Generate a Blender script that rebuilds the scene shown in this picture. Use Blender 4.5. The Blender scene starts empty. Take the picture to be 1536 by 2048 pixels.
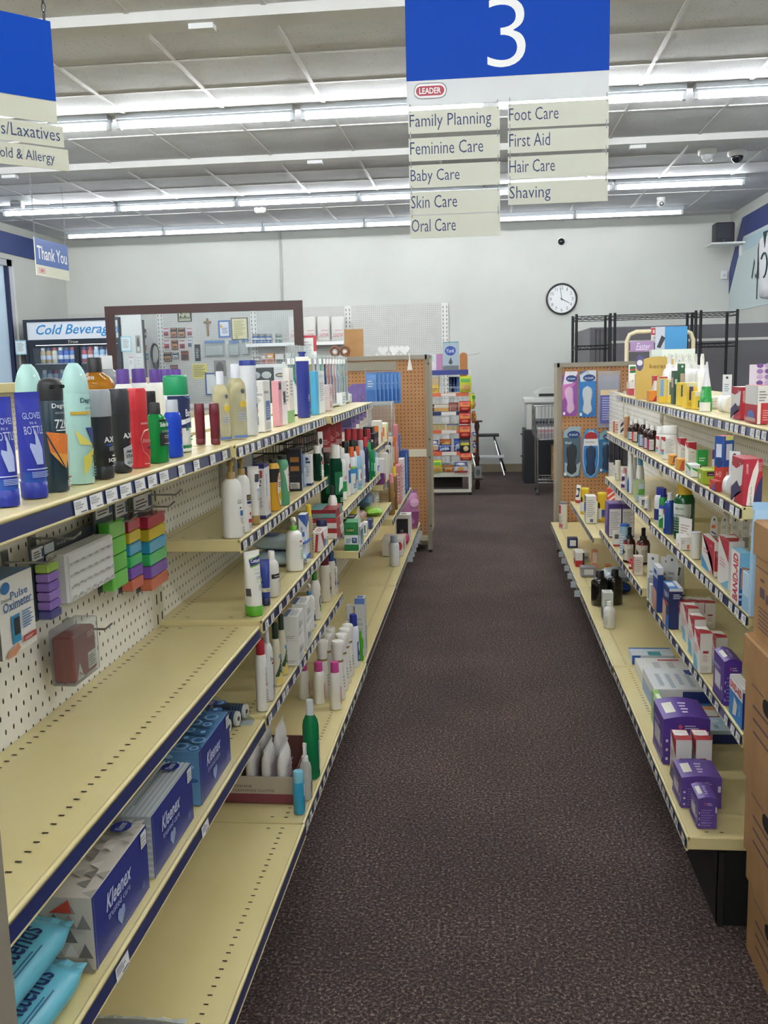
import bpy, math, random
from mathutils import Matrix, Vector
random.seed(7)
SC = bpy.context.scene
COL = SC.collection
PI = math.pi

# ------------------------------------------------------------------ camera
F, CAMH = 1903.74, 1.36                    # focal length in pixels of a 1536 px wide frame, eye height
PITCH, YAW, ROLL = [math.radians(a) for a in (8.7107, 6.1141, 1.3983)]
def cam_axes():
    cy, sy, cp, sp, cr, sr = math.cos(YAW), math.sin(YAW), math.cos(PITCH), math.sin(PITCH), math.cos(ROLL), math.sin(ROLL)
    f = Vector((-sy*cp, cy*cp, -sp)); r = Vector((cy, sy, 0)); d = f.cross(r)
    return cr*r + sr*d, -sr*r + cr*d, f
CR, CD, CF = cam_axes()
CP = Vector((0, 0, CAMH))
cd = bpy.data.cameras.new('camera'); cam = bpy.data.objects.new('camera', cd); COL.objects.link(cam)
cam.matrix_world = Matrix(((CR.x, -CD.x, -CF.x, 0), (CR.y, -CD.y, -CF.y, 0), (CR.z, -CD.z, -CF.z, CAMH), (0, 0, 0, 1)))
cd.sensor_fit = 'HORIZONTAL'; cd.sensor_width = 36; cd.lens = F/1536*36; cd.clip_start = 0.05; cd.clip_end = 200
SC.camera = cam
def at(u, v, x=None, y=None, z=None):      # point of the place seen at a photo pixel, on the plane x, y or z
    d = CR*((u-768)/F) + CD*((v-1024)/F) + CF
    if x is not None: t = x/d.x
    elif y is not None: t = y/d.y
    else: t = (z-CAMH)/d.z
    return CP + d*t

# ------------------------------------------------------------------ light and exposure
TUBE_POWER, SKY_POWER, SUN_POWER = 12.0, 1.6, 2.0
SC.view_settings.view_transform = 'Standard'; SC.view_settings.look = 'None'
SC.view_settings.exposure = 2.62; SC.view_settings.gamma = 1.0; SC.view_settings.use_curve_mapping = False
w = bpy.data.worlds.new('sky'); SC.world = w; w.use_nodes = True
nt = w.node_tree; bg = nt.nodes['Background']
sky = nt.nodes.new('ShaderNodeTexSky'); sky.sky_type = 'HOSEK_WILKIE'; sky.turbidity = 3.5; sky.sun_direction = (-0.6, 0.3, 0.7)
nt.links.new(sky.outputs['Color'], bg.inputs['Color']); bg.inputs['Strength'].default_value = SKY_POWER
sd = bpy.data.lights.new('sun', 'SUN'); sd.energy = SUN_POWER; sd.angle = math.radians(2)
sun = bpy.data.objects.new('sun', sd); COL.objects.link(sun); sun.location = (-20, 10, 20)
sun.rotation_euler = Vector((-0.35, 0.75, -0.55)).to_track_quat('-Z', 'Y').to_euler()

# ------------------------------------------------------------------ materials
def lin(c):
    c = c/255; return c/12.92 if c <= .04045 else ((c+.055)/1.055)**2.4
def hx(h): return tuple(lin(int(h[i:i+2], 16)) for i in (0, 2, 4))
_M = {}
NAMED = dict(white='e9eae6', cream='d9cfa0', navy='1d2c66', black='17181a', red='b81f2b', blue='1f56b4', green='1d8a46',
             yellow='e3bd2a', orange='dd6a26', purple='5b3a8e', pink='d76a97', gold='a98a4e', grey='8c8e90', lgrey='bfc2c3',
             dgrey='3b3d42', brown='7a5536', kraft='a67c52', teal='2a8f93', sky='6db4dc', lime='8cb931', maroon='5f1a27',
             mint='a9d2c6', silver='b9bcc0', clear='eef2f2')
def mat(c, rough=.45, metal=0., emit=0., trans=0., coat=0., spec=.5):
    key = (c, rough, metal, emit, trans, coat, spec)
    if key in _M: return _M[key]
    m = bpy.data.materials.new('paint_' + c); m.use_nodes = True
    b = m.node_tree.nodes['Principled BSDF']; rgb = hx(NAMED.get(c, c))
    b.inputs['Base Color'].default_value = (*rgb, 1); b.inputs['Roughness'].default_value = rough; b.inputs['Metallic'].default_value = metal
    b.inputs['Specular IOR Level'].default_value = spec
    if emit: b.inputs['Emission Color'].default_value = (*rgb, 1); b.inputs['Emission Strength'].default_value = emit
    if trans: b.inputs['Transmission Weight'].default_value = trans; b.inputs['IOR'].default_value = 1.25
    if coat: b.inputs['Coat Weight'].default_value = coat
    _M[key] = m; return m
def film(c='clear', op=.12, name='clear_plastic'):          # thin clear plastic: mostly see-through with a sharp gloss
    key = ('film', c, op)
    if key in _M: return _M[key]
    m = bpy.data.materials.new(name); m.use_nodes = True; t = m.node_tree; t.nodes.clear()
    o = t.nodes.new('ShaderNodeOutputMaterial'); mx = t.nodes.new('ShaderNodeMixShader'); tr = t.nodes.new('ShaderNodeBsdfTransparent')
    p = t.nodes.new('ShaderNodeBsdfPrincipled'); fr = t.nodes.new('ShaderNodeFresnel'); ad = t.nodes.new('ShaderNodeMath'); ad.operation = 'ADD'; ad.use_clamp = True
    rgb = hx(NAMED.get(c, c)); p.inputs['Base Color'].default_value = (*rgb, 1); p.inputs['Roughness'].default_value = .08
    tr.inputs['Color'].default_value = tuple(.5+.5*v for v in rgb) + (1,)
    fr.inputs['IOR'].default_value = 1.3; ad.inputs[1].default_value = op
    t.links.new(fr.outputs[0], ad.inputs[0]); t.links.new(ad.outputs[0], mx.inputs[0]); t.links.new(tr.outputs[0], mx.inputs[1])
    t.links.new(p.outputs[0], mx.inputs[2]); t.links.new(mx.outputs[0], o.inputs[0])
    _M[key] = m; return m
class NB:                                                    # small node-graph helper
    def __init__(s, name):
        s.m = bpy.data.materials.new(name); s.m.use_nodes = True; s.t = s.m.node_tree; s.b = s.t.nodes['Principled BSDF']
        s.co = s.t.nodes.new('ShaderNodeTexCoord').outputs['Object']
    def n(s, kind, **k):
        nd = s.t.nodes.new(kind)
        for a, v in k.items():
            if hasattr(nd, a): setattr(nd, a, v)
        return nd
    def l(s, a, b): s.t.links.new(a, b)
    def math(s, op, a, b=None):
        nd = s.n('ShaderNodeMath', operation=op)
        for i, q in enumerate((a, b)):
            if q is None: continue
            if isinstance(q, (int, float)): nd.inputs[i].default_value = q
            else: s.l(q, nd.inputs[i])
        return nd.outputs[0]
    def noise(s, scale, detail=2, rough=.5, vec=None):
        nd = s.n('ShaderNodeTexNoise'); nd.inputs['Scale'].default_value = scale; nd.inputs['Detail'].default_value = detail; nd.inputs['Roughness'].default_value = rough
        s.l(vec or s.co, nd.inputs['Vector']); return nd.outputs['Fac']
    def ramp(s, fac, stops, const=False):
        nd = s.n('ShaderNodeValToRGB'); cr = nd.color_ramp
        if const: cr.interpolation = 'CONSTANT'
        while len(cr.elements) < len(stops): cr.elements.new(.5)
        for e, (p, c) in zip(cr.elements, stops): e.position = p; e.color = (*hx(NAMED.get(c, c)), 1)
        s.l(fac, nd.inputs[0]); return nd.outputs['Color']
    def mix(s, fac, a, b):
        nd = s.n('ShaderNodeMix', data_type='RGBA')
        s.l(fac, nd.inputs['Factor'])
        for q, i in ((a, 6), (b, 7)):
            if isinstance(q, str): nd.inputs[i].default_value = (*hx(NAMED.get(q, q)), 1)
            else: s.l(q, nd.inputs[i])
        return nd.outputs[2]
    def color(s, c): s.l(c, s.b.inputs['Base Color'])
    def bump(s, h, strength=.3, dist=.002):
        nd = s.n('ShaderNodeBump'); nd.inputs['Strength'].default_value = strength; nd.inputs['Distance'].default_value = dist
        s.l(h, nd.inputs['Height']); s.l(nd.outputs[0], s.b.inputs['Normal'])
    def set(s, rough=.5, metal=0):
        s.b.inputs['Roughness'].default_value = rough; s.b.inputs['Metallic'].default_value = metal; return s.m
def pegboard(name, base, axes, pitch=.026, r=.14, hole='1e1a16', stagger=False, rough=.6):
    g = NB(name); sp = g.n('ShaderNodeSeparateXYZ'); g.l(g.co, sp.inputs[0])
    a, b = [g.math('DIVIDE', sp.outputs[ax], pitch) for ax in axes]
    if stagger:
        row = g.math('MODULO', g.math('FLOOR', b), 2); a = g.math('ADD', a, g.math('MULTIPLY', row, .5))
    fa = g.math('SUBTRACT', g.math('FRACT', a), .5); fb = g.math('SUBTRACT', g.math('FRACT', b), .5)
    if stagger: fb = g.math('MULTIPLY', fb, .55)
    d = g.math('SQRT', g.math('ADD', g.math('MULTIPLY', fa, fa), g.math('MULTIPLY', fb, fb)))
    m = g.math('LESS_THAN', d, r); nz = g.noise(9, 3)
    g.color(g.mix(m, g.ramp(nz, [(.3, base[0]), (.7, base[1])]), hole)); return g.set(rough)
g = NB('brown_speckled_carpet'); n1 = g.noise(120, 4, .85); n2 = g.noise(2.2, 3)
c1 = g.ramp(n1, [(.38, '130d0c'), (.45, '3a2d2b'), (.52, '4e403d'), (.57, '6f5d56'), (.64, 'b59f8e')])
nm = g.n('ShaderNodeMix', data_type='RGBA', blend_type='MULTIPLY'); nm.inputs[0].default_value = .55
g.l(c1, nm.inputs[6]); g.l(g.ramp(n2, [(.3, 'a89e9e'), (.7, 'ffffff')]), nm.inputs[7]); g.color(nm.outputs[2]); g.bump(n1, .7, .004); CARPET = g.set(.95)
g = NB('speckled_ceiling_tile'); n1 = g.noise(75, 4, .7); n2 = g.noise(3)
g.color(g.mix(g.math('LESS_THAN', n1, .37), g.ramp(n2, [(.35, 'c4c6c9'), (.65, 'cfd1d4')]), '98989a')); g.bump(n1, .4, .003); TILE = g.set(.95)
g = NB('white_wall_paint'); g.color(g.ramp(g.noise(1.3, 3), [(.3, 'c9cbc5'), (.7, 'd1d3cd')])); g.bump(g.noise(120, 2), .08, .001); WALL = g.set(.8)
g = NB('beige_enamel_steel'); g.color(g.ramp(g.noise(4, 3), [(.3, 'd3c48c'), (.7, 'dacc97')])); BEIGE = g.set(.33)
PEGW = pegboard('white_gondola_pegboard', ('e6e3d8', 'efece2'), (1, 2), .027, .1, '2a2622', True)
PEGWALL = pegboard('white_wall_pegboard', ('c6c5c0', 'cdccc7'), (0, 2), .026, .17, '9a978e')
PEGBROWN = pegboard('brown_hardboard_pegboard', ('a9784a', 'b4845a'), (0, 2), .0265, .15, '2e2015')
g = NB('kraft_cardboard'); g.color(g.ramp(g.noise(14, 4), [(.3, '9c7448'), (.7, 'ab8254')])); KRAFT = g.set(.8)
g = NB('turned_dark_wood'); g.color(g.ramp(g.noise(30, 4), [(.3, '3a2019'), (.7, '4d2c22')])); DWOOD = g.set(.4)
CHROME = mat('c9cbcd', .2, 1.); STEEL = mat('9b9d9f', .35, .9); WIREW = mat('e4e4df', .35); TAUPE = mat('8d8677', .45)

# ------------------------------------------------------------------ mesh building
_TXT = {}
def text_geo(s, shear=0., bold=0.):
    k = (s, shear, bold)
    if k not in _TXT:
        c = bpy.data.curves.new('t', 'FONT'); c.body = s; c.size = 1; c.resolution_u = 2 if len(s) > 2 else 6; c.shear = shear; c.offset = bold; c.align_x = 'CENTER'; c.align_y = 'CENTER'
        o = bpy.data.objects.new('t', c); me = bpy.data.meshes.new_from_object(o)
        vs = [v.co.copy() for v in me.vertices]; fs = [tuple(p.vertices) for p in me.polygons]
        xs = [v.x for v in vs] or [0]; ys = [v.y for v in vs] or [0]
        cx, cy, ww, hh = (min(xs)+max(xs))/2, (min(ys)+max(ys))/2, max(xs)-min(xs), max(ys)-min(ys)
        _TXT[k] = ([((v.x-cx)/max(ww, 1e-6), (v.y-cy)/max(hh, 1e-6)) for v in vs], fs, ww/max(hh, 1e-6))
        bpy.data.objects.remove(o); bpy.data.curves.remove(c); bpy.data.meshes.remove(me)
    return _TXT[k]
def spow(v, e): return math.copysign(abs(v)**e, v)
class MB:
    def __init__(s): s.v = []; s.f = []; s.mi = []; s.mats = []; s.sm = []
    def m(s, mt):
        if isinstance(mt, str): mt = mat(mt)
        if mt not in s.mats: s.mats.append(mt)
        return s.mats.index(mt)
    def add(s, vs, fs, mt, smooth=False):
        o = len(s.v); k = s.m(mt); s.v += [tuple(v) for v in vs]
        for f in fs: s.f.append(tuple(o+i for i in f)); s.mi.append(k); s.sm.append(smooth)
        return s
    def quad(s, a, b, c, d, mt): return s.add([a, b, c, d], [(0, 1, 2, 3)], mt)
    def box(s, x0, x1, y0, y1, z0, z1, mt, ch=0.):
        if ch > 0:
            rings = []
            for z, i in ((z0, ch), (z0+ch, 0), (z1-ch, 0), (z1, ch)):
                a, b, c, d = x0+i, x1-i, y0+i, y1-i; q = ch-i*.5
                rings.append([(a+q, c, z), (b-q, c, z), (b, c+q, z), (b, d-q, z), (b-q, d, z), (a+q, d, z), (a, d-q, z), (a, c+q, z)])
            return s.loft(rings, mt, smooth=False)
        v = [(x0, y0, z0), (x1, y0, z0), (x1, y1, z0), (x0, y1, z0), (x0, y0, z1), (x1, y0, z1), (x1, y1, z1), (x0, y1, z1)]
        return s.add(v, [(3, 2, 1, 0), (4, 5, 6, 7), (0, 1, 5, 4), (1, 2, 6, 5), (2, 3, 7, 6), (3, 0, 4, 7)], mt)
    def loft(s, rings, mt, smooth=True, cap0=True, cap1=True, closed=True):
        n = len(rings[0]); vs = [p for r in rings for p in r]; fs = []
        for i in range(len(rings)-1):
            for j in range(n if closed else n-1):
                k = (j+1) % n; fs.append((i*n+j, i*n+k, (i+1)*n+k, (i+1)*n+j))
        s.add(vs, fs, mt, smooth)
        if cap0: s.add(rings[0], [tuple(range(n-1, -1, -1))], mt)
        if cap1: s.add(rings[-1], [tuple(range(n))], mt)
        return s
    def prof(s, pts, mt, n=20, c=(0, 0), smooth=True, caps=(True, True)):     # pts: (z, half width, half depth, exponent)
        rings = []
        for z, a, b, p in pts:
            rings.append([(c[0]+a*spow(math.sin(2*PI*k/n), 2/p), c[1]-b*spow(math.cos(2*PI*k/n), 2/p), z) for k in range(n)])
        return s.loft(rings, mt, smooth, *caps)
    def cyl(s, x, y, z0, z1, r, mt, n=16, r1=None, smooth=True):
        return s.prof([(z0, r, r, 2), (z1, r if r1 is None else r1, r if r1 is None else r1, 2)], mt, n, (x, y), smooth)
    def tube(s, pts, r, mt, n=8, closed=False):
        pts = [Vector(p) for p in pts]; rings = []; N = len(pts)
        up = Vector((0, 0, 1))
        for i, p in enumerate(pts):
            a = pts[(i-1) % N] if (i or closed) else p; b = pts[(i+1) % N] if (i < N-1 or closed) else p
            t = (b-a).normalized(); ref = up if abs(t.z) < .95 else Vector((0, 1, 0))
            if i and not closed:
                q = rings and prev
                u = (q - t*q.dot(t)); u = u.normalized() if u.length > 1e-4 else t.cross(ref).normalized()
            else: u = t.cross(ref).normalized()
            prev = u; w2 = t.cross(u)
            rings.append([p + (u*math.cos(2*PI*k/n) + w2*math.sin(2*PI*k/n))*r for k in range(n)])
        if closed: rings.append(rings[0])
        return s.loft(rings, mt, True, not closed, not closed)
    def disc(s, c, r, axis, mt, n=24, th=.004, r2=None):                         # flat disc facing along axis vector
        ax = Vector(axis).normalized(); u = ax.orthogonal().normalized(); w2 = ax.cross(u); c = Vector(c)
        return s.loft([[c + (u*math.cos(2*PI*k/n)+w2*math.sin(2*PI*k/n))*q + ax*h for k in range(n)] for h, q in ((0, r), (th, r2 or r))], mt, False)
    def ball(s, c, r, mt, n=14, m=8, sc=(1, 1, 1)):
        rings = [[(c[0]+r*sc[0]*math.sin(PI*i/m)*math.cos(2*PI*k/n), c[1]+r*sc[1]*math.sin(PI*i/m)*math.sin(2*PI*k/n), c[2]-r*sc[2]*math.cos(PI*i/m)) for k in range(n)] for i in range(m+1)]
        return s.loft(rings, mt, True, False, False)
    def mapped(s, pts2, fs, fn, mt): return s.add([fn(u, v) for u, v in pts2], fs, mt)
    def text(s, st, fn, cx, cy, wd, ht, mt, shear=0., bold=0., rot=0):           # text stretched over a box in a face's own coordinates
        vs, fs, asp = text_geo(st, shear, bold)
        if rot: vs = [(-y, x) for x, y in vs] if rot > 0 else [(y, -x) for x, y in vs]
        return s.mapped([(cx+x*wd, cy+y*ht) for x, y in vs], fs, fn, mt)
    def build(s, name, parent=None, loc=(0, 0, 0), rz=0., rot=None):
        me = bpy.data.meshes.new(name); me.from_pydata(s.v, [], s.f)
        for mt in s.mats: me.materials.append(mt)
        me.polygons.foreach_set('material_index', s.mi); me.polygons.foreach_set('use_smooth', s.sm); me.update()
        o = bpy.data.objects.new(name, me); COL.objects.link(o)
        if parent is not None: o.parent = parent
        o.location = loc; o.rotation_euler = rot or (0, 0, rz); return o
def thing(name, label, cat, loc=(0, 0, 0), rz=0., group=None, rot=None):
    o = bpy.data.objects.new(name, None); o.empty_display_size = .05; COL.objects.link(o); o.location = loc; o.rotation_euler = rot or (0, 0, rz)
    return tag(o, label, cat, group)
def tag(o, label, cat, group=None):
    o['label'] = label; o['category'] = cat
    if group: o['group'] = group
    return o
def struct(o): o['kind'] = 'structure'; return o
def dup(root, loc, label=None, rz=None, group=None):
    r = root.copy(); COL.objects.link(r); r.location = loc
    if rz is not None: r.rotation_euler = (0, 0, rz)
    if label: r['label'] = label
    if group: r['group'] = group
    for ch in root.children:
        c = ch.copy(); COL.objects.link(c); c.parent = r
        for gch in ch.children:
            d = gch.copy(); COL.objects.link(d); d.parent = c
    return r
# ------------------------------------------------------------------ room shell
X0, X1, Y0, Y1, ZC = -5.35, 2.95, -4.0, 12.1, 3.05
b = MB(); b.box(X0-.2, X1+.2, Y0-.2, Y1+.2, -.1, 0, CARPET); struct(b.build('floor'))
b = MB(); b.box(X0-.2, X1+.2, Y0-.2, Y1+.2, ZC, ZC+.1, TILE); struct(b.build('ceiling'))
b = MB(); b.box(X0-.2, X1+.2, Y1, Y1+.15, 0, ZC, WALL); struct(b.build('wall_back'))
b = MB(); b.box(X1, X1+.15, Y0, Y1, 0, ZC, WALL); struct(b.build('wall_right'))
b = MB(); b.box(X0, X1, Y0-.15, Y0, 0, ZC, WALL); struct(b.build('wall_front'))
# left wall with the shop window towards the corner
WY0, WY1, WZ0, WZ1 = 6.2, 10.72, .75, 2.66
b = MB(); b.box(X0-.15, X0, Y0, WY0, 0, ZC, WALL); b.box(X0-.15, X0, WY1, Y1, 0, ZC, WALL)
b.box(X0-.15, X0, WY0, WY1, 0, WZ0, WALL); b.box(X0-.15, X0, WY0, WY1, WZ1, ZC, WALL); struct(b.build('wall_left'))
b = MB(); NAVYP = mat('2b3f7e', .5); b.box(X0, X0+.02, Y0+.5, 11.23, 2.72, 2.955, NAVYP); struct(b.build('trim_1'))
t = struct(thing('window_1', '', '', (0, 0, 0))); del t['label'], t['category']
ALU = mat('c8ccd4', .4, .2)
b = MB()
for y in (WY0, 7.7, 9.2, WY1-.08): b.box(X0-.1, X0-.02, y, y+.08, WZ0, WZ1, ALU)
b.box(X0-.1, X0-.02, WY0, WY1, WZ0, WZ0+.08, ALU); b.box(X0-.1, X0-.02, WY0, WY1, WZ1-.07, WZ1, ALU); b.build('window_frame', t)
b = MB(); b.box(X0-.085, X0-.02, WY1-.115, WY1-.08, WZ0, WZ1, mat('1a2148', .5)); b.build('window_gasket', t)
b = MB(); b.box(X0-.065, X0-.06, WY0+.05, WY1-.05, WZ0+.05, WZ1-.05, film('e6f0f4', .03, 'window_glass')); b.build('window_glass', t)
b = MB(); b.box(X0-.14, X0+.06, WY0-.05, WY1+.03, WZ0-.04, WZ0, mat('e4e2da')); b.build('window_sill', t)
# base trim on the back wall
b = MB(); b.box(X0, X1, Y1-.02, Y1, 0, .1, mat('8d8068', .6)); struct(b.build('baseboard_back'))
b = MB(); b.box(X1-.02, X1, Y0, Y1-.02, 0, .1, mat('8d8068', .6)); struct(b.build('baseboard_right'))
b = MB(); b.tube([(-2.52, Y1-.015, 2.12), (-2.52, Y1-.015, 3.04)], .012, mat('aeb2b0', .5), 8); tag(b.build('conduit'), 'thin white conduit running up the back wall to the ceiling', 'pipe')
# ceiling grid: white T bars, long tiles running down the shop
b = MB(); TB = mat('c3c3c2', .5)
x = -5.0
while x < X1: b.box(x-.012, x+.012, Y0, Y1, ZC-.006, ZC, TB); x += .665
for y in [v for v in (-3.1, -1.5, .1, 1.66, 3.2, 4.2, 5.4, 5.95, 7.0, 8.5, 9.0, 10.4, 11.8)]: b.box(X0, X1, y-.011, y+.011, ZC-.0065, ZC, TB)
struct(b.build('trim_2'))

# outside the window: a fence and a tree in daylight
t = thing('wooden_fence', 'reddish wooden board fence outside the left window', 'fence', (0, 0, 0))
FW = mat('b58a78', .8)
b = MB(); b.box(-11.0, -10.95, 7, 24, .3, .42, FW); b.box(-11.0, -10.95, 7, 24, 2.0, 2.12, FW); b.build('rail', t)
b = MB()
for i in range(90): b.box(-10.95, -10.92, 7+i*.19, 7.175+i*.19, 0, 2.35, FW)
b.build('board_panel', t)
b = MB(); b.box(-40, X0-.2, -6, 40, -.3, -.15, mat('c9c5bd', .9)); struct(b.build('pavement'))
def tree(x, y, s, label):
    t = thing('leafy_tree', label, 'tree', (x, y, -.15)); b = MB(); b.tube([(0, 0, 0), (.05, .03, 2*s), (.0, .1, 3.2*s)], .12, mat('5d4a38', .9), 8); b.build('trunk', t)
    b = MB(); LG = [mat(c, .7) for c in ('7d9a4e', '93ad63', '5f7d3c')]
    for i in range(2600):
        a, e, r = random.uniform(0, 2*PI), random.uniform(-1, 1), (random.random()**.4)*1.5*s
        q = math.sqrt(1-e*e); c = Vector((r*q*math.cos(a), r*q*math.sin(a), 3.0*s+r*e*1.1)); d1 = Vector((random.uniform(-1, 1), random.uniform(-1, 1), random.uniform(-1, 1))).normalized(); d2 = d1.orthogonal().normalized()
        k = .09*s; b.add([c-d1*k, c+d2*k*.5, c+d1*k, c-d2*k*.5], [(0, 1, 2, 3)], LG[i % 3])
    b.build('foliage', t)
tree(-12.6, 24.3, 1.25, 'leafy green tree standing behind the fence, seen through the left window')

# ------------------------------------------------------------------ ceiling fixtures
HOUS = mat('c5ccd2', .4)
def lampmat(name, power):
    g = NB(name); g.b.inputs['Base Color'].default_value = (1, 1, 1, 1); g.b.inputs['Emission Color'].default_value = (.965, .985, 1, 1); g.b.inputs['Emission Strength'].default_value = power; return g.set(.4)
LAMPM = lampmat('frosted_lamp_tube', TUBE_POWER); LAMPDIM = lampmat('dimmed_lamp_tube', TUBE_POWER*.12); LAMPMID = lampmat('part_dimmed_lamp_tube', TUBE_POWER*.75)  # two rear rows run dimmer, to even the light on the back wall
def make_fixture(lm=None):
    t = thing('tube_light', '', 'light')
    b = MB(); b.box(-.595, .595, -.05, .05, -.032, 0, HOUS); b.box(-.595, .595, -.03, .03, -.045, -.032, HOUS); b.build('housing', t)
    b = MB(); b.loft([[(sx*.575, .019*math.cos(2*PI*k/8), -.066+.019*math.sin(2*PI*k/8)) for k in range(8)] for sx in (-1, 1)], lm or LAMPM); b.build('lamp_tube', t)
    for sx in (-1, 1):
        b = MB(); b.box(sx*.585-.012, sx*.585+.012, -.02, .02, -.088, -.03, mat('d4d9dd')); b.build('lamp_holder', t)
    return t
fx0 = make_fixture(); fx1 = make_fixture(LAMPDIM); fx2 = make_fixture(LAMPMID); first = second = third = True
def ordw(i): return ['first', 'second', 'third', 'fourth', 'fifth', 'sixth', 'seventh', 'eighth', 'ninth', 'tenth', 'eleventh', 'twelfth', 'thirteenth', 'fourteenth'][i]
ROWS = {'lit row nearest overhead': (6.45, 1, -4.92, 6), 'middle row': (9.6, 2, -4.87, 6), 'row next to the back wall': (11.35, 3, -4.87+.0, 6)}
for nm, (y, _, xs, n) in ROWS.items():
    if y == 6.45: xl = [-3.06+1.245*k-1.245 for k in range(6)]
    elif y == 9.6: xl = [-4.25+1.22*k for k in range(6)]
    else: xl = [-4.36+1.2*k+.0 for k in range(6)]
    for i, xx in enumerate(xl):
        if y > 11: o = fx1 if second else dup(fx1, (0, 0, 0)); second = False
        elif y > 9: o = fx2 if third else dup(fx2, (0, 0, 0)); third = False
        else: o = fx0 if first else dup(fx0, (0, 0, 0)); first = False
        o.location = (xx, y, ZC-.0); o['label'] = 'lit fluorescent tube, %s from left, %s' % (ordw(i), nm); o['group'] = 'lit fluorescent tubes in rows'
for y in (3.2, 0.0, -3.0):                                    # the rows over and behind the photographer
    for i in range(6):
        o = dup(fx0, (-4.2+1.245*i, y, ZC)); o['label'] = 'lit fluorescent tube, %s from left, row over %s' % (ordw(i), {3.2: 'the near shelf ends', 0.0: 'the photographer', -3.0: 'the front wall'}[y]); o['group'] = 'lit fluorescent tubes in rows'
for j, (y, lab) in enumerate(((4.76, 'unlit white fixture channel nearest overhead, across the ceiling'), (7.88, 'unlit white fixture channel across the ceiling beyond the first lit row'))):
    t = thing('unlit_fixture', lab, 'light fixture', (0, y, ZC))
    b = MB(); b.box(X0+.1, X1-.1, -.075, .075, -.05, 0, mat('c4c4c2', .4)); b.box(X0+.1, X1-.1, .075, .1, -.03, 0, mat('cfd0ce', .4)); b.build('channel', t)
    for xx in (-1.33, 1.2, -3.9): b = MB(); b.box(xx-.06, xx+.06, -.03, .03, -.075, -.05, mat('d0d3d4', .4)); b.build('lamp_socket', t)
# security cameras and sensors on the ceiling
def dome(x, y, lab, dark=True):
    t = thing('dome_camera', lab, 'security camera', (x, y, ZC))
    b = MB(); b.prof([(-.045, .065, .065, 2), (-.03, .075, .075, 2), (0, .075, .075, 2)], mat('e8e8e8', .3), 20); b.build('housing', t)
    b = MB(); b.ball((0, -.012, -.05), .05, mat('22242a', .1) if dark else mat('c9ccd0', .1)); b.build('lens_dome', t)
dome(2.1, 8.5, 'white dome camera with dark eye at right of the ceiling', True)
dome(1.84, 8.4, 'white dome camera with pale dome, left of the dark-eyed one', False)
t = thing('turret_camera', 'small white turret camera between the two far light rows', 'security camera', (1.88, 10.7, ZC))
b = MB(); b.cyl(0, 0, -.03, 0, .045, 'e9e9e9'); b.build('bracket', t); b = MB(); b.ball((0, 0, -.055), .045, mat('efefef', .3)); b.build('housing', t); b = MB(); b.disc((0, -.036, -.068), .022, (0, -1, -.3), '15161a'); b.build('lens', t)
t = thing('wall_camera', 'black dome camera high on the back wall above the clock', 'security camera', (.95, Y1, 2.8))
b = MB(); b.disc((0, 0, 0), .05, (0, -1, 0), 'f0f0f0', 20, .02); b.build('bracket', t); b = MB(); b.ball((0, -.03, 0), .042, mat('1d1f24', .15)); b.build('lens_dome', t)
t = thing('smoke_detector', 'small white smoke detector between the middle and back light rows', 'smoke detector', (-2.35, 10.3, ZC))
b = MB(); b.prof([(-.05, .04, .04, 2), (-.035, .06, .06, 2), (0, .065, .065, 2)], mat('ecece8', .4), 20); b.build('detector_body', t)
b = MB(); b.disc((0, 0, -.05), .012, (0, 0, -1), 'b8b8b4', 12, .003); b.build('vent', t)
t = thing('motion_sensor', 'small white box hung at the ceiling above the left window', 'sensor', (-4.55, 9.3, ZC)); b = MB(); b.box(-.06, .06, -.04, .04, -.07, 0, mat('e8eaea', .4), .008); b.build('sensor_body', t); b = MB(); b.box(-.05, .05, -.042, -.036, -.06, -.03, '9aa0a8'); b.build('lens', t)
# ------------------------------------------------------------------ gondola shelving
STRIP = {'navy': mat('222f63', .28, coat=.3), 'navy_sheen': mat('5a6a96', .25, coat=.4)}  # paler strip: navy with the lamps' reflection painted into its colour
TAGW = mat('e6e6e2', .4); INKG = mat('8f8f92', .6); HOLE = mat('241d10', .8); DARKIN = mat('0d0c0b', .9)
def price_rail(parent, s, x, z, y0, y1, strip, tags, seed):
    """front rail of a shelf: coloured strip between two beige lips, white price tags on it; s = outward direction in x"""
    R = random.Random(seed); e = .004*s
    b = MB(); zs0, zs1 = z-.0285, z-.0075
    b.quad((x+e, y0+.004, zs0), (x+e, y1-.004, zs0), (x+e*.6, y1-.004, zs1), (x+e*.6, y0+.004, zs1), STRIP[strip]) if s > 0 else b.quad((x+e, y1-.004, zs0), (x+e, y0+.004, zs0), (x+e*.6, y0+.004, zs1), (x+e*.6, y1-.004, zs1), STRIP[strip])
    b.build('price_strip', parent)
    spots = []
    if tags == 'full':
        y = y0+.01
        while y < y1-.05:
            wd = R.choice((.034, .036, .038)); spots.append((y, wd)); y += wd+R.choice((.012, .022, .03, .045, .06))
    else:
        spots = tags
    for y, wd in spots:
        b = MB(); xo = x+e*1.5
        def q(a, c, u0, u1, mt, k):
            p = [(xo+k*s, a, zs0+.021*u0-.001), (xo+k*s, c, zs0+.021*u0-.001), (xo-.0015*s+k*s, c, zs0+.021*u1), (xo-.0015*s+k*s, a, zs0+.021*u1)]
            b.quad(*(p if s > 0 else p[::-1]), mt)
        q(y, y+wd, 0, 1, TAGW, 0)
        for i, (u, f) in enumerate(((.8, .5), (.6, .75), (.42, .6))): q(y+.003, y+.003+(wd-.006)*f, u, u+.06, INKG, .0003)
        q(y+wd*.45, y+wd*.92, .1, .25, 'dgrey', .0003)
        b.build('price_tag', parent)
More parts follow.
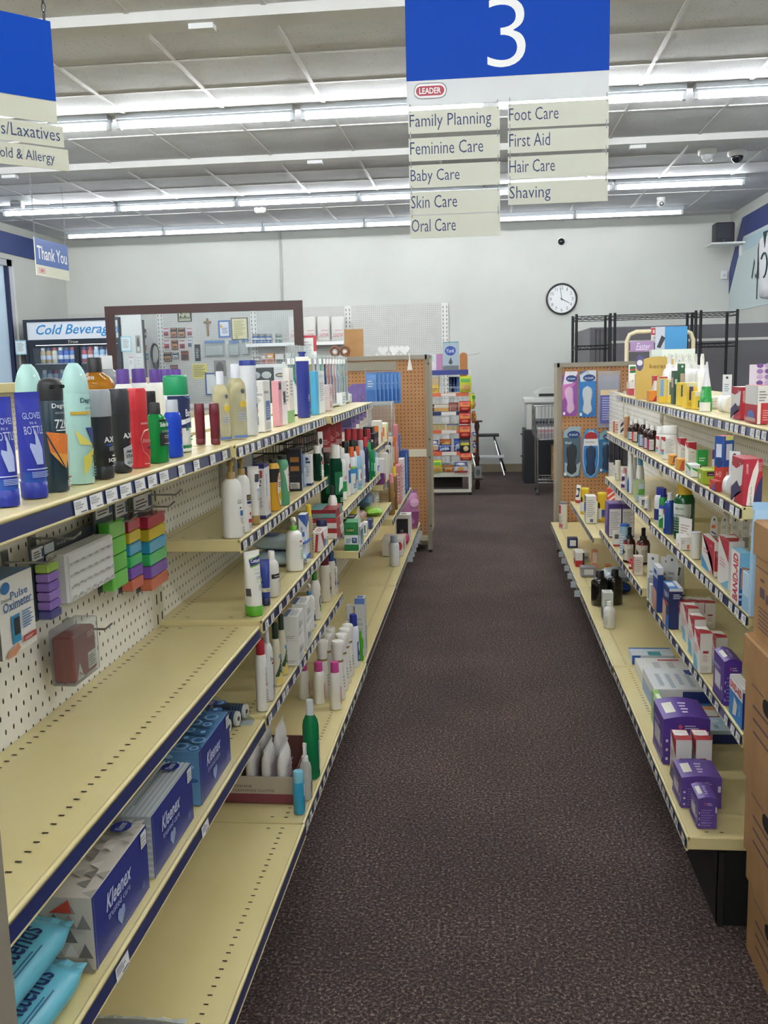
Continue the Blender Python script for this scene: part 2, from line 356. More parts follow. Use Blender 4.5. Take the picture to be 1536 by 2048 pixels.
def shelf(parent, s, xb, x, z, y0, y1, strip='navy', tags='full', seed=1, th=.034, holes=True):
    """deck with a rolled front lip from the back panel xb to the lip x"""
    b = MB(); g = .003; lo, hi = min(xb, x), max(xb, x)
    b.box(lo, hi, y0+g, y1-g, z-th+.003, z-.001, BEIGE, .002)
    xs = x-.006*s
    b.tube([(xs+.004*s, y0+g, z-.0042), (xs+.004*s, y1-g, z-.0042)], .0045, BEIGE, 8)
    b.tube([(x+.001*s, y0+g, z-th+.003), (x+.001*s, y1-g, z-th+.003)], .0035, BEIGE, 6)
    if holes:
        y = y0+.03
        while y < y1-.02:
            for xx in ((x-.05*s, xb+.03*s) if True else ()):
                b.quad((xx-.0045, y-.0018, z), (xx+.0045, y-.0018, z), (xx+.0045, y+.0018, z), (xx-.0045, y+.0018, z), HOLE)
            y += .0254
        for yy in (y0+.03, y1-.03):
            for xx in (x-.085*s, xb+.065*s):
                b.quad((xx-.0045, yy-.0018, z), (xx+.0045, yy-.0018, z), (xx+.0045, yy+.0018, z), (xx-.0045, yy+.0018, z), HOLE)
    o = b.build('shelf', parent); price_rail(o, s, x, z, y0, y1, strip, tags, seed); return o
def gondola(label, s, xb, y0, y1, top, base, shelves, endcap=False, basetags='full', basestrip='navy', peg=None, near_end=False):
    """one four foot section; s=+1 opens to +x; base=(lip x, z); shelves = list of (lip x, z, strip, tags)"""
    t = thing('gondola_section', label, 'shelving unit', (0, 0, 0), group=None); d = .018*s
    b = MB(); b.box(min(xb, xb-d), max(xb, xb-d), y0+.001, y1-.001, .1, top, peg or PEGW); b.build('back_panel', t)
    for yy in (y0+.001, y1-.031):
        b = MB(); b.box(min(xb-d, xb+d*.3), max(xb-d, xb+d*.3), yy, yy+.03, 0, top, mat('cfc9b2', .4))
        z = .3
        while z < top-.05: b.box(xb+d*.3-.0005, xb+d*.3+.0005, yy+.012, yy+.018, z, z+.025, DARKIN); z += .05
        b.build('upright', t)
    bx, bz = base
    o = shelf(t, s, xb, bx, bz, y0, y1, basestrip, basetags, int(y0*10)+3, .036); o.name = 'base_deck'
    b = MB(); kx = bx-.075*s; b.box(min(kx, kx-.012*s), max(kx, kx-.012*s), y0+.001, y1-.001, .0, bz-.036, mat('1b1917', .6)); b.build('kick_plate', t)
    if near_end:
        b = MB(); b.box(min(xb, kx), max(xb, kx), y0+.01, y0+.022, 0, bz-.036, DARKIN); b.build('base_end_panel', t)
    for i, (x, z, st, tg) in enumerate(shelves): shelf(t, s, xb, x, z, y0, y1, st, tg, int(y0*100)+i*7)
    return t
LZ = dict(L1=1.184, L2=.957, L3=.745, L3b=.757, L4=.508, L4b=.515, M1=.828, M2=.672, N1=.944, N2=.761, N3=.58, LB=.235)
RZ = dict(R1=1.197, R2=1.028, R3=.778, R4=.49, Q2=1.015, Q3=.792, Q4=.528, P4=.48, RB=.23)
XB, XR = -.80, .87
gondola('left shelving section nearest the camera, nearly empty, with tissue boxes on its lower shelf', 1, XB, .72, 2.2, 1.15, (-.455, LZ['LB']),
        [(-.60, LZ['L1'], 'navy', [(1.318, .046), (1.375, .048), (1.437, .046), (1.497, .05), (1.565, .048), (1.628, .045), (1.69, .05), (1.80, .04), (1.9, .04), (2.02, .04), (2.12, .04)]),
         (-.547, LZ['L3'], 'navy', []), (-.545, LZ['L4'], 'navy', [(1.22, .05), (1.65, .045)])], basetags=[], basestrip='navy')
gondola('left shelving section holding lotion bottles, second from the camera', 1, XB, 2.2, 3.5, 1.15, (-.458, LZ['LB']),
        [(-.585, LZ['L1'], 'navy_sheen', 'full'), (-.585, LZ['L2'], 'navy', 'full'), (-.54, LZ['L3b'], 'navy', 'full'), (-.542, LZ['L4b'], 'navy', 'full')])
gondola('left shelving section holding mouthwash and denture care, third from the camera', 1, XB, 3.5, 4.8, 1.15, (-.463, LZ['LB']),
        [(-.563, LZ['L1'], 'navy_sheen', 'full'), (-.528, LZ['M1'], 'navy', 'full'), (-.477, LZ['M2'], 'navy', 'full')], basetags=[])
gl3 = gondola('left shelving section farthest down the aisle, against the brown end panel', 1, XB, 4.8, 6.1, 1.15, (-.466, LZ['LB']),
        [(-.551, LZ['N1'], 'navy', [(5.3, .02)]), (-.515, LZ['N2'], 'navy', 'full'), (-.473, LZ['N3'], 'navy', 'full')])
gondola('right shelving section nearest the camera, holding bandage boxes', -1, XR, 2.19, 3.5, 1.17, (.476, RZ['RB']),
        [(.65, RZ['R1'], 'navy_sheen', 'full'), (.578, RZ['R2'], 'navy', 'full'), (.60, RZ['R3'], 'navy', 'full'), (.596, RZ['R4'], 'navy', 'full')], near_end=True)
gondola('right shelving section holding pill bottles and sprays, second from the camera', -1, XR, 3.5, 4.8, 1.17, (.473, RZ['RB']),
        [(.65, RZ['R1'], 'navy_sheen', 'full'), (.604, RZ['Q2'], 'navy', 'full'), (.60, RZ['Q3'], 'navy', 'full'), (.575, RZ['Q4'], 'navy', 'full')])
gr3 = gondola('right shelving section farthest down the aisle, beside the insole display panel', -1, XR, 4.8, 6.1, 1.17, (.471, RZ['RB']),
        [(.545, RZ['P4'], 'navy', 'full')])
# short filler decks up to the end panels
for s, xb, bx, lab in ((1, XB, -.467, 'left'), (-1, XR, .471, 'right')):
    t = gl3 if s > 0 else gr3
    o = shelf(t, s, xb, bx, LZ['LB'] if s > 0 else RZ['RB'], 6.1, 6.80, 'navy', 'full', 55+s); o.name = 'base_deck'
    b = MB(); kx = bx-.075*s; b.box(min(kx, kx-.012*s), max(kx, kx-.012*s), 6.1, 6.80, 0, .2, mat('1b1917', .6)); b.build('kick_plate', t)
    b = MB(); b.box(min(xb, xb-.02*s), max(xb, xb-.02*s), 6.118, 6.80, 0, 1.15, PEGW); b.build('back_panel', t)
# end panels of brown pegboard facing the camera
def endpanel(label, x0, x1, y, top, bar=None):
    t = thing('endcap_fixture', label, 'display panel'); PW = .03
    b = MB(); b.box(x0+PW, x1-PW, y, y+.012, .12, top-.03, PEGBROWN); b.build('pegboard_panel', t)
    for x in (x0, x1-PW):
        b = MB(); b.box(x, x+PW*.45, y-.012, y+.03, 0.02, top, TAUPE); b.box(x+PW*.45, x+PW, y-.006, y+.03, .02, top, TAUPE); b.build('post', t)
        b = MB(); b.cyl(x+PW/2, y+.01, 0, .02, .014, 'black', 10); b.build('foot', t)
    b = MB(); b.box(x0, x1, y-.012, y+.34, top-.03, top, TAUPE); b.build('top_cap', t)
    b = MB(); b.box(x0+.02, x1-.02, y+.03, y+.34, .06, .14, BEIGE); b.build('rear_base', t)
    b = MB(); b.box(x0+PW, x1-PW, y-.004, y+.012, .085, .125, mat('c8c0a2', .4)); b.build('bottom_rail', t)
    for x in (x0, x1-.02):
        b = MB(); b.box(x, x+.02, y+.03, y+.34, .14, top-.03, mat('b9ad90', .5)); b.build('side_panel', t)
    if bar: b = MB(); b.box(x0+PW, x1-PW, y-.003, y, bar[0], bar[1], mat('d3cdb6', .4)); b.build('cross_rail', t)
    return t
ep = endpanel('tall brown pegboard end panel with taupe posts, at far end of the left shelves', -1.16, -.385, 6.87, 1.432, (.705, .76))
b = MB(); b.box(-1.11, -.62, 6.862, 6.866, 1.33, 1.392, TAUPE); b.cyl(-.645, 6.861, 0, 0, .001, TAUPE, 3); b.build('header_plate', ep)
for z in (1.37, .83, .70, .2):
    b = MB(); b.disc((-.392, 6.857, z), .007, (0, -1, 0), 'dgrey', 10, .003); b.build('screw', ep)
ep2 = endpanel('brown pegboard end panel hung with insole packs, at far end of the right shelves', .515, 1.30, 6.84, 1.352)
# near end of the left run: a taupe post at the photographer's left
t = thing('endcap_fixture', 'taupe end post at the lower left edge of the picture, before the tissue boxes', 'display panel')
b = MB(); b.box(-.80, -.398, .62, .70, 0, 1.2, TAUPE, .004); b.build('side_panel', t); b = MB(); b.box(-.85, -.39, .5, .62, 0, .1, TAUPE); b.build('base', t)
# far side of the left gondola: its other face towards the next aisle
t = thing('gondola_section', 'back of the left shelving run, facing the next aisle', 'shelving unit')
b = MB(); b.box(-.837, -.821, .72, 6.1, .1, 1.15, PEGW); b.build('back_panel', t)
for z, x in ((1.184, -1.10), (.8, -1.12), (.235, -1.25)):
    b = MB(); b.box(x, -.838, .75, 6.08, z-.03, z, BEIGE); b.build('shelf' if z > .3 else 'base_deck', t)
b = MB(); b.box(-1.17, -1.155, .75, 6.08, 0, .205, mat('1b1917', .6)); b.build('kick_plate', t)
t = thing('gondola_section', 'back of the right shelving run, facing away from the aisle', 'shelving unit')
b = MB(); b.box(.891, .908, 2.19, 6.1, .1, 1.17, PEGW); b.build('back_panel', t)
for z, x in ((1.197, 1.15), (.235, 1.3)):
    b = MB(); b.box(.909, x, 2.2, 6.08, z-.03, z, BEIGE); b.build('shelf' if z > .3 else 'base_deck', t)
b = MB(); b.box(1.2, 1.215, 2.2, 6.08, 0, .205, mat('1b1917', .6)); b.build('kick_plate', t)
# gondola of the next aisle, seen only as a beige top edge behind the spray cans
t = thing('gondola_section', 'beige shelving run across the next aisle, only its top edge showing behind the spray cans', 'shelving unit')
b = MB(); b.box(-2.78, -2.76, 2.6, 7.6, .1, 1.27, PEGW); b.build('back_panel', t)
b = MB(); b.box(-2.95, -2.55, 2.6, 7.6, 1.27, 1.315, BEIGE); b.build('top_cap', t)
for z, x in ((.9, -2.5), (.6, -2.45), (.235, -2.4)):
    b = MB(); b.box(-2.759, x, 2.6, 7.6, z-.03, z, BEIGE); b.build('shelf' if z > .3 else 'base_deck', t)
b = MB(); b.box(-2.5, -2.485, 2.6, 7.6, 0, .205, mat('1b1917', .6)); b.build('kick_plate', t)

# ------------------------------------------------------------------ hanging signs
SY = 2.9
BLUEP = mat('0f49b6', .5, spec=.12); SIGNW = mat('d6dadb', .35); SLAT = mat('cfd0bf', .4); INK = mat('26386b', .5)
def capsule(b, fn, cx, cy, wd, ht, mt, n=10):
    r = ht/2; pts = []
    for sx, a0 in ((1, -PI/2), (-1, PI/2)):
        for k in range(n+1):
            a = a0+PI*k/n; pts.append((cx+sx*(wd/2-r)+r*math.cos(a), cy+r*math.sin(a)))
    b.mapped(pts, [tuple(range(len(pts)))], fn, mt)
def lead_logo(b, fn, cx, cy, wd, ht, e):
    R1 = mat('b0233f', .4)
    for i, (k, m_) in enumerate(((1, R1), (.93, mat('f2f0ef', .4)), (.84, R1))): capsule(b, fn(i*e), cx, cy, wd-(1-k)*ht*1.1, ht*k if i else ht, m_) if i < 2 else capsule(b, fn(i*e), cx, cy, wd*.86, ht*.62, m_)
    b.text('LEADER', fn(3*e), cx, cy, wd*.66, ht*.38, mat('f6f4f2', .4), 0, .02)
def hang_sign(label, origin, dirx, zt, slats, number, gap_slat, zb, zw, split):
    """header panel with slats hung under it; origin = left end, dirx = horizontal direction of the text"""
    t = thing('aisle_sign', label, 'sign', (0, 0, 0)); O = Vector(origin); D = Vector(dirx).normalized(); N = Vector((D.y, -D.x, 0))
    P = lambda e: (lambda u, v: O + D*u + Vector((0, 0, v)) + N*e)
    def panel(u0, u1, z0, z1, mt, name, th=.006):
        b = MB(); q = [P(0)(u, v) for u, v in ((u0, z0), (u1, z0), (u1, z1), (u0, z1))]; r = [p - N*th for p in q]
        b.add(q+r, [(0, 1, 2, 3), (7, 6, 5, 4), (0, 4, 5, 1), (1, 5, 6, 2), (2, 6, 7, 3), (3, 7, 4, 0)], mt); return b
    wd = .575
    b = panel(0, wd, zw, zt, SIGNW, 'header'); b.mapped([(.0, zb), (wd, zb), (wd, zt), (0, zt)], [(0, 1, 2, 3)], P(.0006), BLUEP)
    if number: b.text(number, P(.0012), *number_box, mat('f4f4f2', .35), 0, -.012)
    lead_logo(b, P, .068, zw+.04, .095, .043, .0006) if number else None
    b.build('header_panel', t)
    for (u0, u1, z0, z1, st, tw, th) in slats:
        b = panel(u0, u1, z0, z1, SLAT, 'slat', .003)
        if st: b.text(st, P(.0006), u0+.0+tw/2+.004, (z0+z1)/2-.002+(.006 if 'g' not in st and 'y' not in st and '&' not in st else 0), tw, th, INK, 0, -.004)
        b.build('category_slat', t)
    return t, P
z0 = 2.171
number_box = (.290, 2.275, .108, .168)
number_box = (.287, 2.288, .108, .186)
slL = [('Family Planning', .236, .045), ('Feminine Care', .212, .036), ('Baby Care', .143, .043), ('Skin Care', .135, .036), ('Oral Care', .13, .036)]
slR = [('Foot Care', .14, .035), ('First Aid', .116, .036), ('Hair Care', .13, .035), ('Shaving', .118, .045)]
slats = []
for k, (st, tw, th) in enumerate(slL):
    zt_ = [2.090, 2.013, 1.938, 1.862, 1.795][k]; slats.append((.003, .267, zt_-.064, zt_, st, tw, th))
for k, (st, tw, th) in enumerate(slR):
    zt_ = [2.094, 2.021, 1.949, 1.877][k]; slats.append((.29, .575, zt_-.066 if k == 0 else zt_-.062, zt_, st, tw, th))
t, P = hang_sign('blue and white hanging aisle sign with a large white numeral three', (-.215, SY, 0), (1, 0, 0), 2.56, slats, '3', 0, z0, 2.102, .277)
def chain(b, p, q, r=.006, mt=STEEL):
    p, q = Vector(p), Vector(q); n = max(2, int((q-p).length/(r*2.6)))
    for i in range(n):
        c = p+(q-p)*((i+.5)/n); u = Vector((1, 0, 0)) if i % 2 else Vector((0, 1, 0))
        b.tube([c+u*r*.6*math.cos(2*PI*k/8)+Vector((0, 0, 1))*r*1.6*math.sin(2*PI*k/8) for k in range(8)], r*.22, mt, 5, True)
for u in (.03, .545): b = MB(); chain(b, P(-.003)(u, 2.562), P(-.003)(u, 3.044)); b.build('chain', t)
for (u0, u1, za, zb_, *_r) in slats:
    for u in (u0+.006, u1-.006): b = MB(); b.tube([P(.0)(u, zb_-.006), P(.004)(u, zb_+.004), P(0)(u, zb_+.018)], .0012, STEEL, 5); b.build('hook', t)
D2 = Vector((.69, .724, 0)); E2 = at(106, 120, y=2.72)
o2 = E2 - D2*.575; zz = lambda v: at(112, v, y=2.72).z
sl2 = [(.003, .575, zz(248), zz(203), '', 0, 0), (.29, .590, zz(293)-.002, zz(252), 'Antacids/Laxatives', .285, .034), (.003, .27, zz(293)-.002, zz(252), '', 0, 0), (.29, .60, zz(341), zz(298), 'Cough, Cold & Allergy', .265, .036), (.003, .27, zz(341), zz(298), '', 0, 0)]
number_box = (0, 0, 0, 0)
t2, P2 = hang_sign('blue and cream hanging aisle sign cut off at the upper left edge', (o2.x, o2.y, 0), D2, zz(42), sl2, '', 0, zz(203), zz(204), 0)
b = MB(); chain(b, P2(-.003)(.56, zz(42)), P2(-.003)(.56, 3.044), .009, mat('3c3c40', .4, .6)); b.build('chain', t2)
b = MB(); chain(b, P2(-.003)(.03, zz(42)), P2(-.003)(.03, 3.044), .009, mat('3c3c40', .4, .6)); b.build('chain', t2)
# thank you sign further back
TY0 = at(68, 474, y=7.8); TY1 = at(134, 489, y=7.8*1.077)
D3 = (TY1-TY0); D3.z = 0; L3w = D3.length; D3.normalize(); N3 = Vector((D3.y, -D3.x, 0))
za = TY0.z; zb3 = at(72, 535, y=7.8).z; zc3 = at(73, 550, y=7.8).z
t = thing('hanging_sign', 'small blue hanging sign thanking customers, near the left window', 'sign')
PT = lambda e: (lambda u, v: Vector((TY0.x, TY0.y, 0)) + D3*u + Vector((0, 0, v)) + N3*e)
zm = at(73, 528, y=7.8).z
b = MB(); q = [PT(0)(u, v) for u, v in ((0, zc3), (L3w, zc3), (L3w, za), (0, za))]; r = [p-N3*.006 for p in q]
b.add(q+r, [(0, 1, 2, 3), (7, 6, 5, 4), (0, 4, 5, 1), (1, 5, 6, 2), (2, 6, 7, 3), (3, 7, 4, 0)], mat('d9d9c4', .4))
b.mapped([(0, zm), (L3w, zm), (L3w, za), (0, za)], [(0, 1, 2, 3)], PT(.001), mat('3f63a8', .4))
b.text('Thank You', PT(.002), L3w*.5, zm+(za-zm)*.47, L3w*.9, (za-zm)*.5, mat('f2f2ee', .4), 0, .012)
for k, c in ((1, 'c8757a'), (.8, 'f0e9df'), (.62, 'c8757a')): b.mapped([(L3w*.16+sx*L3w*.085*k, (zc3+zm)/2+sy*.022*k) for sx, sy in ((-1, -1), (1, -1), (1, 1), (-1, 1))], [(0, 1, 2, 3)], PT(.003-k*.001), mat(c))
b.build('sign_board', t)
for u in (.02, L3w-.02): b = MB(); chain(b, PT(-.003)(u, za), PT(-.003)(u, 2.985), .009, mat('8c8e92', .4, .6)); b.build('chain', t)

# ------------------------------------------------------------------ stacked cardboard boxes at the right
INKB = mat('5d4a4f', .8)
def file_box(z, x, label, detail):
    t = thing('file_box', label, 'cardboard box', (0, 0, 0), group='stacked cardboard file boxes'); xa, xb_, ya, yb, h = x, x+.32, 1.66, 2.12, .252
    b = MB(); b.box(xa+.006, xb_-.006, ya+.006, yb-.006, z, z+h-.075, KRAFT)
    fn = lambda u, v: (xa+.0055, u, v)
    hy = 1.935
    if detail != 'print':
        b.mapped([(hy+.045*math.copysign(abs(math.cos(a))**.6, math.cos(a)), z+.135+.018*math.copysign(abs(math.sin(a))**.8, math.sin(a))) for a in [2*PI*k/16 for k in range(16)]][::-1], [tuple(range(16))], fn, DARKIN)
        b.mapped([(hy+.13, z+.153), (hy+.13, z+.150), (hy+.04, z+.150), (hy+.04, z+.153)], [(0, 1, 2, 3)], fn, INKB)
        for k in range(3): b.mapped([(2.05-k*.004, z+.11-k*.028), (2.05-k*.004, z+.104-k*.028), (1.93-k*.02, z+.104-k*.028), (1.93-k*.02, z+.11-k*.028)], [(0, 1, 2, 3)], fn, INKB)
    else:
        b.mapped([(2.11, z+.153), (2.11, z+.150), (1.90, z+.150), (1.90, z+.153)], [(0, 1, 2, 3)], fn, INKB)
        for zz_, y0_, y1_, hh in ((.125, 2.075, 2.045, .006), (.09, 2.075, 2.04, .022), (.085, 2.03, 2.0, .02)): b.mapped([(y0_, z+zz_+hh), (y0_, z+zz_), (y1_, z+zz_), (y1_, z+zz_+hh)], [(0, 1, 2, 3)], fn, INKB)
        for k in range(6): b.mapped([(2.08, z+.068-k*.009), (2.08, z+.065-k*.009), (1.93, z+.065-k*.009), (1.93, z+.068-k*.009)], [(0, 1, 2, 3)], fn, INKB)
    b.build('carton_body', t)
    b = MB(); b.box(xa, xb_, ya, yb, z+h-.078, z+h, KRAFT, .004); b.build('lid', t); return t
file_box(.0, .592, 'bottom cardboard file box of the stack, resting on the carpet', 'handle')
file_box(.253, .578, 'second lowest cardboard file box, level with the shelf of purple boxes', 'handle')
file_box(.506, .570, 'second highest cardboard file box, under the one with the blue pouch behind', 'handle')
file_box(.759, .583, 'topmost cardboard file box of the stack, printed side towards the aisle', 'print')
# ------------------------------------------------------------------ builders for the goods
# a decal list prints on a surface in its own coordinates: ('r',u0,u1,v0,v1,c) ('e',u,v,ru,rv,c) ('p',points,c) ('t',text,u,v,w,h,c,shear,bold,rot) ('l',u0,u1,v0,v1,n,c) = lines of small print
def decals(b, fn, decs, curved=False):
    k = 0
    for d in decs:
        k += 1; e = .00035*k+(.0003 if curved else 0); f = fn(e+(.0004 if curved and d[0] == 't' else 0)); o = d[0]
        if o == 'r' or o == 'l':
            u0, u1, v0, v1 = d[1:5]; rows = [(v0, v1, u1)] if o == 'r' else [(v0+(v1-v0)*i/d[5], v0+(v1-v0)*(i+.45)/d[5], u0+(u1-u0)*(.7+.3*((i*37+int(u0*9)) % 5)/4)) for i in range(d[5])]
            c = d[-1]; n = max(2, math.ceil(abs(u1-u0)*14)) if curved else 1
            for a, z, ue in rows:
                vs = [p for i in range(n+1) for p in ((u0+(ue-u0)*i/n, a), (u0+(ue-u0)*i/n, z))]
                b.mapped(vs, [(2*i, 2*i+2, 2*i+3, 2*i+1) for i in range(n)], f, c)
        elif o == 'e':
            u, v, ru, rv, c = d[1:6]; n = 20; vs = [(u, v)]+[(u+ru*math.cos(2*PI*i/n), v+rv*math.sin(2*PI*i/n)) for i in range(n)]
            if curved:
                vs = [(u+ru*k_*math.cos(2*PI*i/n), v+rv*k_*math.sin(2*PI*i/n)) for k_ in (0, .33, .67, 1) for i in range(n)]
                b.mapped(vs, [(r_*n+i, r_*n+(i+1) % n, r_*n+n+(i+1) % n, r_*n+n+i) for r_ in range(3) for i in range(n)], f, c)
            else: b.mapped(vs, [(0, 1+i, 1+(i+1) % n) for i in range(n)], f, c)
        elif o == 'p':
            tri = [(d[1][0], d[1][i], d[1][i+1]) for i in range(1, len(d[1])-1)]
            if curved:
                for _ in range(2):
                    nt_ = []
                    for p, q, r in tri:
                        m1, m2, m3 = [((a[0]+c_[0])/2, (a[1]+c_[1])/2) for a, c_ in ((p, q), (q, r), (r, p))]; nt_ += [(p, m1, m3), (m1, q, m2), (m3, m2, r), (m1, m2, m3)]
                    tri = nt_
            for t3 in tri: b.mapped(t3, [(0, 1, 2)], f, d[2])
        elif o == 't':
            _, s, u, v, w_, h_, c = d[:7]; x = list(d[7:])+[0, 0, 0]
            b.text(s, f, u, v, w_, h_, c, x[0], x[1], x[2])
def carton(name, cat, label, loc, w, d, h, base, decs=(), rz=0., group=None, rot=None, ch=.0008):
    """printed box; decs = {'F': [...], 'L': [...], 'R': [...], 'T': [...]} in 0..1 coordinates of each face"""
    b = MB(); b.box(-w/2, w/2, -d/2, d/2, 0, h, base, ch)
    faces = {'F': lambda e: (lambda u, v: ((u-.5)*w, -d/2-e, v*h)), 'B': lambda e: (lambda u, v: ((.5-u)*w, d/2+e, v*h)), 'L': lambda e: (lambda u, v: (-w/2-e, (.5-u)*d, v*h)),
             'R': lambda e: (lambda u, v: (w/2+e, (u-.5)*d, v*h)), 'T': lambda e: (lambda u, v: ((u-.5)*w, (v-.5)*d, h+e))}
    for k, ds in dict(decs).items(): decals(b, faces[k], ds)
    o = b.build(name, None, loc, rz, rot); return tag(o, label, cat, group)
def surf(pts):                                               # point on a lofted bottle: u = -1..1 across the front half, v = 0..1 of the height
    z0, z1 = pts[0][0], pts[-1][0]
    def f(e):
        def g(u, v):
            z = z0+(z1-z0)*v; i = 0
            while i < len(pts)-2 and pts[i+1][0] < z: i += 1
            (za, a0, b0, p0), (zb, a1, b1, p1) = pts[i], pts[i+1]; k = 0 if zb == za else min(1, max(0, (z-za)/(zb-za)))
            a, bb, p = a0+(a1-a0)*k, b0+(b1-b0)*k, p0+(p1-p0)*k; th = u*PI/2
            return ((a+e)*spow(math.sin(th), 2/p), -(bb+e)*spow(math.cos(th), 2/p), z)
        return g
    return f
def P_(H, W, D, rows): return [(t*H, a*W/2, bb*D/2, p) for t, a, bb, p in rows]
def goods(kind, name, label, cat, loc, W, D, H, c, decs=(), rz=0., group=None, rot=None, band=()):
    """c = (body colour or material, cap colour, third colour); W = width across the printed front, D = depth, H = height"""
    t = thing(name, label, cat, loc, rz, group, rot); body, cap, c3 = (list(c)+[None, None, None])[:3]
    R = lambda rows: P_(H, W, D, rows)
    def part(pn, rows, m_, ds=None, n=24, caps=(True, True)):
        b = MB(); b.prof(R(rows), m_, n, caps=caps)
        if ds: decals(b, surf(R(rows)), ds, True)
        return b.build(pn, t)
    if kind == 'can':                                        # spray can with a straight cap; c3 = rim
        part('can_body', [(0, .94, .94, 2), (.012, 1, 1, 2), (.70, 1, 1, 2), (.735, .97, .97, 2), (.75, .9, .9, 2)], body, decs); part('cap', [(.74, .93, .93, 2), (.75, .95, .95, 2), (.965, .93, .93, 2), (.99, .87, .87, 2), (1, .78, .78, 2)], cap)
    elif kind == 'dome':                                     # deodorant spray with a sculpted dome
        part('can_body', [(0, .95, .95, 2), (.01, 1, 1, 2), (.74, 1, 1, 2), (.755, .96, .96, 2)], body, decs)
        o = part('cap', [(.75, .99, .99, 2), (.80, 1.0, 1.0, 2), (.86, .93, .9, 2.2), (.93, .74, .68, 2.4), (.975, .52, .46, 2.5), (1, .32, .28, 2.3)], cap)
        b = MB(); r = W*.055; b.ball((0, -D*.37, H*.90), r, mat(c3 or 'd7ebe6', .3), 12, 8, (1, .6, 1.1)); b.build('spray_button', o)
    elif kind == 'round':                                    # body spray with rounded slotted cap
        part('can_body', [(0, .96, .96, 2), (.01, 1, 1, 2), (.80, 1, 1, 2), (.805, .98, .98, 2)], body, decs)
        o = part('cap', [(.80, 1.0, 1.0, 2), (.89, 1.03, 1.03, 2), (.94, .98, .98, 2), (.975, .82, .82, 2), (.995, .5, .5, 2), (1, .2, .2, 2)], cap)
        b = MB(); b.box(-W*.36, W*.36, -D*.50, -D*.44, H*.905, H*.935, 'black', .002); b.build('nozzle_slot', o)
    elif kind == 'stick':                                    # deodorant stick: oval body, waist, cap
        part('stick_body', [(0, .86, .86, 2.6), (.02, .92, .92, 2.6), (.13, .95, .95, 2.6), (.145, .84, .84, 2.6), (.16, .95, .95, 2.6), (.4, .92, .92, 2.6), (.70, 1, 1, 2.6)], body, decs)
        part('cap', [(.70, 1.0, 1.0, 2.6), (.72, 1.03, 1.03, 2.6), (.97, .98, .98, 2.8), (1, .9, .86, 2.8)], cap)
    elif kind == 'stick2':
        part('stick_body', [(0, .97, .97, 2.8), (.10, 1, 1, 2.8), (.72, .97, .97, 2.8)], body, decs); part('cap', [(.72, .99, .99, 2.8), (.96, .97, .97, 3), (1, .86, .84, 3)], cap)
    elif kind == 'pump':                                     # lotion pump bottle
        part('bottle_body', [(0, .9, .9, 2.6), (.015, .99, .99, 2.6), (.05, 1, 1, 2.6), (.62, .96, .96, 2.6), (.70, .88, .86, 2.4), (.745, .62, .62, 2.2), (.76, .46, .5, 2)], body, decs)
        part('collar', [(.755, .44, .5, 2), (.84, .42, .48, 2), (.845, .38, .43, 2)], cap)
        o = part('pump_head', [(.84, .2, .23, 2), (.92, .2, .23, 2), (.925, .34, .4, 2), (.985, .32, .38, 2), (1, .24, .3, 2)], c3 or cap)
        b = MB(); b.tube([(0, -D*.1, H*.965), (0, -D*.55, H*.968), (0, -D*.72, H*.945)], W*.07, mat(c3 or cap) if isinstance(c3 or cap, str) else (c3 or cap)); b.build('spout', o)
    elif kind == 'flat':                                     # oval bottle, screw cap
        part('bottle_body', [(0, .92, .92, 2.8), (.012, 1, 1, 2.8), (.66, 1, 1, 2.8), (.74, .9, .9, 2.5), (.80, .6, .62, 2.2), (.815, .44, .5, 2)], body, decs); part('cap', [(.80, .48, .56, 2), (.985, .45, .53, 2), (1, .38, .45, 2)], cap)
    elif kind == 'wide':                                     # straight bottle under a wide cap
        part('bottle_body', [(0, .93, .93, 2.5), (.012, 1, 1, 2.5), (.70, 1, 1, 2.5), (.77, .86, .86, 2.2), (.79, .7, .74, 2)], body, decs); part('cap', [(.785, .74, .78, 2), (.98, .72, .76, 2), (1, .66, .7, 2)], cap)
    elif kind == 'flare':                                    # slim bottle under a wide flared cap
        part('bottle_body', [(0, .84, .84, 2.3), (.015, .92, .92, 2.3), (.25, .92, .92, 2.3), (.66, .74, .74, 2.1), (.72, .70, .70, 2)], body, decs); part('cap', [(.715, .74, .74, 2), (.80, .80, .80, 2), (.95, 1.0, 1.0, 2), (.98, .98, .98, 2), (1, .88, .88, 2)], cap)
    elif kind == 'taper':                                    # slim bottle narrowing to its cap
        part('bottle_body', [(0, .9, .9, 2.4), (.015, 1, 1, 2.4), (.3, 1, 1, 2.4), (.6, .82, .86, 2.3), (.74, .62, .7, 2.1), (.76, .5, .56, 2)], body, decs); part('cap', [(.75, .58, .66, 2), (.985, .52, .6, 2), (1, .46, .53, 2)], cap)
    elif kind == 'jar':                                      # pill bottle
        part('bottle_body', [(0, .94, .94, 2), (.015, 1, 1, 2), (.68, 1, 1, 2), (.745, .9, .9, 2), (.765, .8, .8, 2)], body, decs); part('cap', [(.76, .94, .94, 2), (.98, .93, .93, 2), (1, .87, .87, 2)], cap)
    elif kind == 'powder':                                   # flat powder bottle with low shaker lid
        part('bottle_body', [(0, .95, .95, 3), (.015, 1, 1, 3), (.80, 1, 1, 3), (.87, .9, .9, 2.6), (.91, .74, .78, 2.2), (.925, .7, .74, 2.2)], body, decs); part('lid', [(.922, .72, .8, 2.2), (.985, .72, .8, 2.2), (1, .66, .74, 2.2)], cap)
    elif kind == 'tall':                                     # plain cylinder with a flat lid
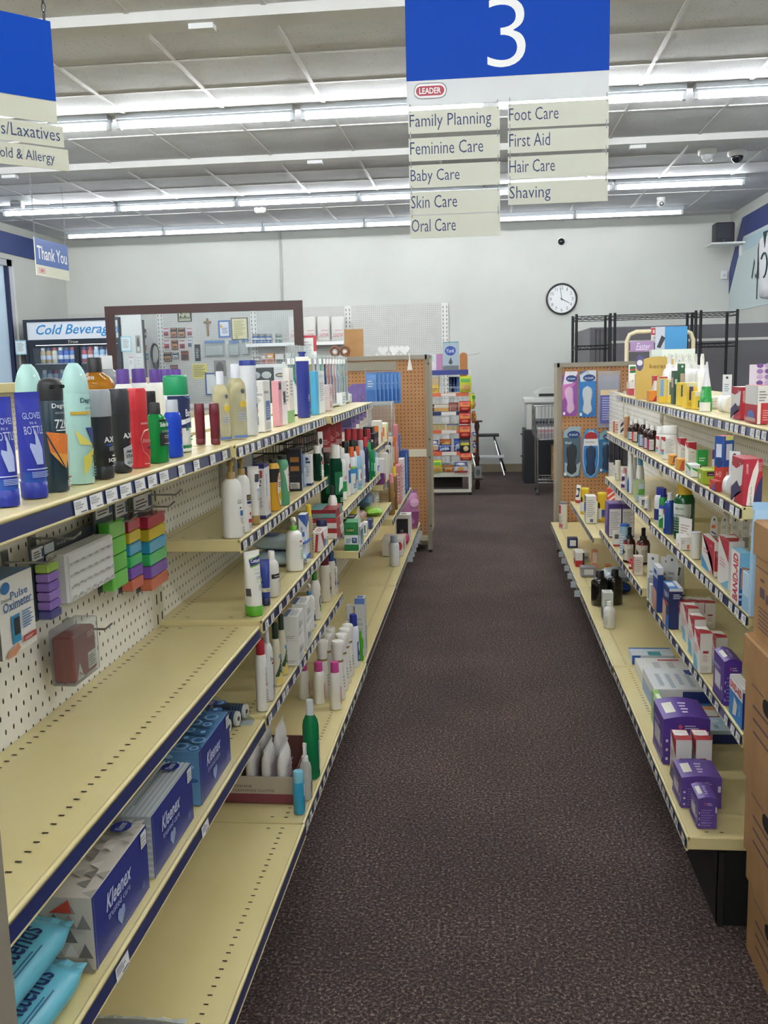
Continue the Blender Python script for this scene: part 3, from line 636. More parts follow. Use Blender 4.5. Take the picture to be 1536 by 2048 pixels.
        part('can_body', [(0, .95, .95, 2), (.01, 1, 1, 2), (.93, 1, 1, 2)], body, decs); part('lid', [(.93, 1.03, 1.03, 2), (.99, 1.03, 1.03, 2), (1, .98, .98, 2)], cap)
    elif kind == 'tube':                                     # squeeze tube standing on its cap
        part('cap', [(0, .80, .96, 2.4), (.012, .84, 1, 2.4), (.15, .86, .98, 2.4), (.155, .82, .92, 2.2)], cap)
        part('tube_body', [(.15, .80, .92, 2.1), (.19, .86, .96, 2.1), (.5, .92, .72, 2.1), (.8, .97, .34, 2.2), (.93, 1, .09, 3), (.935, 1, .06, 4), (1, 1, .05, 4)], body, decs)
    elif kind == 'spray':                                    # fine mist or trigger-less spray bottle
        part('bottle_body', [(0, .92, .92, 2.4), (.015, 1, 1, 2.4), (.55, 1, 1, 2.4), (.64, .86, .86, 2.2), (.69, .5, .54, 2)], body, decs); part('collar', [(.685, .55, .6, 2), (.77, .5, .55, 2)], cap); part('nozzle', [(.77, .3, .34, 2), (.93, .3, .34, 2), (.935, .24, .4, 2.6), (1, .2, .36, 2.6)], c3 or cap)
    elif kind == 'cone':                                     # glue-like conical nozzle bottle
        part('bottle_body', [(0, .98, .98, 2), (.02, 1, 1, 2), (.25, 1, 1, 2), (.26, .93, .93, 2), (.5, .74, .74, 2)], body, decs); part('nozzle', [(.5, .72, .72, 2), (.75, .4, .4, 2), (.95, .2, .2, 2), (1, .16, .16, 2)], cap)
    elif kind == 'jug':                                      # round shouldered jug with small screw cap
        part('bottle_body', [(0, .9, .9, 2), (.03, 1, 1, 2), (.66, 1, 1, 2), (.72, .97, .97, 2), (.77, .8, .8, 2), (.815, .5, .5, 2), (.835, .38, .38, 2), (.85, .37, .37, 2)], body, decs); part('cap', [(.835, .40, .40, 2), (.99, .39, .39, 2), (1, .35, .35, 2)], cap)
    for v0, v1, col in band:                                 # printed wrap or second liquid level
        b = MB(); rows = {'jug': 1, 'pump': 1}.get(kind, 1); b.prof([(v0*H, W/2*1.006, D/2*1.006, 2.4), (v1*H, W/2*1.006, D/2*1.006, 2.4)], col, 24, caps=(False, False)); b.build('wrap_label', t)
    return t
_A = LZ; _B = RZ
# shelf height -> (near end, far end, own lip, underside above, lip above), left run negative x
DECKS = {LZ['L1']: (.72, 4.8, -.56, None, 0), LZ['L2']: (2.2, 3.5, -.585, 1.148, -.585), LZ['L3b']: (2.2, 3.5, -.54, .921, -.585), LZ['L4b']: (2.2, 3.5, -.542, .721, -.54), LZ['M1']: (3.5, 4.8, -.528, 1.148, -.563),
    LZ['M2']: (3.5, 4.8, -.477, .792, -.528), RZ['R1']: (2.19, 4.8, .65, None, 0), RZ['R2']: (2.19, 3.5, .578, 1.161, .65), RZ['Q2']: (3.5, 4.8, .604, 1.161, .65), RZ['R3']: (2.19, 3.5, .60, .992, .578),
    RZ['Q3']: (3.5, 4.8, .60, .979, .604), RZ['R4']: (2.19, 3.5, .596, .742, .60), RZ['Q4']: (3.5, 4.8, .575, .756, .60), RZ['P4']: (4.8, 6.1, .545, None, 0)}
def settle(c, D, W, H, z):
    if z not in DECKS: return c, H
    y0, y1, lip, up, ulip = DECKS[z]; s = 1 if lip < 0 else -1; c = c.copy()
    c.y = min(max(c.y, y0+W/2+.006), y1-W/2-.006)
    if (lip-c.x)*s < D/2-.004: c.x = lip-s*(D/2-.004)
    if up and z+H > up:
        need = (ulip+s*.009)-(c.x-s*D/2)                     # how far to pull it out from under the shelf above
        if need*s > 0:
            if (lip-(c.x+need))*s >= D/2-.006: c.x += need
            else: H = up-z-.003
    return c, H
def spot(u, vb, vt, wpx, z, wy=1.0, hmul=1.0):
    """stand something on the shelf at height z whose near foot shows at (u, vb) and top at vt; returns centre, depth in x, height"""
    p = at(u, vb, z=z); D = wpx*(CF.dot(p-CP))/F; W = D*wy; c = Vector((p.x, p.y+W*.5, z+.0008)); return c, D, W, (at(u, vt, y=c.y).z-z)*hmul
LEFT, RIGHT = PI/2, -PI/2
USED = []
def G(kind, name, cat, label, z, u, vb, vt, wpx, c, decs=(), side=LEFT, wy=1.0, turn=0., group=None, **k):
    if side == LEFT and abs(turn) < .35: turn -= .95
    if side == RIGHT: turn += .55
    c0, D, W, H = spot(u, vb, vt, wpx, z, wy); c0, H = settle(c0, D, W, H, z); return goods(kind, name, label, cat, c0, W, D, H, c, decs, side+turn, group, **k)
def K(name, cat, label, z, u, vb, vt, wpx, base, decs=(), side=LEFT, wy=1.0, turn=0., group=None, ly=None):
    """carton; wpx = pixels of the near face, wy = length along the aisle relative to it (or ly metres)"""
    c0, D, W, H = spot(u, vb, vt, wpx, z, wy)
    if ly: W = ly; c0.y = at(u, vb, z=z).y+ly*.5
    H = at(u, vt, y=at(u, vb, z=z).y).z-z; c0, H = settle(c0, D, W, H, z); d2 = {}
    for f, v in dict(decs).items(): d2[('L' if side == LEFT else 'R') if f == 'N' else f] = v
    return carton(name, cat, label, c0, W, D, H, base, d2, side+turn, group)
def hook(y, z, x0, x1, label, group='wire display hooks', parent=None):
    t = thing('display_hook', label, 'hook', (0, 0, 0), group=group); s = 1 if x1 > x0 else -1
    b = MB(); b.tube([(x0, y, z), (x1-.015*s, y, z), (x1, y, z+.012)], .0022, STEEL, 6); b.build('wire_arm', t)
    b = MB(); b.box(min(x0, x0+.004*s), max(x0, x0+.004*s), y-.012, y+.012, z-.02, z+.02, STEEL); b.build('hook_plate', t); return t
# ------------------------------------------------------------------ left run, top shelf
Z = LZ['L1']; SCAPE = 'toiletries on the left top shelf'
GL = [('r', -.95, .95, .0, .12, mat('1f4fa8', .35)), ('t', 'GLOVES', 0, .74, .9, .07, 'c9d3ea', 0, 0), ('t', 'IN A', 0, .66, .3, .03, 'c9d3ea'), ('t', 'BOTTLE', 0, .58, .95, .09, 'c9d3ea'), ('p', [(-.12, .2), (.2, .2), (.24, .36), (.08, .52), (0, .6), (-.06, .42), (-.3, .44), (-.34, .4), (-.14, .3)], 'a9b6dc'), ('r', -.6, .6, .145, .155, 'c9d3ea'), ('l', -.4, .6, .06, .13, 4, '9fb0de')]
for u, vb, vt, lab in ((0, 1016, 795, 'blue lotion tube with a white hand drawing, cut off by the left edge'), (57, 999, 785, 'blue lotion tube with a white hand drawing, beside the dark spray can')):
    G('tube', 'lotion_tube', 'tube', lab, Z, u, vb, vt, 56, (mat('2733a0', .35), mat('1d2f94', .35)), GL, wy=1.0, turn=-.55)
G('round', 'deodorant_spray', 'spray can', 'dark teal deodorant spray with orange flash and black slotted cap', Z, 105, 985, 756, 48, (mat('1d3440', .3), mat('1b1b1d', .5)),
  [('t', 'Degree', .12, .93, 1.0, .065, 'e6e8e8', 0, .015), ('t', 'ADVANCED', .15, .86, .8, .025, 'b7bec4'), ('t', '72h', .05, .74, .7, .1, 'e6e8e8', 0, .01), ('l', -.25, .5, .665, .69, 1, 'e6e8e8'),
   ('p', [(-.75, .66), (-.05, .5), (.55, .62), (.3, .4), (-.6, .44)], 'd9772c'), ('p', [(-.6, .44), (.3, .4), (.1, .24), (-.2, .33)], 'e39a3c'), ('p', [(.2, .36), (.62, .5), (.35, .2)], 'b9bdc0'), ('p', [(-.78, .64), (-.7, .64), (.12, .24), (.06, .24)], '1d3440'), ('r', .15, .5, .145, .16, 'a8353a'), ('l', .1, .5, .06, .13, 3, 'b7bec4')], turn=-.5)
MINTC = mat('a7cfc8', .32)
MD = [('t', 'Degree', .2, .91, .9, .07, '24485a', 0, .015), ('t', 'ADVANCED', .3, .83, .7, .03, '4e7078'), ('r', -.75, .25, .765, .80, 'c9a63c'), ('p', [(-.1, .62), (.2, .5), (.5, .62), (.42, .38)], '2a3f80'), ('p', [(-.6, .6), (-.2, .46), (.3, .42), (-.4, .44)], 'd8cf62'), ('p', [(-.3, .30), (.4, .4), (.05, .2), (-.3, .1)], 'cfc653'), ('t', '72h', .35, .27, .5, .08, '24485a'), ('l', .1, .6, .08, .2, 4, '5f8a8c')]
m1 = G('dome', 'deodorant_spray', 'spray can', 'mint green deodorant spray with domed cap and yellow flash, in the front row', Z, 153, 970, 727, 52, (MINTC, MINTC, 'dcefe9'), MD, turn=-.45)
dup(m1, at(53, 722, y=1.46)*1 - Vector((0, 0, at(53, 722, y=1.46).z-Z-.0008)), 'mint green deodorant spray with domed cap, behind the blue tube')
AX = [('t', 'AXE', .15, .63, .8, .09, 'e8e8e6', 0, .03), ('r', -.1, .25, .53, .56, '2b4a9a'), ('l', 0, .5, .45, .52, 3, '9aa0a8'), ('r', .45, .6, .36, .6, 'd9d9d2'), ('r', .45, .6, .36, .4, 'd3b73a'), ('l', .1, .5, .36, .4, 1, 'e8e8e6'), ('t', 'SCENT', .2, .30, .6, .06, 'e8e8e6', 0, .02), ('l', .1, .6, .2, .27, 3, '8d93a0')]
G('stick', 'body_wash_stick', 'deodorant', 'black deodorant stick with white lettering and smoky clear cap, left of its twin', Z, 199, 960, 780, 41, (mat('202226', .35), mat('9a9da1', .2)), AX, wy=1.1, turn=-.4)
G('stick', 'body_wash_stick', 'deodorant', 'black deodorant stick with black cap and grey shield label', Z, 238, 947, 778, 37, (mat('202226', .35), mat('2c2e32', .3)), AX[:1]+[('r', .1, .45, .5, .53, 'a8353a'), ('p', [(-.3, .42), (.55, .5), (.55, .16), (.1, .08), (-.3, .16)], 'b2b4b8'), ('t', 'ANTI', .12, .36, .45, .05, '202226', 0, .02), ('t', 'STAIN', .12, .28, .5, .06, '202226', 0, .02), ('l', -.1, .4, .15, .23, 3, '55585e')], wy=1.1, turn=-.4)
G('stick2', 'deodorant_stick', 'deodorant', 'bright red deodorant stick with cream script and outline shield', Z, 272, 937, 777, 36, (mat('c3252e', .35), mat('cb2a33', .3)), [('p', [(-.25, .5), (.0, .66), (.4, .68), (.6, .55), (.6, .25), (.3, .12), (-.1, .28)], 'e2b6b0'), ('p', [(-.22, .49), (.02, .635), (.38, .655), (.57, .54), (.57, .26), (.3, .14), (-.08, .28)], 'c3252e'), ('t', 'Old Spice', .15, .46, .55, .08, 'e9cfc6', .3, 0), ('r', .1, .6, .32, .36, '2a2a4c'), ('l', -.2, .2, .76, .8, 2, 'e2b6b0'), ('l', -.1, .3, .06, .09, 1, 'e2b6b0')], wy=1.2, turn=-.4)
G('tall', 'shave_bottle', 'bottle', 'silver bottle with tall black cap, behind the green aftershave', Z, 296, 915, 783, 32, (mat('9aa0a4', .25, .6), 'black'), band=[(.62, .97, mat('1a1b1f', .4))])
GREENG = mat('1f9a4a', .12, trans=.35)
G('flat', 'aftershave', 'bottle', 'green glass aftershave bottle with black label', Z, 309, 927, 806, 38, (GREENG, 'black'), [('r', -.25, .75, .34, .88, mat('15171a', .4)), ('t', 'Skin Bracer', .25, .78, .9, .09, 'e8e8e6', 0, .02), ('t', 'ORIGINAL', .2, .64, .6, .05, 'c8c8c4'), ('l', 0, .5, .5, .58, 2, '9aa0a0'), ('l', 0, .6, .38, .41, 1, 'c8c8c4')], wy=1.15, turn=-.4)
G('wide', 'aftershave', 'bottle', 'clear-capped bottle of bright blue aftershave', Z, 344, 916, 800, 31, (mat('2c55d8', .12, trans=.3), mat('b9bec6', .15)), [('e', .4, .55, .25, .1, 'a34a5c'), ('t', 'AQUA VELVA', .4, .55, .5, .05, 'dfe3ee'), ('l', .1, .6, .2, .3, 3, 'aab8ee')], wy=1.1, turn=-.4)
G('can', 'shaving_foam', 'spray can', 'navy, white and green shaving foam can with big green cap', Z, 350, 906, 751, 52, (mat('eceeec', .3), mat('1e9a63', .35)), [('r', -1, 1, .0, .12, '1c7f4e'), ('r', -1, 1, .42, .98, mat('1f2a56', .35)), ('p', [(-1, .4), (1, .55), (1, .45), (-1, .3)], '2b9a62'), ('t', 'Barbasol', .3, .68, .85, .13, 'f2f2f0', 0, .02), ('p', [(-.5, .55), (.8, .64), (.8, .58), (-.5, .46)], 'eceeec'), ('p', [(-.2, .97), (.1, .97), (.9, .82), (.9, .78)], '5c74b0'), ('l', .1, .8, .2, .3, 2, '2b9a62')], turn=-.4)
MAR = mat('6b1a2a', .35)
for u, lab in ((399, 'maroon shower gel bottle, left of its twin'), (429, 'maroon shower gel bottle, right of its twin beside the baby oil')):
    G('stick', 'shower_gel', 'bottle', lab, Z, u, 890, 807, 25, (MAR, MAR), [('p', [(.35, .1), (.9, .1), (.9, .9), (.6, .7), (.4, .4)], '8d8a88'), ('l', .3, .8, .2, .6, 5, '3c3a3c')], wy=.8, turn=-.2)
OIL = film('e9dfae', .28, 'pale_oil_plastic')
for u, vb, vt, w_, lab in ((441, 882, 743, 26, 'clear bottle of pale baby oil with white cap, the shorter one'), (471, 879, 728, 30, 'clear bottle of pale baby oil with white cap, the taller one')):
    G('flat', 'baby_oil', 'bottle', lab, Z, u, vb, vt, w_, (mat('d9d4b4', .12, trans=.55), mat('dfe3ea', .25)), [('r', .1, .7, .52, .62, 'd9b93a'), ('e', .3, .78, .15, .04, '55585e'), ('l', 0, .6, .3, .46, 4, '9aa6c4'), ('r', -.2, .8, .02, .06, '5a7cc0')], wy=1.3, turn=-.2)
G('tall', 'talcum_powder', 'bottle', 'tall white powder container with dark blue flip lid', Z, 497, 872, 721, 33, (mat('e3e8ee', .3), mat('2a3f9a', .35)), [('r', .25, .7, .78, .86, 'b02a36'), ('t', 'POWDER', .45, .42, .9, .06, '3a56a8', 0, .02), ('r', .2, .7, .32, .38, 'b02a36'), ('l', .3, .7, .62, .72, 3, '4a5f9a'), ('e', .5, .2, .2, .07, 'c7d2e6')], turn=-.35)
K('lotion_carton', 'box', 'large white lotion carton with blue square, beside the powder container', Z, 517, 865, 762, 27, 'efefea', {'N': [('t', 'Aveeno', .5, .74, .8, .07, '55585e'), ('l', .1, .8, .55, .68, 4, '9a9c9e')], 'F': [('t', 'Aveeno', .4, .78, .6, .07, '55585e'), ('r', .25, .85, .22, .6, '5f7fb8'), ('r', .25, .85, .04, .18, 'c4c6c8'), ('l', .3, .8, .28, .5, 5, 'b9c8e2')]}, ly=.085)
K('lotion_carton', 'box', 'pink and white slim carton next to the large white one', Z, 553, 853, 762, 14, 'e3a3ae', {'F': [('r', .35, 1, 0, 1, 'ece6e6'), ('r', .05, .3, .8, .95, '2a2a2e'), ('t', 'serum', .7, .6, .4, .3, '4a4a50', 0, 0, 1), ('r', .6, .75, .5, .75, '2a2a2e')]}, ly=.12)
K('lotion_carton', 'box', 'tall narrow white carton with a green foot', Z, 577, 846, 736, 9, 'e9e6df', {'F': [('r', 0, 1, 0, .22, '8cb97a'), ('l', .2, .8, .5, .8, 5, '9a9a96')], 'N': [('r', 0, 1, 0, .22, '8cb97a'), ('l', .2, .8, .4, .8, 6, '9a9a96')]}, ly=.07)
b0 = G('tall', 'flat_iron_spray', 'bottle', 'tall royal blue tube bottle with white collar and blue plug top', Z, 606, 836, 714, 26, (mat('2b3a94', .3), mat('e8e6dc', .4)), [('t', 'hydrate', .55, .35, .6, .12, 'cfd6ee', 0, 0, 1)], turn=-.2)
hh = at(606, 714, y=2.9).z-Z; b = MB(); b.prof([(hh*.99, .011, .011, 2), (hh*1.08, .011, .011, 2), (hh*1.085, .015, .015, 2), (hh*1.11, .015, .015, 2)], mat('2b3a94', .3), 16); b.build('plug_top', b0)
K('toothpaste_carton', 'box', 'sky blue and white carton right of the tall blue bottle', Z, 628, 830, 743, 11, '4bb0dd', {'F': [('r', .3, 1, 0, 1, 'e6e8e8'), ('t', 'H2O', .62, .88, .5, .07, '4bb0dd'), ('l', .4, .9, .3, .75, 9, 'a9b0b4')]}, ly=.20)
for k, lab in ((0, 'lower of two stacked small red and white cartons'), (1, 'upper of two stacked small red and white cartons')):
    p = at(656, 822, z=Z); carton('toothpaste_carton', 'box', lab, (p.x-.01, p.y+.05, Z+.0008+k*.053), .085, .033, .052, 'd9c9c9', {'L': [('r', 0, .45, 0, 1, 'b3313c'), ('t', 'Colgate', .24, .5, .3, .8, 'ece6e6', 0, 0, 1)], 'F': [('l', .1, .9, .2, .8, 4, 'c06a70')]}, LEFT)
for u, vb, vt, w_, ly, col, lab in ((679, 812, 786, 12, .12, 'dfe6e6', 'small white carton with pale blue side, behind the red stacked pair'), (690, 806, 785, 10, .08, '7f9fc9', 'small blue carton lying behind the white one'), (707, 802, 786, 10, .10, 'e4e6e6', 'white carton at the far end of the top shelf'), (716, 797, 787, 7, .10, '2f4a55', 'tiny dark carton near the toothbrush packs')):
    K('dental_carton', 'box', lab, Z, u, vb, vt, w_, col, {'F': [('l', .1, .9, .2, .8, 3, '8aa0b4')]}, ly=ly)
# toothbrush packs stand in rows in a white rack on the top shelf
t = thing('toothbrush_rack', 'white wire rack holding the upright toothbrush packs', 'rack'); yr0, yr1 = 3.52, 4.72
b = MB(); b.box(-.745, -.66, yr0, yr1, Z+.0065, Z+.0135, mat('d9dad6')); b.box(-.745, -.74, yr0, yr1, Z+.0135, Z+.10, mat('d9dad6')); b.build('tray', t)
for yy in (yr0+.005, yr1-.005):
    b = MB(); b.add([(-.745, yy-.003, Z+.0065), (-.66, yy-.003, Z+.0065), (-.66, yy-.003, Z+.03), (-.735, yy-.003, Z+.2), (-.745, yy-.003, Z+.2), (-.745, yy+.003, Z+.0065), (-.66, yy+.003, Z+.0065), (-.66, yy+.003, Z+.03), (-.735, yy+.003, Z+.2), (-.745, yy+.003, Z+.2)], [(0, 1, 2, 3, 4), (9, 8, 7, 6, 5), (0, 5, 6, 1), (1, 6, 7, 2), (2, 7, 8, 3), (3, 8, 9, 4), (4, 9, 5, 0)], mat('cfd6d2', .4)); b.build('side_plate', t)
CLR = film('eef2f2', .10)
def brush_pack(loc, col, label, h=.215):
    t = thing('toothbrush_pack', label, 'toothbrush', loc, 0, 'toothbrush packs on the left top shelf')
    b = MB(); b.box(-.013, .013, -.004, .0, .0, h, CLR, .001); b.build('blister', t)
    b = MB(); b.box(-.012, .012, .0005, .0015, .0, h*.55, 'dfe3e6'); b.build('backing_card', t)
    b = MB(); b.prof([(.01, .004, .003, 2), (.03, .006, .004, 2), (.08, .0045, .0035, 2), (.11, .0065, .0045, 2), (.135, .003, .003, 2), (.17, .003, .003, 2), (.175, .006, .003, 3), (.2, .006, .003, 3)], col, 10, (0, -.0075)); b.build('brush_handle', t)
    b = MB(); b.box(-.005, .005, -.018, -.0105, .176, .199, 'f0f0ee'); b.build('bristles', t)
    return t
cols = ['3f8f86', '8a6aa0', '3f8f86', 'c0a23e', '6f7a88', '5fa090', '2f3c66', 'b24a4e', '3c4a78', 'c66a6a', '6a8fb4', '9a9fa6', '3f8f86', '7d8791']
names_ = ['teal', 'violet', 'teal', 'yellow', 'slate', 'pale green', 'navy', 'red', 'indigo', 'coral', 'light blue', 'grey', 'sea green', 'steel']
for i in range(14):
    uu = 675+i*4.9; yy = 3.60+.084*i
    brush_pack((-.715+.0062*i if i < 6 else -.68, yy, Z+.0145), mat(cols[i], .35), '%s toothbrush in a clear pack, %s from the camera in the front row' % (names_[i], ordw(i)))
for i in range(10):
    brush_pack((-.725, 3.58+.05*i-.02, Z+.0145), mat('8d949c', .35), 'grey toothbrush in a clear pack, %s from the camera in the rear row' % ordw(i), .25)
# next aisle's side of the top shelf
ZB = 1.184
def backrow(kind, name, cat, label, u, vt, wpx, c, decs=(), x=-.98, turn=0, **k):
    p = at(u, 760, x=x); p.z = ZB+.001; D = wpx*CF.dot(p-CP)/F; H = at(u, vt, y=p.y).z-ZB
    return goods(kind, name, label, cat, p, D, D, H, c, decs, turn, **k)
backrow('jug', 'mouth_rinse_jug', 'bottle', 'round jug of amber mouth rinse with black cap, behind the black sticks', 191, 716, 72, (mat('c98a2a', .08, trans=.6), mat('1c1c1f', .4)), [('t', 'Listerine', 0, .92, .4, .06, 'e8e8e6')], x=-.93)
backrow('jug', 'mouth_rinse_jug', 'bottle', 'round jug of clear rinse with clear cap, behind the amber one', 214, 712, 66, (mat('c4cbd0', .08, trans=.6), mat('d0d4d4', .2)), x=-1.03)
for i, (u, w_, lab) in enumerate(((246, 30, 'white bottle with purple cap, first from left behind the red stick'), (278, 33, 'white bottle with purple cap, second from left'), (310, 26, 'white bottle with purple cap, third from left'), (331, 29, 'white bottle with purple cap, fourth from left, behind the green cap'), (353, 24, 'white bottle with purple cap, rightmost'))):
    backrow('wide', 'peroxide_bottle', 'bottle', lab, u, 739 if i != 1 else 738, w_*1.15, (mat('e9e9e4', .35), mat('5b3a94', .4)), x=-.97)
# ------------------------------------------------------------------ left run, second shelf: lotions and powders
Z = LZ['L2']; WB = mat('e4e2da', .38); GOLDC = mat('a98d54', .4)
G('pump', 'lotion_bottle', 'bottle', 'white pump lotion bottle with gold pump and blue label, nearest the shelf end', Z, 455, 1083, 906, 43, (WB, GOLDC), [('t', 'GOLD', .42, .62, .4, .07, '4a4a48', .3, .01, 0), ('r', .36, .5, .5, .53, '4d4a48'), ('r', .36, .66, .38, .47, '3b63a4'), ('l', .36, .6, .28, .36, 4, '8a8f98'), ('r', .38, .6, .25, .27, 'd9b35a'), ('l', .5, .7, .1, .2, 3, '7b7f86')], turn=-.25)
G('pump', 'lotion_bottle', 'bottle', 'white pump lotion bottle with red drop on its label, behind the blue-labelled one', Z, 484, 1066, 897, 33, (WB, GOLDC), [('r', .2, .8, .56, .66, '4a4440'), ('t', 'GOLD', .5, .61, .5, .05, 'c9b27a'), ('r', .2, .75, .5, .545, '26305e'), ('t', 'ultimate', .5, .46, .4, .03, 'b0404a'), ('p', [(.35, .32), (.45, .37), (.55, .33), (.46, .28)], 'a82a34'), ('r', .25, .85, .17, .235, 'b02f3a'), ('l', .3, .7, .08, .15, 3, '8a8f98')], turn=-.25)
G('tube', 'lotion_tube', 'tube', 'white lotion tube standing on a gold cap', Z, 508, 1050, 933, 23, (WB, GOLDC), [('r', .1, .7, .72, .84, '3c3b3a'), ('r', .1, .6, .68, .72, '27305e'), ('r', .35, .75, .3, .55, 'c9cdd6'), ('l', .35, .75, .5, .56, 2, '5a78b8'), ('r', .4, .6, .32, .36, 'd9a96a')], turn=-.3)
K('lotion_carton', 'box', 'white lotion carton with dark blue ends, behind the gold-capped tube', Z, 521, 1038, 929, 24, 'e0deda', {'N': [('r', 0, 1, .92, 1, '26306a'), ('r', 0, 1, 0, .06, '26306a'), ('t', 'UREA', .45, .72, .5, .3, '3c4a6a', 0, .01, -1), ('r', .62, .82, .75, .88, 'b3404a'), ('l', .3, .8, .2, .4, 6, '9aa0ac')], 'F': [('r', 0, 1, .93, 1, '26306a'), ('r', 0, 1, 0, .05, '26306a'), ('t', 'lotion', .3, .6, .3, .4, '5a78b8', 0, 0, -1), ('e', .7, .2, .15, .1, 'e0b9a0')], 'T': [('r', 0, 1, 0, 1, '26306a')]}, ly=.06)
G('powder', 'powder_bottle', 'bottle', 'yellow and black medicated powder bottle with black lid', Z, 547, 1022, 918, 25, (mat('e0ac2e', .4), mat('1d1d1c', .5)), [('r', -1, 1, .60, .88, '1d1c1b'), ('e', .5, .45, .42, .38, 'b03030'), ('e', .5, .45, .38, .35, 'e6d9c0'), ('p', [(.15, .35), (.85, .45), (.8, .25), (.3, .2)], 'e0b92e'), ('t', 'Gold Bond', .5, .7, .5, .1, 'b03030', .2, .01), ('l', .2, .8, .5, .62, 3, '6a5a4a')], turn=-.2)
G('powder', 'powder_bottle', 'bottle', 'green medicated powder bottle with black lid', Z, 567, 1011, 911, 23, (mat('5fa57c', .4), mat('1d1d1c', .5)), [('p', [(.0, .75), (.6, .88), (.9, .8), (.9, .3), (.3, .3)], 'dfe6df'), ('t', 'Gold Bond', .5, .62, .35, .5, 'b03040', .2, .01, 1), ('e', .55, .36, .12, .05, 'a84040')], turn=-.2)
K('skin_carton', 'box', 'tall dark navy carton with two copper squares and a barcode', Z, 588, 982, 900, 29, '20222f', {'N': [('r', .25, .85, .70, .82, 'a9743c'), ('r', .25, .85, .48, .60, 'a9743c'), ('r', .2, .85, .05, .2, 'd9d9d4'), ('l', .25, .8, .06, .18, 5, '2a2a2c'), ('r', .1, .9, .36, .365, '5a5c66')], 'F': [('r', .1, .9, .05, .4, 'a9b4cc'), ('p', [(.1, .5), (.9, .6), (.9, .95), (.1, .95)], '4a6aa8')]}, ly=.05, turn=.12)
K('skin_carton', 'box', 'narrow silver blue carton next to the navy one', Z, 604, 975, 912, 10, '8fa3c4', {'F': [('r', .2, .8, .1, .6, 'dfe4ea'), ('l', .3, .7, .15, .5, 6, '4a5f9a')]}, ly=.045)
K('skin_carton', 'box', 'white carton with navy bands near the far end of the second shelf', Z, 615, 972, 911, 17, 'e2e2de', {'N': [('r', 0, 1, 0, .08, '26306a'), ('r', .1, .9, .74, .80, '2a3a5c'), ('e', .45, .88, .3, .05, '2a3a5c'), ('l', .2, .8, .3, .65, 9, '8a9098')], 'F': [('r', 0, 1, 0, .08, '26306a')]}, ly=.04)
G('wide', 'mouthwash', 'bottle', 'dark green mouthwash with a white cap, beside the black spotted tube', Z, 634, 962, 892, 16, (mat('12382a', .12, trans=.2), WB), [('l', .1, .7, .2, .6, 5, '3f7a5c')])
G('tube', 'toothpaste_tube', 'tube', 'white tube with black cow spots, upside down', Z, 646, 952, 862, 11, (WB, WB), [('e', 0, .75, .4, .08, '1c1c1c'), ('e', .4, .5, .4, .1, '1c1c1c'), ('e', -.2, .3, .4, .07, '1c1c1c'), ('e', .3, .2, .4, .05, 'b0505a')])

# third shelf (nearest two sections)
Z = LZ['L3b']; GRN = mat('5fae2e', .35)
G('tube', 'lotion_tube', 'tube', 'white lotion tube standing on a bright green cap', Z, 504, 1234, 1082, 38, (WB, GRN), [('p', [(-.3, .86), (.6, .92), (.6, .74), (-.3, .70)], '7fb83c'), ('p', [(-.3, .84), (.6, .9), (.6, .76), (-.3, .73)], '24306e'), ('t', 'Cetaphil', .2, .81, .75, .08, 'e6e8ee', 0, .015), ('t', 'Daily', .1, .66, .35, .035, '8fbf7a'), ('t', 'Lotion', .14, .6, .45, .04, '6f9f8a'), ('l', 0, .5, .5, .55, 2, 'a0a8a6'), ('r', .0, .55, .43, .49, '8fbf5a'), ('r', .02, .3, .435, .485, 'e4e2da'), ('l', .05, .7, .28, .4, 4, 'a0a8a6'), ('r', -.9, -.5, .2, .34, '4a4a4c')], turn=-.7)
G('tube', 'lotion_tube', 'tube', 'deep blue lotion tube with a cream band, next to the green-capped tube', Z, 530, 1212, 1119, 20, (mat('2a3f94', .35), mat('20284f', .35)), [('r', -1, 1, .17, .27, 'ddd6b8'), ('t', 'eos', .3, .22, .4, .05, '2a3f94'), ('p', [(0, .9), (.5, .8), (.1, .5)], '3f57b0')], turn=-.3)
G('flat', 'ointment_bottle', 'bottle', 'white bottle with white cap and black name band', Z, 543, 1195, 1102, 26, (WB, WB), [('r', -.7, .9, .50, .62, '232222'), ('t', 'Aquaphor', .1, .56, 1.0, .06, 'e0e0dc', 0, .01), ('r', .3, .5, .1, .15, '2a2a28'), ('l', .2, .7, .2, .45, 6, '8f8f90')], turn=-.4)
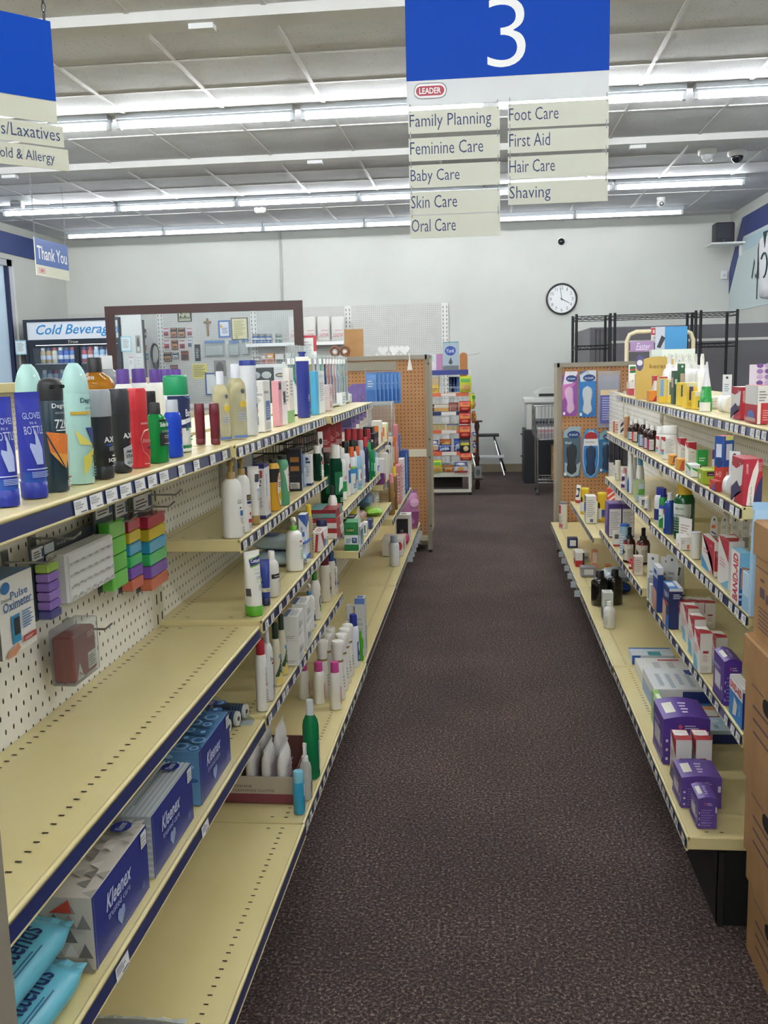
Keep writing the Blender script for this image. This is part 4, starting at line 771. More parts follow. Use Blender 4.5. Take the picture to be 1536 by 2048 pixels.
def pouch(name, cat, label, loc, w, d, h, m_, decs=(), rz=0, group=None, rot=None, seal=None):
    """pillow pack lying flat, crimped at both ends"""
    t = thing(name, label, cat, loc, rz, group, rot); b = MB(); rings = []; N = 14
    for i in range(N+1):
        k = i/N; x = -w/2+w*k; e = min(1, min(k, 1-k)/.16); hh = h*.5*(e**.55); dd = d/2*(.86+.14*e); wob = .004*math.sin(i*2.7)
        rings.append([(x+.0, dd*spow(math.cos(2*PI*j/20), .75), h*.5+max(hh, .001)*spow(math.sin(2*PI*j/20), .8)*(1+wob*8*math.sin(j*1.9))) for j in range(20)])
    b.loft(rings, m_)
    if decs: decals(b, lambda e: (lambda u, v: ((u-.5)*w*.72, (v-.5)*d*.9, h*.5+h*.51*max(0, 1-min(1, abs(2*(v-.5)*.9)**1.333)**2)**.4+e+.0015)), decs)
    b.build('pouch_body', t)
    for sx in (-1, 1):
        b = MB(); n = 12
        vs = [(sx*(w/2-.002+.014*r_), d*.43*(2*j/n-1), h*.5+.002*math.sin(j*2.2+r_)) for r_ in (0, 1) for j in range(n+1)]
        b.add(vs+[(x, y, z+.001) for x, y, z in vs], [(j, j+1, n+2+j, n+1+j) for j in range(n)]+[(2*n+2+n+1+j, 2*n+2+n+2+j, 2*n+2+j+1, 2*n+2+j) for j in range(n)], seal or m_); b.build('crimped_end', t)
    return t
BLUEF = mat('3c5f9c', .25); ICE = mat('b4c9d6', .2, .15)
p = at(540, 1172, z=Z)
pouch('wipes_pouch', 'wipes', 'pale blue foil wipes pouch, lower of two behind the white bottles', (p.x-.03, 2.86, Z+.0008), .16, .10, .045, ICE, [('r', .1, .5, .2, .8, '4a70a8')], .15, seal=BLUEF)
pouch('wipes_pouch', 'wipes', 'pale blue foil wipes pouch, upper of two behind the white bottles', (p.x-.035, 2.87, Z+.048), .16, .10, .045, ICE, [('r', .1, .5, .2, .8, '4a70a8')], -.05, seal=BLUEF)
G('pump', 'lotion_bottle', 'bottle', 'white lotion pump bottle with a bright green collar', Z, 587, 1144, 1023, 34, (WB, GRN, WB), [('r', .3, .6, .83*.86, .76, 'b04a50'), ('t', 'CeraVe', .45, .63, .35, .07, '6a7476'), ('l', .3, .8, .3, .56, 6, '7fae8a')], turn=-.25)
K('lotion_carton', 'box', 'tall white and blue lotion carton behind the green-collared pump', Z, 607, 1127, 1030, 15, 'dfe2e2', {'N': [('p', [(0, .95), (1, .75), (1, 1), (0, 1)], '3a5aa8'), ('t', 'healing', .4, .5, .35, .5, '3a4a6a', 0, 0, 1), ('r', .5, .8, .55, .65, '3a5aa8')], 'F': [('p', [(0, .7), (1, .85), (1, 1), (0, 1)], '3a5aa8'), ('l', .2, .8, .1, .5, 7, '8f9cb4')]}, ly=.05)
G('wide', 'cocoa_bottle', 'bottle', 'tan bottle with a yellow cap among the lotions', Z, 619, 1117, 1010, 15, (mat('b0a07a', .35), mat('e0bf35', .4)), [('l', .1, .7, .2, .6, 6, '7a6a4a')])
for i, (u, vb, dz, hh, ly, lab, cols) in enumerate(((652, 1078, 0, .036, .16, 'lowest red and white toothpaste carton of the stack', ('e0dcd6', 'b03038')), (652, 1078, .037, .036, .16, 'middle red and white toothpaste carton of the stack', ('dcd8d4', 'b03038')), (651, 1078, .074, .03, .16, 'topmost teal and red toothpaste carton of the stack', ('6f9f9c', '8f2a34')))):
    p = at(u, vb, z=Z); carton('toothpaste_carton', 'box', lab, (p.x-.01, p.y+.08, Z+dz+.0008), ly, .10, hh, cols[0], {'F': [('r', 0, .45, 0, 1, cols[1]), ('p', [(.45, 0), (.6, .0), (.45, 1)], cols[1]), ('l', .6, .95, .2, .8, 3, '8f8f94')], 'L': [('r', 0, 1, .55, 1, cols[1]), ('l', .1, .7, .1, .45, 2, '9a9a98')], 'T': [('r', 0, 1, 0, .5, cols[1])]}, LEFT)
K('denture_carton', 'box', 'white carton with a red ribbon shape, at the shelf lip before the toothpaste stack', Z, 633, 1104, 1066, 20, 'e2e0da', {'F': [('p', [(.0, .9), (.5, .1), (.8, .1), (.3, 1)], 'b03038'), ('e', .7, .3, .2, .2, '5f7fb8')], 'N': [('p', [(.3, 0), (.5, .9), (.75, .9), (.6, 0)], 'b03038')], 'T': [('l', .1, .9, .2, .8, 3, 'b03038')]}, ly=.11)
G('jar', 'denture_jar', 'jar', 'white jar with a dark navy lid behind the ribbon carton', Z, 643, 1092, 1040, 23, (WB, mat('23264f', .4)), [('l', .1, .7, .2, .5, 3, '8f8f94')])
G('flat', 'rinse_bottle', 'bottle', 'white bottle with black cap by the toothpaste stack', Z, 666, 1068, 972, 17, (WB, mat('1c1d1f', .5)), [('r', .3, .7, .3, .6, 'b05050')])
K('dental_carton', 'box', 'upright white and blue carton at the far end of the third shelf', Z, 673, 1058, 1022, 10, 'dfe2e4', {'F': [('r', 0, 1, .4, .8, '3a5a94')], 'N': [('e', .5, .6, .3, .2, '2a3a6a')]}, ly=.06)

# fourth shelf
Z = LZ['L4b']; REDC = mat('b02634', .4)
G('wide', 'lotion_bottle', 'bottle', 'white lotion bottle with a red cap at the near end of the fourth shelf', Z, 523, 1424, 1278, 23, (WB, REDC), [('t', 'INTENSIVE', .45, .62, .3, .3, '6f5f60', 0, 0, -1), ('l', .3, .8, .15, .4, 6, '8f8f94'), ('r', .3, .7, .45, .48, 'c9a97a')], turn=-.2)
G('flat', 'lotion_bottle', 'bottle', 'white lotion bottle with black lettering, behind the red-capped one', Z, 536, 1403, 1259, 22, (mat('d9dad8', .35), mat('d0d0cc', .4)), [('t', 'Eucerin', .45, .85*.86, .7, .07, '232226', 0, .015), ('p', [(.2, .66), (.9, .7), (.9, .66), (.3, .63)], '8a3038'), ('t', 'Original', .5, .45, .35, .3, '4a4a50', 0, 0, 1), ('l', .3, .8, .1, .3, 5, '6a6a70')], turn=-.1)
CREAM = mat('d6cfb4', .35); OLIVE = mat('23382a', .4)
for u, vb, vt, w_, lab in ((552, 1373, 1246, 22, 'cream bottle with dark green cap, nearer of two'), (564, 1352, 1229, 20, 'cream bottle with dark green cap, farther of two')):
    G('taper', 'baby_lotion', 'bottle', lab, Z, u, vb, vt, w_, (CREAM, OLIVE), [('p', [(-.2, .2), (.5, .55), (.9, .6), (.9, .2)], '34503c'), ('p', [(-.1, .08), (.4, .3), (.9, .2), (.9, .04), (0, .04)], 'e0c86a'), ('e', .5, .62, .25, .05, '6a8fb8'), ('t', 'aloe', .5, .4, .4, .2, 'dfe0d0', 0, 0, 1)], turn=-.3)
SOAP = {'F': [('t', 'Basis', .55, .55, .6, .3, '55585c', .3, 0, 0), ('l', .1, .8, .15, .3, 2, '9a9c9e')], 'N': [('l', .1, .9, .1, .25, 2, 'aaaaa8')], 'T': [('r', .0, .8, .7, 1, '5a6f9a'), ('l', .1, .8, .1, .6, 5, '8f949a')]}
for u, vb, dz, lab in ((583, 1332, 0, 'white soap carton, lower of the near pair'), (583, 1332, .073, 'white soap carton, upper of the near pair'), (600, 1302, 0, 'white soap carton, lower of the far pair'), (600, 1302, .073, 'white soap carton with grey label, upper of the far pair')):
    p = at(u, vb, z=Z); d2 = {'L' if f == 'N' else f: v for f, v in SOAP.items()}; carton('soap_carton', 'box', lab, (p.x, p.y+.05, Z+dz+.0008), .10, .042, .072, 'dddcd6', d2, LEFT+.02)
G('pump', 'lotion_bottle', 'bottle', 'white lotion bottle with a mid blue pump collar', Z, 619, 1262, 1168, 22, (WB, mat('4a86b4', .4), WB), [('e', .55, .36, .2, .12, '2a3f7a'), ('r', .35, .8, .08, .18, '8fb0d4'), ('l', .4, .8, .45, .6, 3, '8f949a')], turn=-.3)
G('flat', 'lotion_bottle', 'bottle', 'white lotion bottle with a green cap and green swirl label', Z, 630, 1240, 1142, 22, (WB, mat('3f8f35', .4)), [('e', .55, .45, .22, .16, '26304a'), ('e', .6, .45, .12, .12, 'dfe6d8'), ('r', .4, .8, .2, .3, '6fae3a'), ('r', .4, .7, .7, .72, 'b05060')], turn=-.3)
for u, vb, vt, w_, cap, c3, lab in ((650, 1205, 1110, 19, '6b2438', '7a2a48', 'cream square-shouldered lotion bottle with maroon cap'), (663, 1193, 1103, 14, '274a78', '2a4a8a', 'cream lotion bottle with navy cap, behind the maroon-capped one'), (676, 1175, 1107, 13, '274a78', '2a4a8a', 'slim cream lotion bottle with navy cap, farthest on the fourth shelf')):
    G('wide', 'lotion_bottle', 'bottle', lab, Z, u, vb, vt, w_, (mat('d9d3c2', .38), mat(cap, .4)), [('t', 'Lubriderm', .5, .5, .4, .55, c3, 0, .01, -1), ('r', .3, .8, .32, .4, c3)], wy=1.2, turn=-.1)
# rolls lying on the fourth shelf of the near section
Z4 = LZ['L4']
def roll(loc, r, ln, label, z0):
    t = thing('bandage_roll', label, 'roll', (loc[0], loc[1], z0+r), 0, 'dark blue rolls lying on the fourth shelf', (0, PI/2, -.12))
    b = MB(); b.prof([(-ln/2, r*.97, r*.97, 2), (ln/2, r*.97, r*.97, 2)], mat('23364e', .4), 20)
    for k in range(4): b.prof([(ln*.1+k*.008, r*.98, r*.98, 2), (ln*.1+k*.008+.003, r*.98, r*.98, 2)], mat('4a5f78', .4), 20, caps=(False, False))
    for k in range(3): b.tube([(r*.99*math.cos(a), r*.99*math.sin(a), -ln*.34+.008*k) for a in [2.2+j*.12 for j in range(6)]], .0012, mat('dfe3e6', .4), 5)
    b.build('wrapper', t)
    b = MB(); b.prof([(ln/2, r*.98, r*.98, 2), (ln/2+.006, r*.94, r*.94, 2)], mat('c9c9c4', .4), 20); b.build('end_disc', t)
    b = MB(); b.cyl(0, 0, ln/2+.006, ln/2+.008, r*.28, 'dgrey', 14); b.build('core', t)
for (u, v, lab) in ((461, 1468, 'dark blue roll lying on its side with white end, nearest of three'), (480, 1452, 'dark blue roll lying on its side, middle of three'), (496, 1437, 'dark blue roll lying on its side, farthest of three by the red-capped bottle')):
    p = at(u, v, z=Z4); roll((p.x-.045, p.y-.0), .0185, .075, lab, Z4+.0022)
t = thing('shelf_divider', 'clear plastic divider between the rolls and the red-capped bottle', 'shelf divider', (0, 0, 0)); b = MB(); b.add([(-.76, 2.185, Z4+.001), (-.565, 2.185, Z4+.001), (-.565, 2.187, Z4+.001), (-.76, 2.187, Z4+.001), (-.76, 2.185, Z4+.11), (-.60, 2.185, Z4+.03), (-.60, 2.187, Z4+.03), (-.76, 2.187, Z4+.11)], [(0, 1, 5, 4), (3, 7, 6, 2), (4, 5, 6, 7), (1, 2, 6, 5), (0, 3, 2, 1), (0, 4, 7, 3)], film('dfe6e6', .06)); b.build('divider_sheet', t)
b = MB(); b.box(-.76, -.565, 2.15, 2.184, Z4+.0008, Z4+.0018, film('dfe6e6', .06)); b.build('divider_foot', t)
# tissue boxes
KB = mat('1f2f80', .35)
def kleenex(y0, label, top, rz):
    ln, dp, h = .222, .112, .112; T = []
    R = random.Random(int(y0*100))
    if top == 'tri':
        base = mat('cfc8bc', .5); cols_ = ['9a968e', 'aaa59c', '8a867f', 'dcd8d0', 'b5b0a6', '6f6c67']
        def tri(n, m_):
            o = []
            for i in range(n):
                for j in range(m_):
                    if R.random() < .62: x, y = (i+.5)/n, (j+.5)/m_; s_ = .5/n; q = .5/m_; o.append(('p', [(x-s_, y-q), (x+s_, y-q), (x, y+q)], mat(cols_[R.randrange(6)], .5)))
            return o
        T = tri(9, 6); Lf = tri(5, 5); T += [('p', [(.05, .5), (.17, .5), (.11, .72)], 'c8452e'), ('p', [(.58, .62), (.68, .62), (.63, .82)], 'c8452e')]; Lf += [('p', [(.45, .82), (.75, .82), (.72, 1)], 'c8452e')]
    elif top == 'grey':
        base = mat('a9b0b2', .45); T = [('r', 0, 1, .04+.08*i, .07+.08*i, mat('c6cccc', .45)) for i in range(12)]+[('r', .14, .84, .34, .37, '8d9496'), ('r', .14, .84, .66, .69, '8d9496')]; Lf = [('r', 0, 1, .05+.1*i, .09+.1*i, mat('c0c6c6', .45)) for i in range(9)]
    else:
        base = mat('5f8fb8', .45); Lf = []
        for i in range(7):
            for j in range(4):
                x, y = (i+.5)/7+.04*math.sin(j*2), (j+.5)/4; 
                for k in range(3): T.append(('e', x, y, .07-.02*k, .13-.04*k, mat(['2f5f94', '8fb8d4', '3c70a4'][(k+i+j) % 3], .45)))
        for i in range(12): Lf.append(('e', R.random()*.9+.05, R.random()*.9+.05, .09, .04, mat(['2f5f94', '9fc4dc'][i % 2], .45)))
    T += [('e', .86, .26, .085, .15, KB), ('t', 'Kleenex', .86, .26, .12, .12, 'dfe3ee', .3, 0, 0)]
    Fd = [('t', 'Kleenex', .44, .66, .46, .24, mat('c9d0e6', .4), .35, .02), ('t', 'trusted care', .43, .46, .4, .1, mat('b9c2de', .4)), ('p', [(.44, .1), (.38, .24), (.385, .33), (.42, .36), (.445, .32), (.47, .36), (.505, .33), (.51, .24)], mat('8fa3cc', .4)), ('t', 'the original facial tissue', .5, .06, .36, .035, mat('8fa3cc', .4), .2), ('r', .86, .97, .74, .97, mat('dfe0dc', .4)), ('l', .87, .96, .77, .94, 3, '9a9a9c'), ('e', .86, .2, .03, .06, mat('4a5fa8', .4)), ('r', 0, .004, 0, 1, mat('8fa3cc', .4))]
    carton('tissue_box', 'tissue box', label, (-.618, y0+ln/2, Z4+.0012), ln, dp, h, base, {'F': [('r', 0, 1, 0, 1, KB)]+Fd, 'T': T, 'L': Lf, 'B': [('r', 0, 1, 0, 1, KB)]}, LEFT+rz, 'tissue boxes on the fourth shelf')
    return ln
kleenex(1.205, 'blue tissue box with grey and orange triangle pattern on top, nearest of the front row', 'tri', 0)
kleenex(1.452, 'blue tissue box with pale grey striped top, middle of the front row', 'grey', 0)
kleenex(1.725, 'blue tissue box with blue marbled top, farthest of the front row', 'blue', 0)
for y, top, lab in ((1.21, 'tri', 'tissue box behind the triangle-patterned one'), (1.455, 'grey', 'tissue box behind the striped one')):
    kleenex(y, lab, top, 0); bpy.data.objects[-1] if False else None
    o = [o for o in COL.objects if o.get('label') == lab][0]; o.location.x = -.735
# packs of washcloths in the corner, and a bag on the base deck
AQ = mat('62b4c8', .3); AQD = [('t', 'Attends', .62, .30, .62, .28, '1f2a5c', 0, .012), ('l', .35, .8, .06, .13, 2, '2a5a7a'), ('r', .62, .7, .74, .9, 'd98a5a'), ('l', .2, .5, .74, .9, 4, '3a7a94')]
def washcloths(loc, label, rot):
    return pouch('washcloth_pack', 'wipes', label, loc, .235, .14, .042, AQ, AQD, 0, 'aqua packs of washcloths', rot, mat('7cc6d6', .3))
washcloths((-.635, 1.06, Z4+.008), 'aqua washcloth pack, lower of two leaning in the lower left corner', (0.08, 0, LEFT-.06))
washcloths((-.655, 1.075, Z4+.064), 'aqua washcloth pack, upper of two in the lower left corner', (.12, 0, LEFT-.04))
t = pouch('shrink_wrapped_pack', 'package', 'grey plastic-wrapped pack on the base deck at the bottom edge', (-.60, 1.33, LZ['LB']+.0008), .19, .20, .05, mat('6f7173', .25), [('r', .1, .9, .1, .9, '5a5c5e')], LEFT, None, None, film('dfe6e6', .2))
# hanging goods on the near back panel
XP = XB+.006
def hang(name, cat, label, u, vt, vb, wpx, yoff=0, x=XP): 
    p = at(u, vt, x=x); return p
y0 = at(70, 1145, x=-.70).y
# pulse oximeter box
pa, pb = at(2, 1165, x=-.70), at(70, 1115, x=-.70)
ZPB = at(2, 1332, x=-.70).z; PH = pa.z-ZPB
ly_ = max(.06, pb.y-pa.y); 
carton('oximeter_box', 'box', 'white and blue finger oximeter box hanging at the left edge', (-.735, (pa.y+pb.y)/2, ZPB), ly_, .055, PH, 'dedcd4', {'F': [('t', 'Pulse', .58, .75, .5, .1, '2f5f9a', 0, .01), ('t', 'Oximeter', .52, .635, .82, .12, '2f5f9a', 0, .01), ('t', 'Deluxe', .2, .73, .26, .045, '4a4a4c'), ('e', .2, .88, .12, .075, '2a70ac'), ('r', .12, .95, .575, .58, '4a4a4c'), ('r', .28, .52, .14, .5, '2f86b0'), ('r', .34, .5, .24, .46, '2a2c30'), ('l', .58, .9, .28, .52, 7, '4a78b0'), ('r', .56, .95, .1, .18, 'a8443c'), ('l', .6, .9, .12, .16, 2, 'e6d0cc'), ('p', [(.05, 0), (.1, .09), (.4, .14), (.45, .06), (.3, 0)], 'c08a68')], 'T': [('r', 0, 1, 0, 1, '3a6a94')], 'L': [('r', 0, 1, 0, 1, '6a655c')]}, LEFT)
b = MB(); 
def organiser(u0, u1, vt, vb, depth, label, body, build, x=-.75):
    a, c = at(u0, vt, x=x), at(u1, vt, x=x); zb = at(u0, vb, x=x).z; t = thing('pill_organiser', label, 'pill organiser', (x, (a.y+c.y)/2, zb), LEFT); build(t, max(.03, c.y-a.y), depth, a.z-zb); return t
def pill_strip(colors_):
    def f(t, w, d, h):
        b = MB(); b.box(-w/2, w/2, d/2-.002, d/2, 0, h*1.18, mat('3a4a52', .4)); b.build('backing_card', t)
        b = MB(); b.box(-w*.42, w*.42, d/2-.004, d/2-.0022, h*.96, h*1.15, 'dfe0dc'); decals(b, lambda e: (lambda u, v: (u*w, d/2-.004-e, v*h)), [('l', -.35, .2, 1.0, 1.12, 3, '4a4a4c'), ('r', .25, .4, .98, 1.12, '2a4a7a')]); b.build('printed_label', t)
        n = len(colors_)
        for i, c in enumerate(colors_):
            b = MB(); b.box(-w*.42, w*.42, -d/2, d/2-.005, h*(.02+.9*i/n), h*(.02+.9*(i+1)/n)-.0015, mat(c, .2, coat=.5), .002); b.build('compartment', t)
    return f
RB = ['c8684a', '7a4fae', '3fb868', '35a0cc', 'd0ba2e', 'b8304a']
organiser(240, 268, 1030, 1195, .03, 'rainbow stack pill organiser in a hanging pack, left of two', None, pill_strip(RB))
organiser(277, 318, 1022, 1195, .034, 'rainbow stack pill organiser in a hanging pack, right of two', None, pill_strip(RB))
organiser(200, 238, 1035, 1195, .03, 'bright green pill organiser in a hanging pack', None, pill_strip(['5fc040', '58ba3a', '64c444', '56b63c']))
organiser(76, 102, 1120, 1250, .03, 'purple pill organiser in a hanging pack beside the oximeter box', None, pill_strip(['4a4a8a', '8a6cc0', '9676c8', '8a6cc0', '9676c8', 'a4c858']))
def monthly(t, w, d, h):
    b = MB(); b.box(-w/2, w/2, d/2-.004, d/2, 0, h*1.2, mat('2c3440', .4)); decals(b, lambda e: (lambda u, v: (u*w, d/2-.004-e, v*h)), [('r', -.48, -.3, 1.0, 1.18, 'c9d2d8'), ('t', 'ezy dose', 0, 1.1, .5, .06, 'c0c6cc')]); b.build('backing_card', t)
    b = MB(); b.box(-w/2, w/2, -d/2, d/2-.005, 0, h, mat('d3d4d2', .35), .004)
    D_ = [('r', -.47, .47, .04+.235*r, .255+.235*r, mat('dcdcda', .35)) for r in range(4)]
    for r in range(4):
        for k in range(7): D_.append(('t', ['SUN', 'MON', 'TUE', 'WED', 'THU', 'FRI', 'SAT'][k], -.4+.133*k, .12+.235*r, .07, .045, '6a6a6c', 0, .01)); 
    decals(b, lambda e: (lambda u, v: (u*w, -d/2-e, v*h)), D_); b.build('pill_tray', t)
    for r in range(4):
        for k in range(7): b = MB(); b.box((-.455+.133*k)*w, (-.345+.133*k)*w, -d/2-.0035, -d/2-.0022, (.06+.235*r)*h, (.10+.235*r)*h, mat('c4c6c6', .3)); b.build('lid_tab', t)
organiser(107, 206, 1110, 1215, .045, 'large white monthly pill organiser with a printed day grid', None, monthly)
def maroon(t, w, d, h):
    b = MB(); b.box(-w*.45, w*.45, -d*.42, d*.45, .004, h*.86, mat('8f3a34', .45), .003); decals(b, lambda e: (lambda u, v: (u*w*.45, -d*.42-e, v*h)), [('p', [(-.8, .05), (-.55, .35), (-.2, .05)], 'e0dcd0'), ('r', .2, .9, .12, .42, 'ddd8cc'), ('l', .25, .85, .16, .38, 5, '7a7a76'), ('t', 'N', -.5, .14, .3, .1, '8a2a2a'), ('l', .2, .9, .7, .82, 3, 'c9a49c')]); decals(b, lambda e: (lambda u, v: (-w*.45-e, u*d*.3, v*h)), [('r', -.08, .08, .02, .84, '8f4a44')]); b.build('wallet', t)
    b = MB(); b.box(-w/2, w/2, -d/2, d/2, 0, h, film('e6ecec', .05), .002); b.build('blister', t)
o = organiser(120, 173, 1262, 1380, .045, 'maroon folded wallet in a clear hanging blister pack', None, maroon); o.name = 'blister_pack'; o['category'] = 'blister pack'
for i, (u, v, x1, lab) in enumerate(((130, 1258, -.705, 'wire hook holding the maroon blister pack'), (5, 1125, -.705, 'wire hook holding the oximeter box'), (60, 1077, -.705, 'wire hook holding the white monthly pill organiser'), (185, 1042, -.705, 'wire hook holding the green pill organiser'), (225, 1022, -.705, 'wire hook holding the left rainbow pill organiser'), (270, 1014, -.705, 'wire hook holding the right rainbow pill organiser'), (290, 990, -.71, 'empty wire hook above the rainbow pill organisers'))):
    p = at(u, v, x=XB); hook(p.y, p.z, XB+.001, x1, lab)
# ------------------------------------------------------------------ left run, third section: mouthwash and denture goods
Z = LZ['M1']; DG = mat('0f4a33', .1, trans=.25); LG2 = mat('1d8a4a', .12, trans=.2)
MW = [('r', -.3, .9, .25, .72, mat('1a6a44', .3)), ('p', [(0, .3), (.7, .45), (.7, .62), (.1, .6)], 'dfe6e2'), ('t', 'Scope', .3, .4, .6, .12, 'e6efe8', .2, .01), ('l', .1, .7, .1, .2, 3, '9fd0b0')]
def ribs(): pass
G('wide', 'mouthwash', 'bottle', 'large green mouthwash bottle with a plain white cap, nearest on its shelf', Z, 672, 1014, 890, 25, (DG, WB), MW, turn=-.1)
G('wide', 'mouthwash', 'bottle', 'dark green mouthwash bottle half hidden behind the second shelf end', Z, 652, 1008, 905, 24, (DG, mat('13201a', .4)), MW[:1], turn=0)
for u, vb, vt, w_, c, cap, lab, d2 in (
    (684, 1000, 896, 18, 'e4e4e0', 'e4e4e0', 'white rinse bottle with white cap beside the large green mouthwash', [('r', -.4, .8, .2, .45, '2a9a4a'), ('l', .1, .7, .5, .6, 3, 'a04a5a')]),
    (692, 993, 883, 18, 'dfe2e2', '16241c', 'white rinse bottle with ribbed black cap, nearer of two', [('r', .1, .8, .3, .6, '2f5f9a'), ('e', .4, .7, .2, .06, 'b04a5a')]),
    (706, 985, 880, 17, 'cfd8dc', '16241c', 'white rinse bottle with ribbed black cap, farther of two', [('r', .1, .8, .3, .6, '3a7fb8')]),
    (703, 988, 894, 17, 'd9dee4', 'd9602a', 'kids rinse bottle with an orange cap, nearer of two', [('r', -.3, .9, .55, .7, '3a8ac8'), ('r', .0, .9, .12, .45, 'd6d9c8'), ('e', .5, .35, .2, .1, 'b0503a'), ('l', 0, .8, .15, .3, 3, '3a5aa0'), ('r', -.3, .9, .68, .74, '8fb83c')]),
    (714, 980, 893, 16, '8fc4e0', 'd9602a', 'kids rinse bottle with an orange cap, farther of two', [('r', .0, .9, .15, .6, 'dfe2da'), ('e', .5, .4, .2, .1, 'c0503a'), ('l', 0, .8, .15, .28, 3, '3a5aa0')]),
    (722, 973, 881, 16, 'b9c6d2', 'b9bcc0', 'clear rinse bottle with a silver cap', [('r', .1, .9, .2, .6, 'e0e2e0'), ('l', .2, .8, .3, .5, 4, '4a6a9a')]),
    (731, 965, 875, 14, '2c2a55', 'b5303a', 'dark violet rinse bottle with a red cap in the front row', [('r', .2, .8, .3, .65, '4a4a8a'), ('l', .3, .8, .4, .6, 4, 'c0c4d8')]),
    (738, 960, 886, 13, '137a44', '17a050', 'green rinse bottle at the far front of its shelf', [('r', .2, .8, .3, .6, '3ab06a')]),
    (744, 954, 884, 12, '1d8a5a', '20372c', 'green rinse bottle with dark cap at the far front corner', [('r', .1, .8, .2, .5, 'a9d0c0')]),
    (752, 949, 905, 9, 'dfe6ea', '8fb4cc', 'slim white and blue bottle farthest along the mouthwash shelf', [('r', .1, .8, .2, .5, '3a7fb8')])):
    G('wide', 'mouth_rinse', 'bottle', lab, Z, u, vb, vt, w_, (mat(c, .2), mat(cap, .35)), d2, turn=-.1)
for i, u in enumerate((695, 707, 720, 735)):
    p = at(u, 870, x=-.70); p.z = Z+.0008; p.y = 4.2+.15*i
    q = at(u, 858, y=p.y); p.x = q.x
    goods('wide', 'mouth_rinse', 'dark rinse bottle with a square red cap, %s from the camera in the rear row' % ordw(i), 'bottle', p, .05, .036, q.z-Z, (mat('2a1a1a', .2), mat('ab2531', .4)), [('r', -.3, .8, .3, .6, '1c3a2a')], LEFT, 'red-capped rinse bottles in the rear row')
# black wire baskets and red packs hanging on the panel
WBK = mat('232325', .4, .5)
def wire_basket(label, x0, x1, y0, y1, z0, z1):
    t = thing('wire_basket', label, 'basket', (0, 0, 0)); b = MB()
    for z in (z0, (z0+z1)/2, z1): b.tube([(x0, y0, z), (x1, y0, z), (x1, y1, z), (x0, y1, z)], .0022, WBK, 5, True)
    b.build('rim_wires', t); n = 9
    for i in range(n+1):
        y = y0+(y1-y0)*i/n; b = MB(); b.tube([(x1, y, z1), (x1, y, z0), (x0, y, z0)], .0014, WBK, 4); b.build('cross_wire', t)
    for i in range(5):
        x = x0+(x1-x0)*i/4
        for yy in (y0, y1): b = MB(); b.tube([(x, yy, z1), (x, yy, z0)], .0014, WBK, 4); b.build('side_wire', t)
wire_basket('black wire basket above the second shelf, left of the red packs', -.79, -.65, 3.05, 3.4, 1.055, 1.12)
wire_basket('black wire basket on the white back panel below the red packs', -.79, -.68, 3.62, 4.05, 1.04, 1.10)
def bag(name, cat, label, loc, w, h, th, m_, decs=(), rz=0., group=None, tilt=0., header=None, rot=None):
    """hanging bag or card: puffed pouch with flat crimped header; origin at its foot"""
    t = thing(name, label, cat, loc, rz, group, rot or (tilt, 0, rz)); b = MB(); rings = []; N = 10
    for i in range(N+1):
        k = i/N; e = min(1, min(k, 1-k)/.22)**.6; a = w/2*(.97+.03*e); d = max(.0012, th/2*e)
        rings.append([(a*spow(math.sin(2*PI*j/16), .6), -d*spow(math.cos(2*PI*j/16), .7)*(1+.12*math.sin(j*2.3+i)), k*h*.93) for j in range(16)])
    b.loft(rings, m_)
    if decs: decals(b, lambda e: (lambda u, v: ((u-.5)*w, -th/2*1.13*min(1, min(max(v, .02), 1-min(v, .98))/.22)**.6-.0012-e, v*h*.93)), decs)
    b.build('pouch_body', t)
    b = MB(); b.box(-w/2, w/2, -.0008, .0008, h*.93, h, header or m_); b.build('header_strip', t); return t
for i, (y, z, lab) in enumerate(((3.72, 1.045, 'red hanging pack, nearest of three under the top shelf'), (3.86, 1.05, 'red hanging pack, middle of three under the top shelf'), (4.02, 1.055, 'red hanging pack, farthest of three under the top shelf'))):
    bag('floss_pack', 'dental pack', lab, (-.63, y, z-.03), .06, .12, .02, mat('a52c34', .4), [('r', .1, .9, .1, .3, 'c9a0a0'), ('l', .2, .8, .4, .6, 3, 'd9b9b4')], LEFT-.9, None)
for i, (y, lab, c) in enumerate(((2.55, 'dark hanging pack in the shade under the top shelf, nearest', '2a3a5c'), (2.95, 'sparkling blue hanging pack behind the navy carton', '3f5f94'), (2.75, 'small pale hanging pack above the second shelf', 'a9a8a0'))):
    if i: bag('brush_pack', 'dental pack', lab, (-.758, y, .985), .06, .15, .02, mat(c, .3), [('r', .15, .85, .5, .8, 'b9bcc4'), ('e', .5, .3, .2, .12, '7a4a5a')], LEFT-.9)
for i in range(4):
    bag('interdental_pack', 'dental pack', 'clear pack of interdental brushes in the wire basket, %s from the camera' % ordw(i), (-.715, 3.66+.10*i, 1.048), .04, .098, .012, film('d9dcdc', .3), [('r', .2, .8, .1, .45, ['c9a0a4', 'a9b4c0'][i % 2]), ('l', .2, .8, .55, .8, 3, 'b9bcc0')], LEFT-.9)

